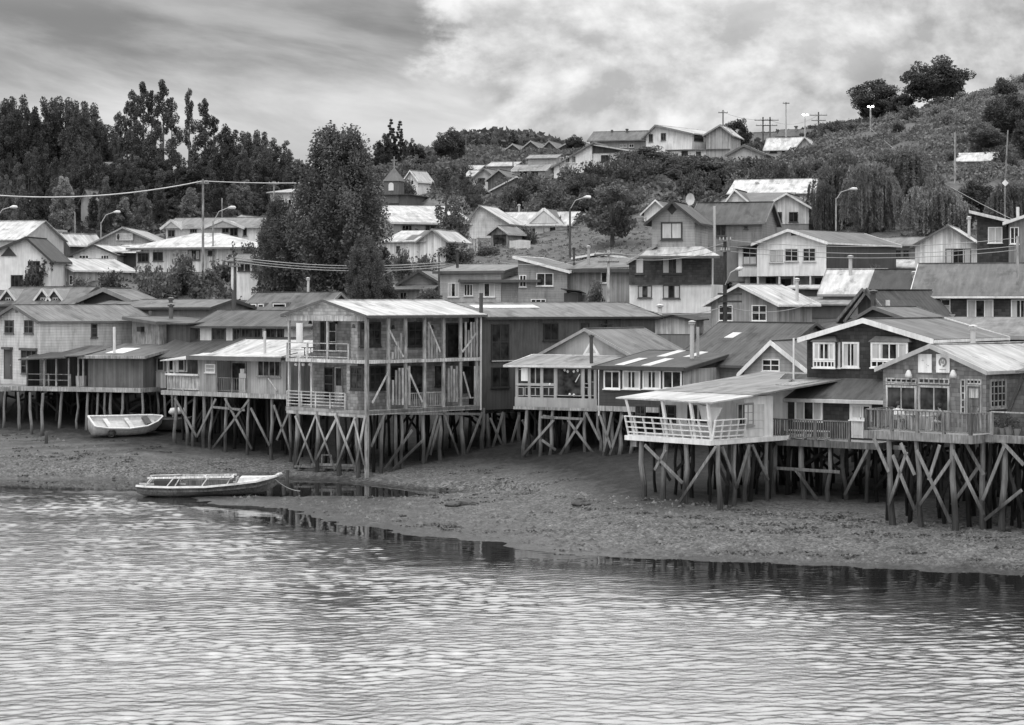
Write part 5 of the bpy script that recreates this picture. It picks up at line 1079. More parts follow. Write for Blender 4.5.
h.win('g', (638, 285.5, 652, 298), fr=mat('p', .1), nx=3, cur=1); h.win('g', (663, 285, 680, 298.5), fr=mat('p', .1), nx=3, cur=1)
t, z = h.hit('u', 672, 209.5); q = MB(); q.poly([(t-.38, -.0+.27, z), (t, .27, z-.42), (t+.38, .27, z), (t, .27, z+.42), (t-.38, .3, z), (t, .3, z-.42), (t+.38, .3, z), (t, .3, z+.42)], [(0, 1, 2, 3), (0, 4, 5, 1), (1, 5, 6, 2), (2, 6, 7, 3), (3, 7, 4, 0)]); h.part('diamond_vent', q, mat('p', .06))
q = MB(); q.tube([(W+.15, -.1, -.5), (W+.15, -.1, za+1.5), (W+.15, -.1, zb-.1)], .07); h.part('downpipe', q, mat('p', .6))
h.pipe(714.5, 206, 246, v=1.2, r=.1, val=.45, hood=False)
# roofs behind its shoulder
q = MB(); q.tube([(u0+2.7, 1.5, h.z(206)), (u0+2.9, 1.5, h.z(200))], .05); d = h.part('dish_mast', q, mat('m', .4))
t, z = h.hit('u', 689, 199); q = MB(); n = 16; rr = .42
q.poly([(t, .9, z)]+[(t+rr*.85*math.cos(6.283*i/n), .78, z+rr*math.sin(6.283*i/n)*1.15) for i in range(n)], [(0, 1+i, 1+(i+1) % n) for i in range(n)]); h.part('satellite_dish', q, mat('p', .5), d)
hill('house', 'grey clapboard house with dark hipped-looking roof joined behind the tall three-storey house', (693, 178), (762, 175), 246, 222, 204.5, 'gu', depth=7, wm=mat('h', .26), rv=.13, trim=mat('p', .2), peakD=182, wins=[(716, 225, 726, 236, 2), (744, 226, 748, 229, 1)], fr=mat('p', .1))
hill('outhouse', 'tiny pale outhouse below the tall house with a dark corrugated roof', (655, 152), (692, 150), 334, 320, 316, 'gv', depth=4, wm=mat('v', .5), rv=.08, cat='shed', pipes=[(660, 307, 318, 1, .16, .6)])
h = hill('house', 'grey board cottage with white windows and a bright side roof behind the big dark roof', (711, 152), (777, 147), 336, 303, 285.5, 'gv', right=812, wm=mat('v', .34), rv=.56, trim=mat('p', .7), am=742, wins=[(719, 305, 733, 321, 2, 2), (752, 305, 767, 321, 2, 2)], fr=mat('p', .8), tw=.14, oh=.45)
h.pipe(797, 281, 296, v=3, r=.12, val=.5)
h = hill('house', 'large white two-storey house with a wide gable and a long dark side wing', (757, 174), (826, 170), 276, 243, 230.5, 'gv', right=896, wm=mat('p', .76), rv=.24, trim=mat('p', .75), am=790, foot=False, wins=[(770, 249.5, 783, 262.5, 2, 1, 2), (785, 248.5, 798.5, 261.5, 2), (803, 248, 816, 261.5, 2)], fr=mat('p', .55), tw=.16)
q = MB(); q.box(-2.05, -.01, .4, 7, 0, h.z(246)); h.part('wing_wall', q, mat('p', .66)); q = MB(); q.slab([(-2.6, -.1, h.z(245.5)), (.1, -.1, h.z(244.5)), (1.8, 5, h.z(234)), (-1.6, 5, h.z(236))], .1); h.part('wing_roof', q, mat('rx', .2))
h.pl['_w'] = (0, .4, 'u'); h.win('_w', (743, 247.5, 757, 264.5), nx=2, ny=1, fr=mat('p', .2), cur=3)
q = MB(); q.box(-1.9, h.W, 1.2, 7, -2.2, -.002); h.part('ground_floor_wall', q, mat('p', .42)); q = MB(); q.box(h.W+.004, h.W+.04, .05, h.D-.05, -2.4, h.z(244)); h.part('side_cladding', q, mat('c', .08))
h.pl['_g'] = (0, 1.2, 'u')
for r in ((750.5, 276.5, 758.5, 283), (766, 277, 776, 286), (781, 279, 791, 286), (815, 278, 824, 286)): h.win('_g', r, fr=DKF)
for px in (757.5, 779, 794, 810, 826): t = h.hit('f', px, 280)[0]; q = MB(); q.bar((t, .1, -2.2), (t, .1, 0), .14); h.part('post', q, mat('p', .6))
q = MB(); t, z = h.hit('f', 794, 234); q.box(t-.25, t+.25, -.05, -.004, z-.12, z+.12); h.part('gable_vent', q, DKF)
hill('terrace_roof', 'flat grey patched roof of a low shed below the large white house', (778, 156), (846, 153), 318, 305, 298, 'sv', depth=7, wm=mat('p', .12), rv=.36, cat='shed', peakD=160)
hill('shed', 'open white-topped shelter beside the flat patched roof', (786, 166), (831, 164), 296, 289, 286, 'sv', depth=4, wm=mat('p', .1), rv=.6, cat='shelter')
h = hill('house', 'house with a bright white tin roof and stout flue beside the long dark wing', (823, 160), (876, 156), 305, 293.5, 270.5, 'gu', depth=8, wm=mat('h', .3), rv=.6, trim=mat('p', .3), peakD=164, pipes=[(850.5, 258, 279, 3.0, .14, .45)])
hill('house', 'house with a dark roof between the bright tin roof and the long grey one', (872, 158), (932, 154), 306, 291, 271, 'gu', depth=8, wm=mat('p', .07), rv=.07, peakD=163, pipes=[(914, 274, 291, 2.2, .13, .42)])
hill('shed', 'shed with a pale curled tin roof below the willows', (871, 182), (915, 178), 272, 268, 261, 'sv', depth=5, wm=mat('p', .2), rv=.5, cat='shed')
hill('house', 'weathered house with a low grey roof in the willows shade', (876, 190), (925, 187), 266, 245, 238, 'gu', depth=6, wm=mat('h', .2), rv=.3, wins=[(895, 250, 901, 257), (903, 250, 909, 257)], fr=DKF)
# dark timber truss gable
h = House('cabin', 'dark cabin with a heavy timber truss on its half-glazed gable', (846, 140), (893, 136), 330, depth=5, cat='cabin', group=GH)
h.vol(z0=0, z1=h.z(320), roof='gv', peak=h.z(291), wm=mat('v', .1), rv=.1, trim=None, oh=.4); q = MB()
for p0, p1 in (((842, 322), (869, 289)), ((896, 318), (872, 289)), ((850, 322), (873, 291)), ((889, 312), (870, 290))):
    a = h.hit('f', *p0); b = h.hit('f', *p1); q.bar((a[0], -.5, a[1]), (b[0], -.5, b[1]), .1, .22)
h.part('truss', q, mat('w', .16)); h.pipe(873.5, 293, 318, v=-.6, r=.16, val=.06); h.pipe(898, 293, 310, v=3, r=.12, val=.1)
h.panel('f', (850, 305, 858, 318), mat('p', .6), 'white_panel', .03); h.panel('f', (886, 300, 890, 311), mat('p', .6), 'white_panel', .03)
hill('house', 'low house under a broad mid-grey roof just behind the dark shingled house', (848, 128), (925, 124), 345, 325, 308, 'gv', right=960, wm=mat('p', .07), rv=.24, am=876, trim=mat('p', .15), tw=.15)
hill('house', 'wide flat-roofed building behind the cafe chimney', (930, 120), (1040, 116), 345, 337, 320, 'sv', depth=9, wm=mat('p', .07), rv=.3, trim=mat('p', .3), peakD=126)
h = hill('house', 'long dark house with white-edged roof and a row of white curtained windows', (918, 142), (1050, 137), 330, 294, 265, 'gu', depth=9, wm=mat('s', .07), rv=.21, trim=mat('p', .72), peakD=146, wins=[(924, 299, 950.5, 312, 3, 2, 3), (967, 299.5, 993.5, 320, 3, 1, 1), (1011, 299.5, 1030, 320, 2, 1, 1)], fr=mat('p', .8), oh=.5)
for a in (945, 952): h.pl['_q'] = (0, -1.2, 'u'); t, z = h.hit('_q', a, 318); q = MB(); q.tube([(t, -1.2, z-.8), (t, -1.2, z+.05), (t, -1.2, z+.25)], [.1, .12, .22], 8); h.part('flue', q, mat('m', .55))
h = hill('barn', 'white boarded gable barn with a single wide window, below the willows', (915, 170), (977, 166), 272, 245, 226.5, 'gv', depth=8, wm=mat('v', .74), rv=.62, trim=mat('p', .12), am=948, cat='barn', wins=[(945.5, 248.5, 971, 264, 4, 1, 1)], fr=mat('p', .12), tw=.1); h.pipe(969, 219, 232, v=3, r=.12, val=.5)
h = hill('house', 'narrow dark shingled tower house with a slanting white-edged roof', (977, 159), (1008, 156), 275, 213.5, 221, 'su', depth=6, wm=mat('s', .06), rv=.5, trim=mat('p', .66), wins=[(988, 227, 1002.5, 243, 2, 1, 2)], fr=mat('p', .8), oh=.5, peakD=157); h.pipe(1018, 207, 216, v=3, r=.12, val=.6, hood=False)
hill('house', 'grey boarded house with a bright eave joined onto the dark tower house', (1008.5, 156), (1060, 152), 275, 222, 205, 'su', depth=6, wm=mat('v', .22), rv=.4, trim=mat('p', .66), wins=[(1010, 227, 1019, 244, 2)], peakD=154)

# ---- upper slope and ridge
h = hill('house', 'house with a dark roof and white gable at the foot of the willows', (764, 219), (809, 215), 224, 207, 194, 'gv', depth=7, wm=mat('v', .6), rv=.16, trim=mat('p', .7), am=787, wins=[(773, 212, 782, 222), (789, 212, 798, 222)], fr=DKF, tw=.16)
q = MB(); a = -5.6; q.slab([(a, .6, h.z(207)), (h.W/2, .6, h.z(207)), (h.W/2, 6, h.z(192, 221)), (a+1.3, 6, h.z(192, 221))], .1); q.box(a+.3, -.02, 1.0, 6, -1, h.z(207)); h.part('wing', q, mat('p', .15))
hill('house', 'white gable house seen beside the dark wing roof, below the tree clump', (724, 222), (752, 218), 220, 205, 190, 'gv', depth=6, wm=mat('p', .7), rv=.2, trim=mat('p', .75), am=735, tw=.16)
hill('warehouse', 'long low warehouse with a bright white roof below the scrub slope', (730, 236), (834, 231), 206, 193, 180, 'gu', depth=9, wm=mat('p', .4), rv=.66, peakD=238, cat='warehouse', pipes=[(757, 183, 190, 3, .15, .5), (821, 179, 188, 3, .15, .4)])
h = hill('house', 'big white two-storey house on the crest with a jutting upper floor', (646, 300), (692, 292), 166, 135, 125, 'gv', right=732, wm=mat('p', .72), rv=.56, trim=mat('p', .2), am=657, wins=[(649, 134, 653, 142), (661, 133, 666, 140.5)], fr=mat('p', .15), oh=.5)
hh = h; h.win('r', (694, 133.5, 703, 141), fr=DKF)
h = hill('house', 'white house wing with a grey boarded gable end, attached to the big crest house', (706, 293), (731, 289), 166, 134, 125.5, 'gv', depth=7, wm=mat('v', .4), rv=.58, trim=mat('p', .3), am=720.5, oh=.4)
h = hill('house', 'lower storey extension below the crest house with small dark windows', (668, 294), (728, 290), 170, 150, 148, 'flat', depth=5, wm=mat('p', .7), rv=.3, wins=[(681.5, 151, 688, 158), (696, 151.5, 701, 160)], fr=DKF)
h = hill('house', 'white house with a steep mono-pitch roof and dark side wing above the bushes', (554, 294), (592, 288), 178, 166, 144, 'su', depth=7, wm=mat('p', .72), rv=.2, trim=mat('p', .2), peakD=290, wins=[(560, 157, 564, 163), (566, 156, 570, 163), (572, 156, 576, 163)], fr=mat('p', .7))
q = MB(); q.box(h.W+.03, h.W+5.4, .3, 6, -1.5, h.z(153)); h.part('wing_wall', q, mat('p', .6)); q = MB(); q.slab([(h.W+.05, -.2, h.z(145.5)), (h.W+6, -.2, h.z(153)), (h.W+6, 6.4, h.z(151)), (h.W+.05, 6.4, h.z(144.5))], .15); h.part('wing_roof', q, mat('p', .5)); q = MB(); q.poly([(h.W+.05, .2, h.z(153)), (h.W+5.8, .2, h.z(153)), (h.W+.05, .2, h.z(145.6)), (h.W+.05, .28, h.z(153)), (h.W+5.8, .28, h.z(153)), (h.W+.05, .28, h.z(145.6))], [(0, 1, 2), (3, 5, 4)]); h.part('wing_gable', q, mat('v', .07))
h.pl['_w'] = (0, .3, 'u'); h.win('_w', (601, 155, 610, 162), fr=DKF); h.win('_w', (622, 155, 626, 161), nx=1, fr=DKF)
h = hill('house', 'dark brown house with a low roof behind the mono-pitch house on the crest', (590, 312), (645, 307), 160, 140, 133.5, 'gu', depth=7, wm=mat('p', .22), rv=.2, trim=mat('p', .15), peakD=316, wins=[(620, 144, 623, 147.5), (624, 144, 627, 147.5), (629, 144, 634, 147.5)], fr=mat('p', .5), pipes=[(612, 131, 136, 3, .12, .1), (627, 130, 136, 3, .15, .08)])
for i, (a, b, pk, ev) in enumerate(((505, 521, 144, 150), (521, 541, 141, 149), (541, 558, 141, 149), (558, 580, 142, 148), (577, 590, 143, 149))):
    hill('cabin', ['smallest dark gable cabin at the far end of the ridge row', 'dark gable cabin second along the ridge row beside the lone pine', 'dark gable cabin in the middle of the ridge row with a white window', 'widest dark cabin of the ridge row, pale roof edge', 'dark cabin closing the ridge row next to the white mono-pitch house'][i], (a, 440), (b, 432), 158, ev, pk, 'gv', depth=8, wm=mat('v', .1), rv=.22, trim=mat('p', .35), cat='cabin', wins=[((a+b)/2-3, ev+.5, (a+b)/2+2, ev+4)], tw=.3)
hill('house', 'pale house with a big dark window and grey roof in the village below the ridge', (473, 300), (495, 296), 194, 178, 168.5, 'gv', depth=6, wm=mat('p', .5), rv=.25, trim=mat('p', .15), wins=[(478, 178, 485, 184.5)], fr=DKF)
hill('house', 'dark gable house next to the pale house in the village below the ridge', (488, 294), (511, 291), 190, 179, 170, 'gv', depth=5, wm=mat('v', .13), rv=.2, trim=mat('p', .3))
hill('barn', 'round-shouldered grey barn with a bright roof edge above the bushes', (492, 280), (533, 276), 200, 190, 177, 'gv', depth=9, wm=mat('p', .2), rv=.28, trim=mat('p', .6), am=518, cat='barn', tw=.12)
hill('house', 'small bungalow with pale porch on the bank below the ridge row', (514, 320), (545, 316), 178, 170, 165, 'gu', depth=5, wm=mat('p', .4), rv=.4, trim=mat('p', .6), wins=[(520, 171, 527, 176), (531, 171, 538, 176)], fr=DKF)
hill('house', 'low white-roofed house amid the village near the round tree', (462, 330), (478, 327), 178, 170, 166, 'gu', depth=5, wm=mat('p', .45), rv=.55)
hill('house', 'flat pale roof in the village below the lone pine', (488, 340), (514, 337), 176, 166, 162.5, 'gu', depth=6, wm=mat('p', .35), rv=.5)
hill('house', 'small bright-roofed house near the village street bend', (466, 318), (485, 315), 186, 176, 171, 'gu', depth=5, wm=mat('p', .45), rv=.5)
hill('shed', 'low grey-roofed shed behind the white beside-church house', (528, 345), (556, 343), 166, 158, 155, 'gu', depth=5, wm=mat('p', .4), rv=.4, cat='shed')
h = hill('shed', 'small shed with a dark open gable and white walled yard on the crest', (728, 288), (764, 284), 168, 154, 145.5, 'gv', depth=6, wm=mat('p', .5), rv=.5, am=744, trim=mat('p', .15), cat='shed', tw=.3)
hill('house', 'white hilltop bungalow with a bright roof and boarded gable end', (796, 298), (815, 294), 160, 148, 137.5, 'gv', depth=5, wm=mat('v', .45), rv=.6, trim=mat('p', .5), am=805, tw=.14)
h = hill('house', 'long low white hilltop house under a bright tin roof by the lamp masts', (766, 300), (798, 297), 160, 149, 139, 'gu', depth=6, wm=mat('p', .5), rv=.64, peakD=303, trim=mat('p', .5), wins=[(770, 150, 777, 153), (782, 150, 790, 153)], fr=DKF)
hill('house', 'dark house with a low gable on the crest among the power poles', (778, 330), (818, 326), 150, 136, 130, 'gu', depth=8, wm=mat('p', .12), rv=.12, pipes=[(796, 127, 133, 3, .2, .2)])
hill('house', 'dark house with a sloping roof just behind the round crest tree', (752, 330), (772, 327), 160, 142, 133, 'gu', depth=6, wm=mat('p', .15), rv=.14)
hill('house', 'low white roof half hidden by trees on the steep scrub slope', (958, 250), (1005, 248), 166, 161, 155, 'sv', depth=4, wm=mat('p', .3), rv=.68, peakD=255)
# ------------------------------------------------------------------ trees and scrub
def leaf_mesh(name, C, size, m, rng, flat=0.0, hang=0.0):
    """C: n x 3 leaf centres; each leaf clump becomes one small pointed quad."""
    n = len(C); d = rng.normal(size=(n, 3)); 
    d[:, 2] = d[:, 2]*(1-flat) - hang*2.2
    d /= np.linalg.norm(d, axis=1)[:, None]; e = np.cross(d, rng.normal(size=(n, 3))); e /= np.linalg.norm(e, axis=1)[:, None]
    s = size*rng.uniform(.45, 1.5, (n, 1)); d = d*s; e = e*s*(.55 if hang == 0 else .3)
    V = np.stack([C-d, C+e-d*.1, C+d, C-e-d*.1], 1).reshape(-1, 3)
    me = bpy.data.meshes.new(name); me.vertices.add(4*n); me.vertices.foreach_set('co', V.astype(np.float32).ravel())
    set_polys(me, np.arange(4*n).reshape(n, 4)); me.materials.append(m); return me
def ball(rng, c, r, n, sh=1.0):
    v = rng.normal(size=(n, 3)); v /= np.linalg.norm(v, axis=1)[:, None]; v *= (rng.uniform(0, 1, (n, 1))**(1/3.2))
    return np.array(c)+v*np.array(r)*sh
BARK = mat('w', .12)
def trunk_mesh(path, rad, limbs=()):
    q = MB(); q.tube(path, rad, 8)
    for a, b, r in limbs: q.tube([a, (Vector(a)+Vector(b))/2+Vector((0, 0, .1)), b], [r, r*.7, r*.3], 5)
    me = bpy.data.meshes.new('trunk'); me.from_pydata(q.v, [], q.f); me.materials.append(BARK); return me
LM = {'wil': leafmat('willow_leaf', .11, .27, .4), 'dark': leafmat('dark_leaf', .055, .15), 'mid': leafmat('mid_leaf', .075, .18), 'pale': leafmat('pale_leaf', .13, .32), 'blk': leafmat('deep_leaf', .04, .115)}
PROTO = {}
def proto(kind, seed):
    key = (kind, seed)
    if key in PROTO: return PROTO[key]
    g = np.random.default_rng(hash(kind) % 1 + seed*17+len(kind)*101); pts = []; limbs = []
    if kind == 'euc':         # tall, clumped and gappy, trunk showing
        Hh, Wd = 22.0, 7.0; n = 24
        for i in range(n):
            f = (i+.5)/n; z = Hh*(.3+.68*f); rr = Wd*.5*(1-.78*max(0, f-.25)/.75)*(.55+.45*min(1, f*5)); a = g.uniform(0, 6.28); r = rr*g.uniform(.25, 1.0)
            c = (math.cos(a)*r, math.sin(a)*r, z); s = g.uniform(.6, 1.3)*(1.1-.35*f)
            pts.append(ball(g, c, (s, s, s*1.4), int(260*s))); limbs.append(((0, 0, z-1.5), c, .1))
        pts.append(ball(g, (0, 0, Hh*.95), (.5, .5, 1.3), 90)); size = .21
        tm = trunk_mesh([(0, 0, -1), (.2, 0, Hh*.3), (-.1, .1, Hh*.6), (0, 0, Hh*.93)], [.4, .3, .18, .05], limbs)
    elif kind == 'dense':     # full forest edge tree with several blunt tops
        Hh, Wd = 20.0, 9.5; tops = [(g.uniform(-3.0, 3.0), g.uniform(-2.5, 2.5), g.uniform(.68, .98)*Hh) for _ in range(6)]; tops[0] = (0, 0, Hh)
        for tx, ty, th in tops:
            for k in range(17):
                f = (k+.5)/17; z = th*(.06+.9*f); rr = 2.5*(1-f**2.2*.8); a = g.uniform(0, 6.28); c = (tx+math.cos(a)*rr*.65, ty+math.sin(a)*rr*.65, z); s = g.uniform(.8, 1.35)*(1.25-.55*f)
                pts.append(ball(g, c, (s, s, s*1.25), int(190*s)))
        size = .21; tm = trunk_mesh([(0, 0, -1), (0, 0, Hh*.5), (0, 0, Hh*.9)], [.4, .25, .05])
    elif kind == 'poplar':    # great many-spired poplar
        Hh, Wd = 14.5, 8.2
        for k in range(430):  # upswept tufts filling an egg-shaped outline
            f = g.uniform(.02, .9); rr = 3.75*float(np.interp(f, [0, .12, .3, .5, .7, .85, .95, 1], [.78, .95, 1.02, .96, .74, .48, .3, .2])); a = g.uniform(0, 6.28); q_ = math.sqrt(g.uniform(.15, 1.18))
            rr *= 1+.17*math.sin(3*a+seed+f*2)+.15*math.sin(6*a+f*7)
            s = g.uniform(.45, .8); c = (math.cos(a)*rr*q_, math.sin(a)*rr*q_, f*Hh+s)
            pts.append(ball(g, c, (s, s, s*g.uniform(1.5, 2.4)), int(170*s)+30))
        size = .125; tm = trunk_mesh([(0, 0, -1), (0, 0, Hh*.5), (0, 0, Hh*.9)], [.5, .3, .05], [((0, 0, 2), (2, 0, 7), .2), ((0, 0, 2), (-2, 0, 7), .2)])
    elif kind in ('round', 'open'):
        Hh, Wd = 9.0, 9.0; n = 64 if kind == 'round' else 46
        for i in range(n):
            v = g.normal(size=3); v /= np.linalg.norm(v); v[2] = v[2]*.95+.05; k = g.uniform(.55, 1.0)
            c = np.array((v[0]*Wd*.42*k, v[1]*Wd*.42*k, Hh*.52+v[2]*Hh*.45*k)); s = g.uniform(.65, 1.3)*(1 if kind == 'round' else .8)
            pts.append(ball(g, c, (s*1.15, s*1.15, s*.9), int(210*s))); limbs.append(((0, 0, Hh*.22), tuple(c), .12))
        size = .18; tm = trunk_mesh([(0, 0, -1), (.1, 0, Hh*.2), (0, .1, Hh*.6)], [.32, .25, .08], limbs)
    elif kind == 'pine':
        Hh, Wd = 16.0, 6.5
        for i in range(16):
            f = i/15; z = Hh*(.15+.8*f); rr = Wd*.5*(1-f)**.8+.35
            for k in range(max(2, int(7*(1-f))+2)):
                a = g.uniform(0, 6.28); r = rr*g.uniform(.5, 1.05); c = (math.cos(a)*r, math.sin(a)*r, z-.25*r)
                s = g.uniform(.7, 1.1)*(1.1-.5*f); pts.append(ball(g, c, (s, s, s*.6), int(110*s)+20))
        size = .27; tm = trunk_mesh([(0, 0, -1), (0, 0, Hh*.5), (0, 0, Hh)], [.35, .2, .03])
    elif kind == 'willow':
        Hh, Wd = 10.5, 9.0; strands = []
        doms = [(0, 0, 1.0)]+[(g.uniform(-2.4, 2.4), g.uniform(-2.2, 2.2), g.uniform(.7, .95)) for _ in range(6)]
        for dx, dy, th in doms:
            for k in range(60):
                a = g.uniform(0, 6.28); r = 2.6*math.sqrt(g.uniform(.02, 1)); zt = th*Hh*(1-.42*(r/2.6)**2.2); L = zt*g.uniform(.35, .92)
                m = int(L*13); t = np.linspace(0, 1, m)[:, None]
                x = dx+math.cos(a)*r*(1+.18*t)+g.normal(0, .05, (m, 1)); y = dy+math.sin(a)*r*(1+.18*t)+g.normal(0, .05, (m, 1)); z = zt-L*t**1.1
                strands.append(np.concatenate([x, y, z], 1))
            pts.append(ball(g, (dx, dy, th*Hh*.9), (1.6, 1.6, .7), 260))
        S1 = np.concatenate(strands); me = leaf_mesh('crown', np.concatenate([S1]+pts), .2, LM['mid'], g, hang=.7)
        tm = trunk_mesh([(0, 0, -1), (.2, 0, Hh*.3), (0, 0, Hh*.75)], [.45, .35, .1], [((0, 0, 3), (d_[0], d_[1], d_[2]*Hh*.8), .15) for d_ in doms])
        PROTO[key] = (tm, me, Hh, Wd); return PROTO[key]
    elif kind == 'thin':      # tall feathery small tree
        Hh, Wd = 9.0, 4.6
        for i in range(34):
            f = g.uniform(.12, 1); z = Hh*f; rr = Wd*.5*(1.05-abs(f-.55)*1.2); a = g.uniform(0, 6.28); r = rr*g.uniform(.1, .9); s = g.uniform(.4, .8)
            pts.append(ball(g, (math.cos(a)*r, math.sin(a)*r, z), (s, s, s*1.3), int(150*s)))
        size = .16; tm = trunk_mesh([(0, 0, -1), (.1, 0, Hh*.4), (0, 0, Hh*.9)], [.18, .12, .03])
    elif kind == 'bush':
        Hh, Wd = 2.4, 3.6
        for i in range(18):
            a = g.uniform(0, 6.28); r = Wd*.36*math.sqrt(g.uniform(0, 1)); s = g.uniform(.35, .7); z = s*.7+g.uniform(0, 1.3)*(1-r/Wd)
            pts.append(ball(g, (math.cos(a)*r, math.sin(a)*r, z), (s, s, s), int(210*s)))
        for i in range(14):
            a = g.uniform(0, 6.28); r = Wd*.4*g.uniform(0, 1); t = np.linspace(0, 1, 34)[:, None]; pts.append(np.concatenate([math.cos(a)*r*(.5+.7*t), math.sin(a)*r*(.5+.7*t), .6+1.6*t], 1)+g.normal(0, .1, (34, 3)))
        size = .12; tm = trunk_mesh([(0, 0, -.4), (0, 0, 1.2)], [.08, .04], [((0, 0, .2), (.8, 0, 1.4), .04), ((0, 0, .2), (-.7, .3, 1.4), .04)])
    me = leaf_mesh('crown', np.concatenate(pts), size, LM['mid'], g)
    PROTO[key] = (tm, me, Hh, Wd); return PROTO[key]
TINT = {}
def tree(kind, seed, px, top, D, width, label, tint='mid', name=None, cat='tree', group=None, base=None, y=None):
    tm, me, Hh, Wd = proto(kind, seed)
    p = P(px, top, D); g = ground(p.x, p.y) if base is None else H-(base-HY)*D/F
    h = max(.6, p.z-g); w_ = width*D/F
    e = empty(name or {'euc': 'eucalyptus_tree', 'dense': 'forest_tree', 'poplar': 'poplar_tree', 'round': 'broadleaf_tree', 'open': 'broadleaf_tree', 'pine': 'pine_tree', 'willow': 'willow_tree', 'thin': 'slender_tree', 'bush': 'shrub'}[kind], (p.x, p.y, g-.1), random.uniform(0, 6.28))
    e.scale = (w_/Wd, w_/Wd, h/Hh); tag(e, label, cat, group)
    if kind != 'bush' or D < 400:
        o = bpy.data.objects.new('stem' if kind == 'bush' else 'trunk', tm); COL.objects.link(o); o.parent = e
    k = (kind, seed, tint)
    if k not in TINT:
        if tint == 'mid': TINT[k] = me
        else: m2 = me.copy(); m2.materials.clear(); m2.materials.append(LM[tint]); TINT[k] = m2
    o = bpy.data.objects.new('foliage' if kind == 'bush' else 'crown', TINT[k]); COL.objects.link(o); o.parent = e
    return e
# forest behind the west end
ENV = [(-60, 100), (0, 97), (20, 95), (60, 96), (90, 100), (98, 112), (106, 122), (115, 110), (125, 98), (135, 84), (165, 81), (178, 92), (190, 88), (205, 100), (225, 118), (240, 138), (250, 128), (262, 128), (275, 135), (290, 150), (310, 160)]
env = lambda p: float(np.interp(p, [a for a, _ in ENV], [b for _, b in ENV]))
for i, px in enumerate(range(-44, 112, 8)): tree('dense', i % 3, px+random.uniform(-3, 3), env(px)+random.uniform(-3, 10), 335+random.uniform(-12, 12), random.uniform(34, 46), 'tall dark forest tree in the unbroken back row above the white roofs', 'blk' if i % 2 else 'dark', group='forest back row')
for px, tp, w_ in ((118, 112, 15), (127, 101, 18), (134, 91, 20), (143, 82, 22), (152, 90, 18), (163, 80, 22), (172, 97, 18), (189, 88, 15), (205, 98, 22), (214, 116, 18)):
    tree('euc', int(px) % 4, px, tp, 315+random.uniform(-10, 10), w_*1.45, 'tall gappy eucalyptus with bare trunk showing against the bright sky', 'dark', group='tallest eucalyptus clump')
for i, px in enumerate((122, 138, 149, 158, 168, 179, 197, 208, 220)): tree('dense', i % 3, px, 157+random.uniform(-6, 10), 300, 36, 'dark undergrowth tree filling in below the tall eucalyptus clump', 'blk', group='trees under the eucalyptus clump')
for i, (px, tp) in enumerate(((226, 122), (236, 128), (246, 132), (256, 128), (264, 130), (274, 136), (285, 150), (296, 158), (308, 162))): tree('dense', i % 3, px, tp, 310+random.uniform(-8, 8), 34, 'dark forest tree on the falling edge of the wood before the giant poplar', 'dark', group='forest falling edge')
for i, px in enumerate(range(-40, 320, 12)): tree('dense', (i+1) % 3, px+random.uniform(-4, 4), (random.uniform(136, 165) if not 112 < px < 215 else random.uniform(156, 172)), 292+random.uniform(-10, 10), random.uniform(24, 34), 'mid-height forest tree in the middle of the wood', ('dark', 'mid', 'dark', 'blk')[i % 4], group='forest middle row')
for i, px in enumerate(range(-40, 310, 15)):
    if 80 < px < 92: continue
    tree('dense', i % 3, px+random.uniform(-5, 5), random.uniform(172, 198), 268+random.uniform(-6, 6), random.uniform(22, 30), 'paler small tree along the front edge of the forest', ('mid', 'dark', 'mid', 'pale')[i % 4], group='forest front edge')
# single trees
tree('poplar', 0, 339, 127, 176, 96, 'giant dark many-spired poplar towering over the roofs', 'mid')
tree('poplar', 1, 279, 198, 178, 46, 'shorter poplar leaning against the giant one', 'dark')
tree('poplar', 2, 366, 236, 170, 36, 'low dark poplar growth at the foot of the giant one', 'mid')
tree('thin', 0, 386, 250, 178, 24, 'slim leafy shoot by the giant poplar and patched-roof house', 'mid')
tree('pine', 0, 391, 117, 385, 17, 'tallest spiky pine on the skyline behind the church', 'blk'); tree('pine', 1, 400, 119, 388, 14, 'narrow pine close beside the tallest skyline pine', 'blk')
for i, (px, tp) in enumerate(((378, 140), (384, 132), (412, 137), (421, 146), (430, 150))): tree('dense', i % 3, px, tp, 380, 18, 'low dark tree in the skyline clump behind the church', 'blk', group='skyline clump')
tree('round', 0, 450, 127, 375, 36, 'large dark round-headed tree on the skyline beside the far ridge', 'blk')
tree('pine', 2, 513, 129, 445, 12, 'lone dark conifer beside the ridge cabins', 'blk')
tree('thin', 1, 447, 160, 226, 46, 'feathery grey-green tree hiding the long white barn', 'mid'); tree('thin', 2, 459, 197, 222, 30, 'thin dark-stemmed tree in front of the white gabled barn', 'dark')
tree('open', 0, 612, 177, 218, 76, 'round leafy street tree behind the single-pitch house', 'mid'); tree('round', 1, 648, 145, 272, 68, 'dark leafy tree below the big crest house', 'dark'); tree('round', 2, 703, 156, 262, 74, 'broad dark tree above the tall three-storey house', 'blk')
tree('round', 2, 585, 172, 258, 48, 'dark rounded tree on the bank below the mono-pitch house', 'dark'); tree('open', 0, 672, 166, 266, 46, 'loose leafy tree between the two big dark trees on the bank', 'mid'); tree('round', 1, 552, 184, 262, 40, 'low rounded tree above the white bungalow', 'mid')
tree('round', 0, 630, 190, 250, 40, 'shaded tree on the bank between two larger crowns', 'dark')
tree('round', 1, 738, 117, 320, 30, 'round dark tree on the crest by the street lamp', 'blk')
tree('round', 2, 876, 78, 345, 60, 'round dark tree on the hilltop beside the lit lamp', 'blk'); tree('round', 0, 936, 55, 325, 72, 'tallest spreading tree on the hilltop, ragged crown', 'blk'); tree('round', 1, 903, 92, 330, 30, 'small dark tree between the two big hilltop trees', 'blk')
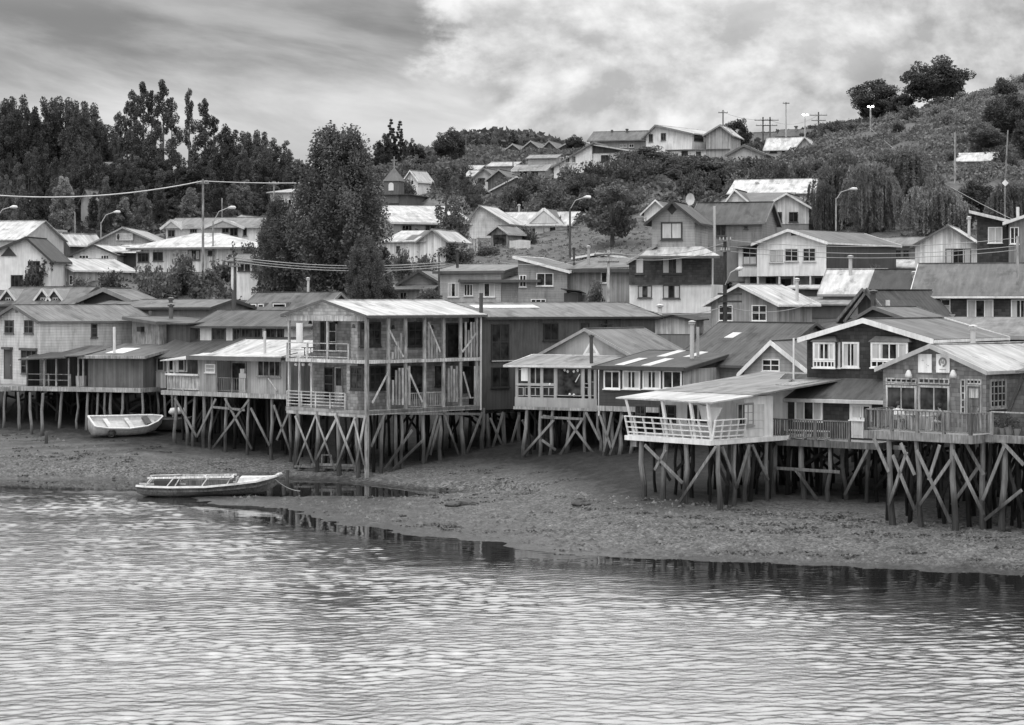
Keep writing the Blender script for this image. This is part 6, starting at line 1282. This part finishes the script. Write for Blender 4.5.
tree('bush', 0, 1002, 76, 308, 14, 'tiny bush alone on the bare hill edge', 'dark')
tree('round', 2, 1008, 92, 262, 56, 'dark ragged tree on the steep slope at the edge of view', 'blk'); tree('round', 0, 985, 122, 256, 44, 'dark slope tree above the half hidden white roof', 'dark'); tree('round', 1, 1030, 118, 250, 50, 'dark slope tree beside the leaning pole', 'blk')
tree('willow', 0, 842, 148, 218, 80, 'weeping willow nearest the long white warehouse', 'wil'); tree('willow', 1, 872, 158, 210, 66, 'weeping willow with pale drooping fronds in the middle of the clump', 'wil'); tree('willow', 2, 908, 143, 220, 104, 'largest weeping willow of the clump, its crown highest', 'wil'); tree('willow', 0, 936, 172, 204, 70, 'low rounded weeping willow above the white barn', 'wil'); tree('willow', 1, 1012, 178, 205, 54, 'weeping willow at the edge of view behind the dark tower house', 'wil')
tree('willow', 2, 822, 178, 214, 34, 'small trailing willow beside the bungalow fence', 'wil')
tree('round', 1, 975, 178, 214, 44, 'dark bushy tree between the willows', 'blk'); tree('round', 2, 962, 200, 205, 34, 'bushy tree close behind the white barn roof', 'dark'); tree('round', 0, 815, 160, 262, 26, 'dark bush tree on the scrub slope above the willows', 'dark')
tree('round', 0, 842, 120, 330, 34, 'hedge-like tree on the skyline next to the round hilltop tree', 'dark'); tree('round', 1, 822, 127, 330, 26, 'low skyline tree beyond the power poles', 'dark')
for i, (px, tp) in enumerate(((575, 128), (600, 126), (628, 127))): tree('round', i % 3, px, tp+6, 420, 22, 'far tree top peeping over the crest houses', 'blk', group='far tree tops')
SH = [(38, 257, 186, 40, 'blk', 'dark shrub in front of the hipped dark-roof house'), (112, 268, 180, 32, 'blk', 'dense dark shrub below the arched-window house'), (78, 275, 182, 34, 'dark', 'low garden shrub under the pale side roof'),
 (150, 262, 180, 46, 'mid', 'large loose shrub below the bright hipped roof'), (180, 250, 182, 44, 'mid', 'tallest twiggy shrub in front of the bright hipped roof'), (205, 266, 180, 50, 'dark', 'wide dark shrub near the street pole'), (225, 258, 190, 36, 'dark', 'shrub by the end wall of the bright hipped house'), (163, 280, 176, 50, 'dark', 'low spreading shrub beneath the twiggy one'), (245, 240, 190, 40, 'blk', 'dark shrub at the forest side of the shorter poplar'), (215, 284, 172, 52, 'dark', 'hedge shrub behind the roof windows'), (268, 262, 176, 36, 'dark', 'shrub beneath the shorter poplar'),
 (372, 272, 172, 36, 'mid', 'shrub at the trunk of the giant poplar'), (386, 282, 172, 26, 'dark', 'shrub beside the little grey cottage'), (428, 252, 192, 40, 'mid', 'wild shrub behind the stepped-roof house'), (455, 240, 205, 46, 'mid', 'tangled shrub under the thin dark-stemmed tree'), (402, 246, 196, 22, 'mid', 'shrub against the patched-roof house wall'), (487, 244, 212, 30, 'mid', 'shrub beside the open shed'), (525, 224, 228, 30, 'dark', 'shrub behind the open shed on the meadow'), (430, 286, 166, 34, 'mid', 'bare twiggy shrub below the curtained windows'), (595, 277, 171, 22, 'mid', 'spiky grey shrub against the grey two-storey house'), (875, 262, 172, 18, 'pale', 'spiky plant by the long dark wing'), (484, 222, 246, 24, 'dark', 'shrub by the white gabled barn')]
for i, (px, tp, D, w_, t_, lb) in enumerate(SH): tree('bush', i % 3, px, tp, D, w_, lb, t_, cat='shrub')
# bushes one by one on the bank below the crest
for i in range(70):
    px = random.uniform(505, 830); D = random.uniform(246, 285); x = (px-CX)*D/F; g = ground(x, D); tp = HY-(g+random.uniform(2.0, 4.2)-H)*F/D
    if 190 > tp > 152 or px < 640: tree('bush', i % 3, px, tp, D, random.uniform(22, 42), 'bush among many on the overgrown bank below the crest houses', random.choice(('dark', 'mid', 'blk', 'dark')), cat='bush', group='bushes on the overgrown bank')
for i in range(44):
    px = random.uniform(830, 1040); D = random.uniform(236, 322); x = (px-CX)*D/F; g = ground(x, D); tp = HY-(g+random.uniform(1.0, 2.6)-H)*F/D
    tree('bush', i % 3, px, tp, D, random.uniform(10, 30), 'bush among many scattered over the steep scrub slope', random.choice(('dark', 'mid', 'pale', 'mid')), cat='bush', group='bushes on the scrub slope')
for i in range(46):
    px = random.uniform(400, 480); D = random.uniform(262, 370); x = (px-CX)*D/F; g = ground(x, D); tp = HY-(g+random.uniform(1.6, 3.2)-H)*F/D
    tree('bush', i % 3, px, tp, D, random.uniform(14, 26), 'bush among many between the village houses behind the church', random.choice(('dark', 'mid', 'blk')), cat='bush', group='bushes in the upper village')
# scrub: bracken and bramble covering the steep slopes
def scrub(name, label, n, box, size, tint, hgt, cond=None, per=34):
    g = np.random.default_rng(len(name)+n); C = []
    for _ in range(n):
        px = g.uniform(box[0], box[1]); D = g.uniform(box[2], box[3]); x = (px-CX)*D/F; z = ground(x, D)
        if cond and not cond(px, D, z): continue
        if name == 'slope_scrub' and mnoise.noise(Vector((x*.09, D*.13, 3))) < -.12 and g.uniform() < .8: continue
        s = g.uniform(.5, 1.0)*hgt; C.append(ball(g, (x, D, z+s*.3), (s*1.5, s*1.5, s*.8), per))
    me = leaf_mesh(name, np.concatenate(C), size, LM[tint], g); o = bpy.data.objects.new(name, me); COL.objects.link(o); tag(o, label, 'scrub', kind='stuff'); return o
scrub('slope_scrub', 'pale bracken and bramble covering the steep hillside', 3000, (820, 1120, 226, 335), .2, 'pale', .9, per=58)
scrub('bank_scrub', 'dark bramble thicket over the bank below the crest houses', 1500, (480, 840, 242, 292), .3, 'mid', 1.0, cond=lambda p, D, z: p > 545 or D < 275)
scrub('forest_undergrowth', 'dark undergrowth on the forest floor', 900, (-120, 420, 258, 345), .4, 'blk', 1.2)
scrub('ridge_scrub', 'far wooded ridge on the skyline reading as one mass', 700, (462, 600, 465, 560), .8, 'blk', 3.6, per=40)
scrub('village_scrub', 'low growth covering the open ground of the upper village', 1100, (355, 600, 360, 470), .5, 'mid', 1.1, cond=lambda p, D, z: not (500 < p < 595 and D > 418), per=26)
scrub('crest_scrub', 'rough scrub along the crest', 500, (560, 900, 300, 400), .45, 'dark', 1.1, cond=lambda p, D, z: not (640 < p < 735 and D < 312))
scrub('meadow_grass', 'rough tufts over the meadow edges', 1500, (380, 660, 186, 250), .09, 'pale', .22, per=22)
scrub('garden_weeds', 'weeds and low growth between the houses on the slope', 900, (-60, 420, 165, 262), .2, 'mid', .7, per=22)
scrub('yard_weeds', 'weeds in the yards between the houses below the willows', 500, (690, 1060, 165, 225), .2, 'mid', .6, per=22)

# ------------------------------------------------------------------ poles, lamps, wires
def pole(px, top, D, base=None, r=.12, val=.2, arms=(), label='', lamp=None, lit=False, name='utility_pole', lean=0, cat='pole'):
    p = P(px, top, D); g = ground(p.x, p.y) if base is None else H-(base-HY)*D/F
    h = p.z-g; e = empty(name, (p.x, p.y, g)); tag(e, label, cat)
    q = MB(); q.tube([(-lean*h, 0, -.5), (0, 0, h)], [r, r*.75], 8); q.build('post', mat('w' if val < .45 else 'p', val), e)
    for z, w_ in arms:
        q = MB(); q.bar((-w_/2, -.12, h-z), (w_/2, -.12, h-z), .1, .12); c = q.build('crossarm', mat('w', .2), e)
        for k in range(4):
            q = MB(); x = -w_/2+.1+(w_-.2)*k/3; q.tube([(x, -.12, h-z+.06), (x, -.12, h-z+.24)], [.05, .03], 6); q.build('insulator', mat('p', .4), c)
    if lamp:
        dx, dz = lamp; q = MB(); q.tube([(0, 0, h-.15), (dx*.35, 0, h-.15+dz*.75), (dx*.9, 0, h-.15+dz)], .045, 6); a = q.build('lamp_arm', mat('m', .4), e)
        q = MB(); sg = 1 if dx > 0 else -1; x = dx*.9; q.tube([(x, 0, h-.15+dz), (x+sg*.3, 0, h-.1+dz), (x+sg*.65, 0, h-.12+dz), (x+sg*.75, 0, h-.15+dz)], [.08, .16, .15, .04], 8); q.build('lamp_head', mat('p', .7), a, True)
    if lit:
        m = MC.get('lit')
        if not m:
            n = NT('lit_lamp'); n.b.inputs['Emission Color'].default_value = (1, 1, 1, 1); n.b.inputs['Emission Strength'].default_value = 14; m = MC['lit'] = n.done(.8)
        for sx in (-.28, .28):
            q = MB(); q.tube([(sx, -.2, h-.06), (sx, -.2, h+.06), (sx, -.2, h+.16)], [.1, .17, .06], 8); q.build('lit_lamp', m, e, True)
        q = MB(); q.bar((-.32, 0, h-.05), (.32, 0, h-.05), .08); q.build('crossarm', mat('m', .3), e)
    return e
def wire(name, label, a, b, sag, r=.02, val=.3):
    p0 = P(*a); p1 = P(*b); q = MB(); n = 14
    q.tube([p0.lerp(p1, i/n)-Vector((0, 0, sag*4*(i/n)*(1-i/n))) for i in range(n+1)], r, 4)
    o = q.build(name, mat('m', val)); tag(o, label, 'cable'); return o
pole(203, 179, 195, r=.13, val=.3, label='tall thin pole carrying the thick pale cable in front of the forest', arms=((.4, 1.2),))
pole(213, 221, 200, r=.09, val=.3, lamp=(1.6, 1.4), label='curved-arm street lamp beside the long bungalow', name='street_lamp', cat='street lamp'); pole(101, 222, 225, r=.09, val=.3, lamp=(1.5, 1.2), label='curved-arm street lamp against the dark forest above the warehouse', name='street_lamp', cat='street lamp')
pole(-2, 214, 205, r=.09, val=.4, lamp=(1.3, .8), label='curved-arm street lamp at the frame edge above the wide blank roof', name='street_lamp', cat='street lamp')
pole(235, 254, 172, r=.15, val=.1, arms=((.3, 1.4), (1.0, 1.0)), label='dark street pole with crossarms by the roof windows house')
pole(75, 212, 235, r=.1, val=.3, label='plain wooden pole in front of the forest near the white block'); pole(222, 198, 250, r=.08, val=.3, label='slim pole rising behind the curved-arm lamp'); pole(274, 181, 230, r=.1, val=.3, arms=((.3, 1.2),), label='pole with crossarm behind the beige house')
pole(570, 208, 208, base=258, r=.12, val=.08, lamp=(1.5, 1.2), label='dark street lamp with curved arm on the sloping meadow', name='street_lamp', cat='street lamp')
pole(608.5, 250, 160, r=.13, val=.42, arms=((.35, 2.2), (.9, 1.6)), label='pale wooden pole with double crossarm beside the grey two-storey house')
e = pole(725, 236, 138, base=335, r=.15, val=.05, lamp=None, arms=((.3, .9), (1.0, .7)), label='blackened pole with transformer boxes in front of the tall three-storey house')
q = MB(); q.tube([(0, -.1, 3.3), (.35, -.1, 4.1), (.7, -.1, 4.3)], .04, 6); a_ = q.build('lamp_arm', mat('m', .4), e); q = MB(); q.tube([(.7, -.1, 4.3), (.95, -.1, 4.36), (1.15, -.1, 4.4)], [.07, .15, .06], 8); q.build('lamp_head', mat('p', .72), a_, True)
for z in (1.6, 2.1): q = MB(); q.bar((-.5, -.15, z+.6), (1.1, -.15, z+.6), .1, .12); q.build('bracket', mat('p', .05), e)
pole(836, 198, 205, r=.09, val=.35, lamp=(1.5, 1.0), label='curved-arm street lamp in front of the willows', name='street_lamp', cat='street lamp')
pole(1017.5, 236, 140, base=335, r=.13, val=.35, label='pale round pole by the long dark house with white windows')
pole(786, 102, 312, r=.13, val=.45, label='tallest bare mast on the crest with floodlights at its tip', arms=((.2, 1.0),), name='light_mast', cat='mast')
pole(805, 115, 312, r=.11, val=.45, label='lit lamp mast on the crest between the power poles', lit=True, name='lamp_mast', cat='lamp mast'); pole(870.5, 107, 295, r=.12, val=.4, label='lit lamp mast on the hillside before the round hilltop tree', lit=True, name='lamp_mast', cat='lamp mast')
for px, tp, lb in ((763, 117, 'power pole with crossarms nearest the round crest tree'), (770, 117, 'power pole with wide crossarm next to its twin'), (818.5, 112, 'power pole with three crossarms beyond the lit mast')): pole(px, tp, 318, r=.14, val=.12, arms=((.5, 2.6), (1.3, 2.2)), label=lb)
pole(723, 110, 305, r=.12, val=.15, arms=((.4, 1.4),), label='pole rising above the gable end of the crest house'); pole(732, 132, 292, r=.08, val=.2, lamp=(-1.0, .7), label='small curved street lamp by the crest shed', name='street_lamp', cat='street lamp')
pole(955, 132, 235, r=.12, val=.35, label='plain pole standing on the steep scrub slope'); pole(1008, 130, 232, r=.1, val=.25, lean=.06, label='leaning pole among the dark slope trees'); pole(466, 135, 372, r=.1, val=.15, label='thin pole beside the round-headed skyline tree'); pole(439, 253, 178, r=.08, val=.08, label='thin black post behind the stepped-roof house')
pole(513, 150, 330, r=.1, val=.12, label='dark pole on the village bank below the lone conifer')
e = pole(1005, 178, 198, r=.06, val=.35, label='thin post with a white diamond plate among the willows', name='road_sign', cat='road sign'); q = MB(); h_ = e.location; p_ = P(1005, 183, 198); zz0 = p_.z-e.location.z
q.poly([(-.32, -.1, zz0), (0, -.1, zz0-.32), (.32, -.1, zz0), (0, -.1, zz0+.32), (-.32, -.06, zz0), (0, -.06, zz0-.32), (.32, -.06, zz0), (0, -.06, zz0+.32)], [(0, 1, 2, 3), (7, 6, 5, 4), (0, 4, 5, 1), (1, 5, 6, 2), (2, 6, 7, 3), (3, 7, 4, 0)]); q.build('sign_plate', mat('p', .75), e)
wire('cable', 'thick pale cable sagging across the forest to the tall thin pole', (-60, 189, 195), (203, 181, 195), 1.1, .055, .5); wire('cable', 'pale cable running from the tall thin pole toward the giant poplar', (203, 181, 195), (360, 181, 195), .2, .045, .45)
for k, (dy, lb) in enumerate(((0, 'uppermost street wire between the dark pole and the cottage'), (2.5, 'second street wire below the uppermost one by the dark pole'), (5, 'lowest street wire running past the giant poplar'))): wire('cable', lb, (235, 257+dy, 171), (445, 262+dy, 170), .5, .03, .35)
for k, (a, b, lb) in enumerate((((608, 252, 160), (725, 243, 138), 'wire from the double-crossarm pole to the blackened pole, higher'), ((608, 256, 160), (725, 249, 138), 'wire from the double-crossarm pole to the blackened pole, lower'), ((725, 240, 138), (1017, 238, 140), 'upper wire crossing in front of the large white house'), ((725, 246, 138), (1017, 246, 140), 'middle wire crossing in front of the large white house'), ((725, 251, 138), (1017, 250, 140), 'lowest wire crossing in front of the large white house'), ((500, 262, 165), (608, 254, 160), 'wire reaching the double-crossarm pole from the stepped-roof house'), ((640, 308, 140), (725, 306, 138), 'low wire before the white ground floor of the tall house'), ((725, 306, 138), (812, 303, 140), 'low wire before the grey board cottage'), ((770, 119, 318), (723, 112, 305), 'wire between the crest pole and the power pole'), ((770, 120, 318), (818, 115, 318), 'wire between the power poles on the crest'), ((870, 128, 295), (1040, 232, 150), 'faint wire falling across the scrub slope'))): wire('cable', lb, a, b, .5 if k < 9 else 1.0, .022, .3)
# fences
def fence(label, pts, hgt, m, gap=.5, name='fence', bars=(.3, .85), bal=None):
    p0 = P(pts[0][0], 0, pts[0][2]); e = empty(name, (p0.x, p0.y, ground(p0.x, p0.y))); tag(e, label, 'fence'); z00 = e.location.z
    q = MB(); W_ = [Vector((P(a, 0, D).x, D, 0)) for a, _, D in pts]
    L = [(W_[i].lerp(W_[i+1], k/max(1, int((W_[i+1]-W_[i]).length/gap)))) for i in range(len(W_)-1) for k in range(int((W_[i+1]-W_[i]).length/gap)+1)]
    loc = [Vector((p.x-p0.x, p.y-p0.y, ground(p.x, p.y)-z00)) for p in L]
    for p in loc: q.bar(p-Vector((0, 0, .2)), p+Vector((0, 0, hgt)), .09 if bal is None else bal)
    if gap > 1:
        for p in loc: q = MB(); q.bar(p-Vector((0, 0, .2)), p+Vector((0, 0, hgt)), .1); q.build('fence_post', m, e)
    else: q.build('fence_slat', m, e)
    q = MB()
    for b in bars:
        for a, c in zip(loc[:-1], loc[1:]):
            if (c-a).length > .05: q.bar(a+Vector((0, .03, hgt*b)), c+Vector((0, .03, hgt*b)), .05, .07)
    q.build('fence_frame', m, e)
fence('low white picket fence beside the open shed on the meadow', [(510, 0, 220), (530, 0, 219)], .9, mat('p', .66), .11, bal=.08)
fence('wire and post fence along the road above the meadow', [(520, 0, 236), (568, 0, 232), (646, 0, 230)], 1.2, mat('w', .25), 1.4)
fence('pale pallet fence under the thin dark-stemmed tree', [(455, 0, 222), (477, 0, 221)], 1.2, mat('w', .45), .3, bal=.2)
fence('post fence in front of the low dark-roofed house by the willows', [(745, 0, 212), (822, 0, 209)], 1.1, mat('w', .22), 1.5)

# ------------------------------------------------------------------ boats and litter on the shore
def hull(stations, name, m, parent, n=8):
    """stations: (x, half beam, keel z, sheer z)"""
    q = MB(); rows = []
    for x, b, k, s in stations:
        row = []
        for i in range(2*n+1):
            t = (i-n)/n; a = abs(t); y = math.copysign(b*(a**.55 if a > 0 else 0), t) if b > 0 else 0; z = k+(s-k)*(a**2.2); row.append((x, y, z))
        rows.append(row)
    m_ = 2*n+1; q.v = [p for r in rows for p in r]
    q.f = [(i*m_+j, (i+1)*m_+j, (i+1)*m_+j+1, i*m_+j+1) for i in range(len(rows)-1) for j in range(m_-1)]+[tuple(range(m_))]
    return q.build(name, m, parent, True)
p = P(207, 496, 118); e = empty('launch', (p.x, p.y, max(ground(p.x, p.y), -.05)-.05), R(4)); tag(e, 'long pale passenger launch with an open wheelhouse frame, aground by the channel', 'boat')
e.rotation_euler = (R(-1), R(-.8), R(3)); e.scale = (1, 1, .74)
st = [(-3.85, .75, .35, .95), (-3.4, .95, .12, .9), (-2, 1.12, 0, .82), (0, 1.15, 0, .8), (1.6, 1.02, .03, .95), (2.8, .72, .12, 1.1), (3.5, .35, .38, 1.3), (3.95, .03, .8, 1.46)]
hull(st, 'hull', mat('w', .11), e)
q = MB()
for a, b in zip(st[:-1], st[1:]):
    for sg in (-1, 1): q.bar((a[0], sg*a[1], a[3]), (b[0], sg*b[1], b[3]), .1, .14)
q.build('gunwale', mat('p', .72), e)
q = MB()
for a, b in zip(st[:-1], st[1:]): q.bar((a[0], -a[1]*.93-.02, a[2]+(a[3]-a[2])*.62), (b[0], -b[1]*.93-.02, b[2]+(b[3]-b[2])*.62), .06, .14)
q.build('rubbing_strake', mat('w', .1), e)
q = MB(); q.poly([(a[0], sg*a[1]*.97, a[3]-.1) for a in st[:-1] for sg in (-1, 1)], [(2*i, 2*i+1, 2*i+3, 2*i+2) for i in range(len(st)-2)]); q.build('floor_boards', mat('w', .22), e)
q = MB(); q.poly([(1.75, -1.0, 1.0), (1.75, 1.0, 1.0), (1.9, -.85, 1.42), (1.9, .85, 1.42), (3.2, -.5, 1.42), (3.2, .5, 1.42), (3.9, 0, 1.48), (2.8, -.72, 1.12), (2.8, .72, 1.12)], [(0, 1, 3, 2), (2, 3, 5, 4), (4, 5, 6), (0, 2, 4, 7), (7, 4, 6), (1, 8, 5, 3), (8, 6, 5)]); q.build('fore_deck', mat('p', .66), e)
q = MB(); q.box(1.68, 1.735, -.85, .85, .72, 1.42); q.build('bulkhead', mat('v', .32), e)
WB_ = mat('w', .62)
for sg in (-.95, .95):
    for x0, x1 in ((-3.3, -3.0), (-2.05, -1.75), (-1.6, -1.4), (-.1, .15), (1.25, 1.45)): q = MB(); q.bar((x0-.1, sg, .85), (x1, sg, 1.5), .13, .06); q.build('cabin_post', WB_, e)
    q = MB(); q.bar((-3.2, sg, 1.53), (1.6, sg, 1.5), .12, .14); q.build('cabin_rail', WB_, e)
for x0 in (-3.1, -1.75, -.1, 1.45): q = MB(); q.bar((x0, -.9, 1.5), (x0, .9, 1.5), .1, .07); q.build('cabin_beam', WB_, e)
q = MB(); q.box(-3.2, -1.5, .15, 1.0, 1.585, 1.61); q.build('cabin_roof', mat('w', .4), e)
q = MB(); q.box(-2.9, -1.6, -.4, .8, .75, 1.3); q.build('engine_box', mat('p', .07), e)
q = MB(); q.box(-1.2, 1.4, .2, .7, .8, 1.2); q.build('bench', mat('w', .15), e)
q = MB(); q.tube([(3.8, 0, 1.42), (4.0, 0, 1.52), (4.22, 0, 1.62)], [.06, .14, .1], 8); q.build('bow_post', mat('w', .5), e)
wire('mooring_line', 'thin mooring line from the launch bow to the mud', (275, 479, 118), (300, 491, 119.5), .15, .02, .3)
def skiff(px, py, D, rz, label, L, m, roll=0, cover=False, inner=.5):
    p = P(px, py, D); e = empty('rowing_boat', (p.x, p.y, ground(p.x, p.y)), rz); e.rotation_euler = (roll, 0, rz); tag(e, label, 'boat'); k = L/5.0; e.location.z += abs(roll)*.3
    st = [(-2.4*k, .8, .1, .95), (-1.5*k, .95, .03, .86), (0, 1.0, 0, .82), (1.3*k, .85, .03, .9), (2.1*k, .5, .2, 1.05), (2.6*k, .03, .65, 1.2)]
    hull(st, 'hull', m, e); q = MB()
    for a, b in zip(st[:-1], st[1:]):
        for sg in (-1, 1): q.bar((a[0], sg*a[1], a[3]), (b[0], sg*b[1], b[3]), .1, .08)
    q.bar((st[0][0], -st[0][1], st[0][3]), (st[0][0], st[0][1], st[0][3]), .1, .1); q.build('gunwale', mat('p', .7 if not cover else .15), e)
    q = MB(); q.poly([(a[0], sg*a[1]*.9, a[3]-(.3 if not cover else -.05)) for a in st[:-1] for sg in (-1, 1)], [(2*i, 2*i+1, 2*i+3, 2*i+2) for i in range(len(st)-2)]); q.build('tarpaulin' if cover else 'floor_boards', mat('p', .06 if cover else inner), e)
    if not cover:
        for x in (-1.2*k, .3*k): q = MB(); q.box(x-.15, x+.15, -.85, .85, .68, .73); q.build('thwart', mat('p', .6), e)
        q = MB(); q.box(1.3*k, 1.7*k, -.55, .55, .75, .95); q.build('bow_box', mat('p', .1), e)
    return e
e = skiff(124, 428, 142.6, R(30), 'white open fibreglass boat lying on the mud with a tyre on its side', 5.0, mat('p', .62), R(23))
q = MB(); n = 14; q.v = []; 
q.tube([(-1.25+.24*math.cos(6.283*i/n), -1.0, .5+.24*math.sin(6.283*i/n)) for i in range(n+1)], .07, 6, cap=False); q.build('tyre', mat('p', .06), e)
skiff(163, 421, 145, R(170), 'dark boat under a black cover, half hidden below the stilts', 4.6, mat('p', .08), cover=True)
p = P(178, 411, 144); e = empty('float', (p.x, p.y, p.z-.25)); tag(e, 'white plastic float on the covered dark boat', 'float'); q = MB(); q.tube([(-.6, 0, .1), (-.45, 0, .22), (.3, 0, .3), (.6, 0, .2)], [.1, .25, .25, .1], 10); q.build('float_body', mat('p', .66), e, True)
for px, py, D, hgt, lb in ((46, 431, 140, .8, 'short stub post below the plank shed'), (268, 484, 123.5, .7, 'mooring post by the launch bow'), (283, 487, 123, .6, 'mooring post in the channel beyond the launch bow'), (287, 468, 128, .7, 'leaning stick beside the tall unfinished house')):
    p = P(px, py, D); q = MB(); q.tube([(0, 0, -.4), (.05, 0, hgt)], [.12, .1], 7); o = q.build('mooring_post', mat('stilt', .25)); o.location = (p.x, p.y, ground(p.x, p.y)); tag(o, lb, 'post')
# broken landing stage under the tall house
p = P(322, 468, 130.5); e = empty('landing_stage', (p.x, p.y, ground(p.x, p.y)), R(-14)); tag(e, 'broken low landing stage of grey timber below the tall unfinished house', 'landing stage')
for a, b, w_, v_ in (((-1.8, 0, .28), (2.2, 0, .22), .16, .3), ((-1.6, .9, .3), (1.9, .8, .25), .14, .3), ((-.6, -.2, .45), (2.3, .3, .38), .2, .5), ((-1.5, -.2, .15), (-1.4, 1.2, .15), .14, .2), ((.2, -.3, .15), (.3, 1.2, .15), .14, .2), ((1.7, -.3, .12), (1.8, 1.2, .12), .14, .2), ((-.1, .3, .3), (-.1, .3, 1.0), .09, .5), ((.5, .3, .3), (.5, .3, 1.0), .09, .5), ((-.1, .3, 1.0), (.5, .3, 1.0), .09, .5)):
    q = MB(); q.bar(a, b, w_, w_*.7); q.build('beam', mat('w', v_*.55), e)
def rock(px, py, D, s, label, val=.07, name='rock'):
    p = P(px, py, D); g = np.random.default_rng(int(px)); me = bpy.data.meshes.new(name); import bmesh
    bm = bmesh.new(); bmesh.ops.create_icosphere(bm, subdivisions=2, radius=1)
    for v in bm.verts: v.co *= 1+.35*mnoise.noise(v.co*1.3+Vector((px, 0, 0))); v.co = Vector((v.co.x*s*1.3, v.co.y*s, v.co.z*s*.6))
    bm.to_mesh(me); bm.free(); me.materials.append(mat('p', val)); o = bpy.data.objects.new(name, me); COL.objects.link(o); o.location = (p.x, p.y, ground(p.x, p.y)+s*.2); tag(o, label, 'rock')
rock(453, 506, 110, .32, 'small dark stone heap piece on the gravel spit, nearer the launch'); rock(464, 505.5, 110.4, .4, 'larger dark weedy stone on the gravel spit'); rock(472, 506, 110.2, .25, 'smallest dark stone of the three on the gravel spit')
rock(581, 495, 105, .36, 'lone dark rock on the mud before the white-railed terrace house'); rock(586, 497, 104.7, .2, 'small stone leaning against the lone dark rock')
scrub_rng = np.random.default_rng(77)
def shells():
    C = []; q = MB()
    for _ in range(7000):
        px = scrub_rng.uniform(-20, 1060); f = scrub_rng.uniform(0, 1)**1.3
        Ds = np.interp(px, [0, 130, 200, 330, 450, 600, 800, 1024], [127, 124, 113, 103, 96, 90, 88, 84.5]); De = np.interp(px, [0, 290, 520, 640, 1024], [146, 122, 116, 104, 95]); D = Ds+.3+(De-Ds)*f
        x = (px-CX)*D/F; z = ground(x, D)
        if z < .05: continue
        s = .03+.13*scrub_rng.uniform(0, 1)**4; a = scrub_rng.uniform(0, 6.28); c, d = math.cos(a)*s, math.sin(a)*s
        q.poly([(x-c, D-d, z), (x+d, D-c, z), (x+c, D+d, z), (x-d, D+c, z), (x, D, z+s*.9)], [(0, 1, 4), (1, 2, 4), (2, 3, 4), (3, 0, 4)])
    return q
o = shells().build('beach_pebbles', leafmat('pebble', .045, .14, 0.0)); tag(o, 'scattered pale pebbles and shells over the tidal flat', 'pebbles', kind='stuff')

def wrack():
    C = []; g = scrub_rng
    for _ in range(260):
        px = g.uniform(-20, 1060); f = g.choice([.12, .5, .62, .85])+g.normal(0, .05)
        Ds = np.interp(px, [0, 130, 200, 330, 450, 600, 800, 1024], [127, 124, 113, 103, 96, 90, 88, 84.5]); De = np.interp(px, [0, 290, 520, 640, 1024], [146, 132, 130, 106, 97]); D = Ds+(De-Ds)*f
        x = (px-CX)*D/F; z = ground(x, D)
        if z < .06: continue
        C.append(ball(g, (x, D, z+.03), (g.uniform(.2, 1.1), g.uniform(.15, .4), .05), 26))
    me = leaf_mesh('seaweed_wrack', np.concatenate(C), .07, LM['blk'], g, flat=.8); o = bpy.data.objects.new('seaweed_wrack', me); COL.objects.link(o); tag(o, 'dark seaweed wrack stranded in patches over the tidal flat', 'seaweed', kind='stuff')
wrack()
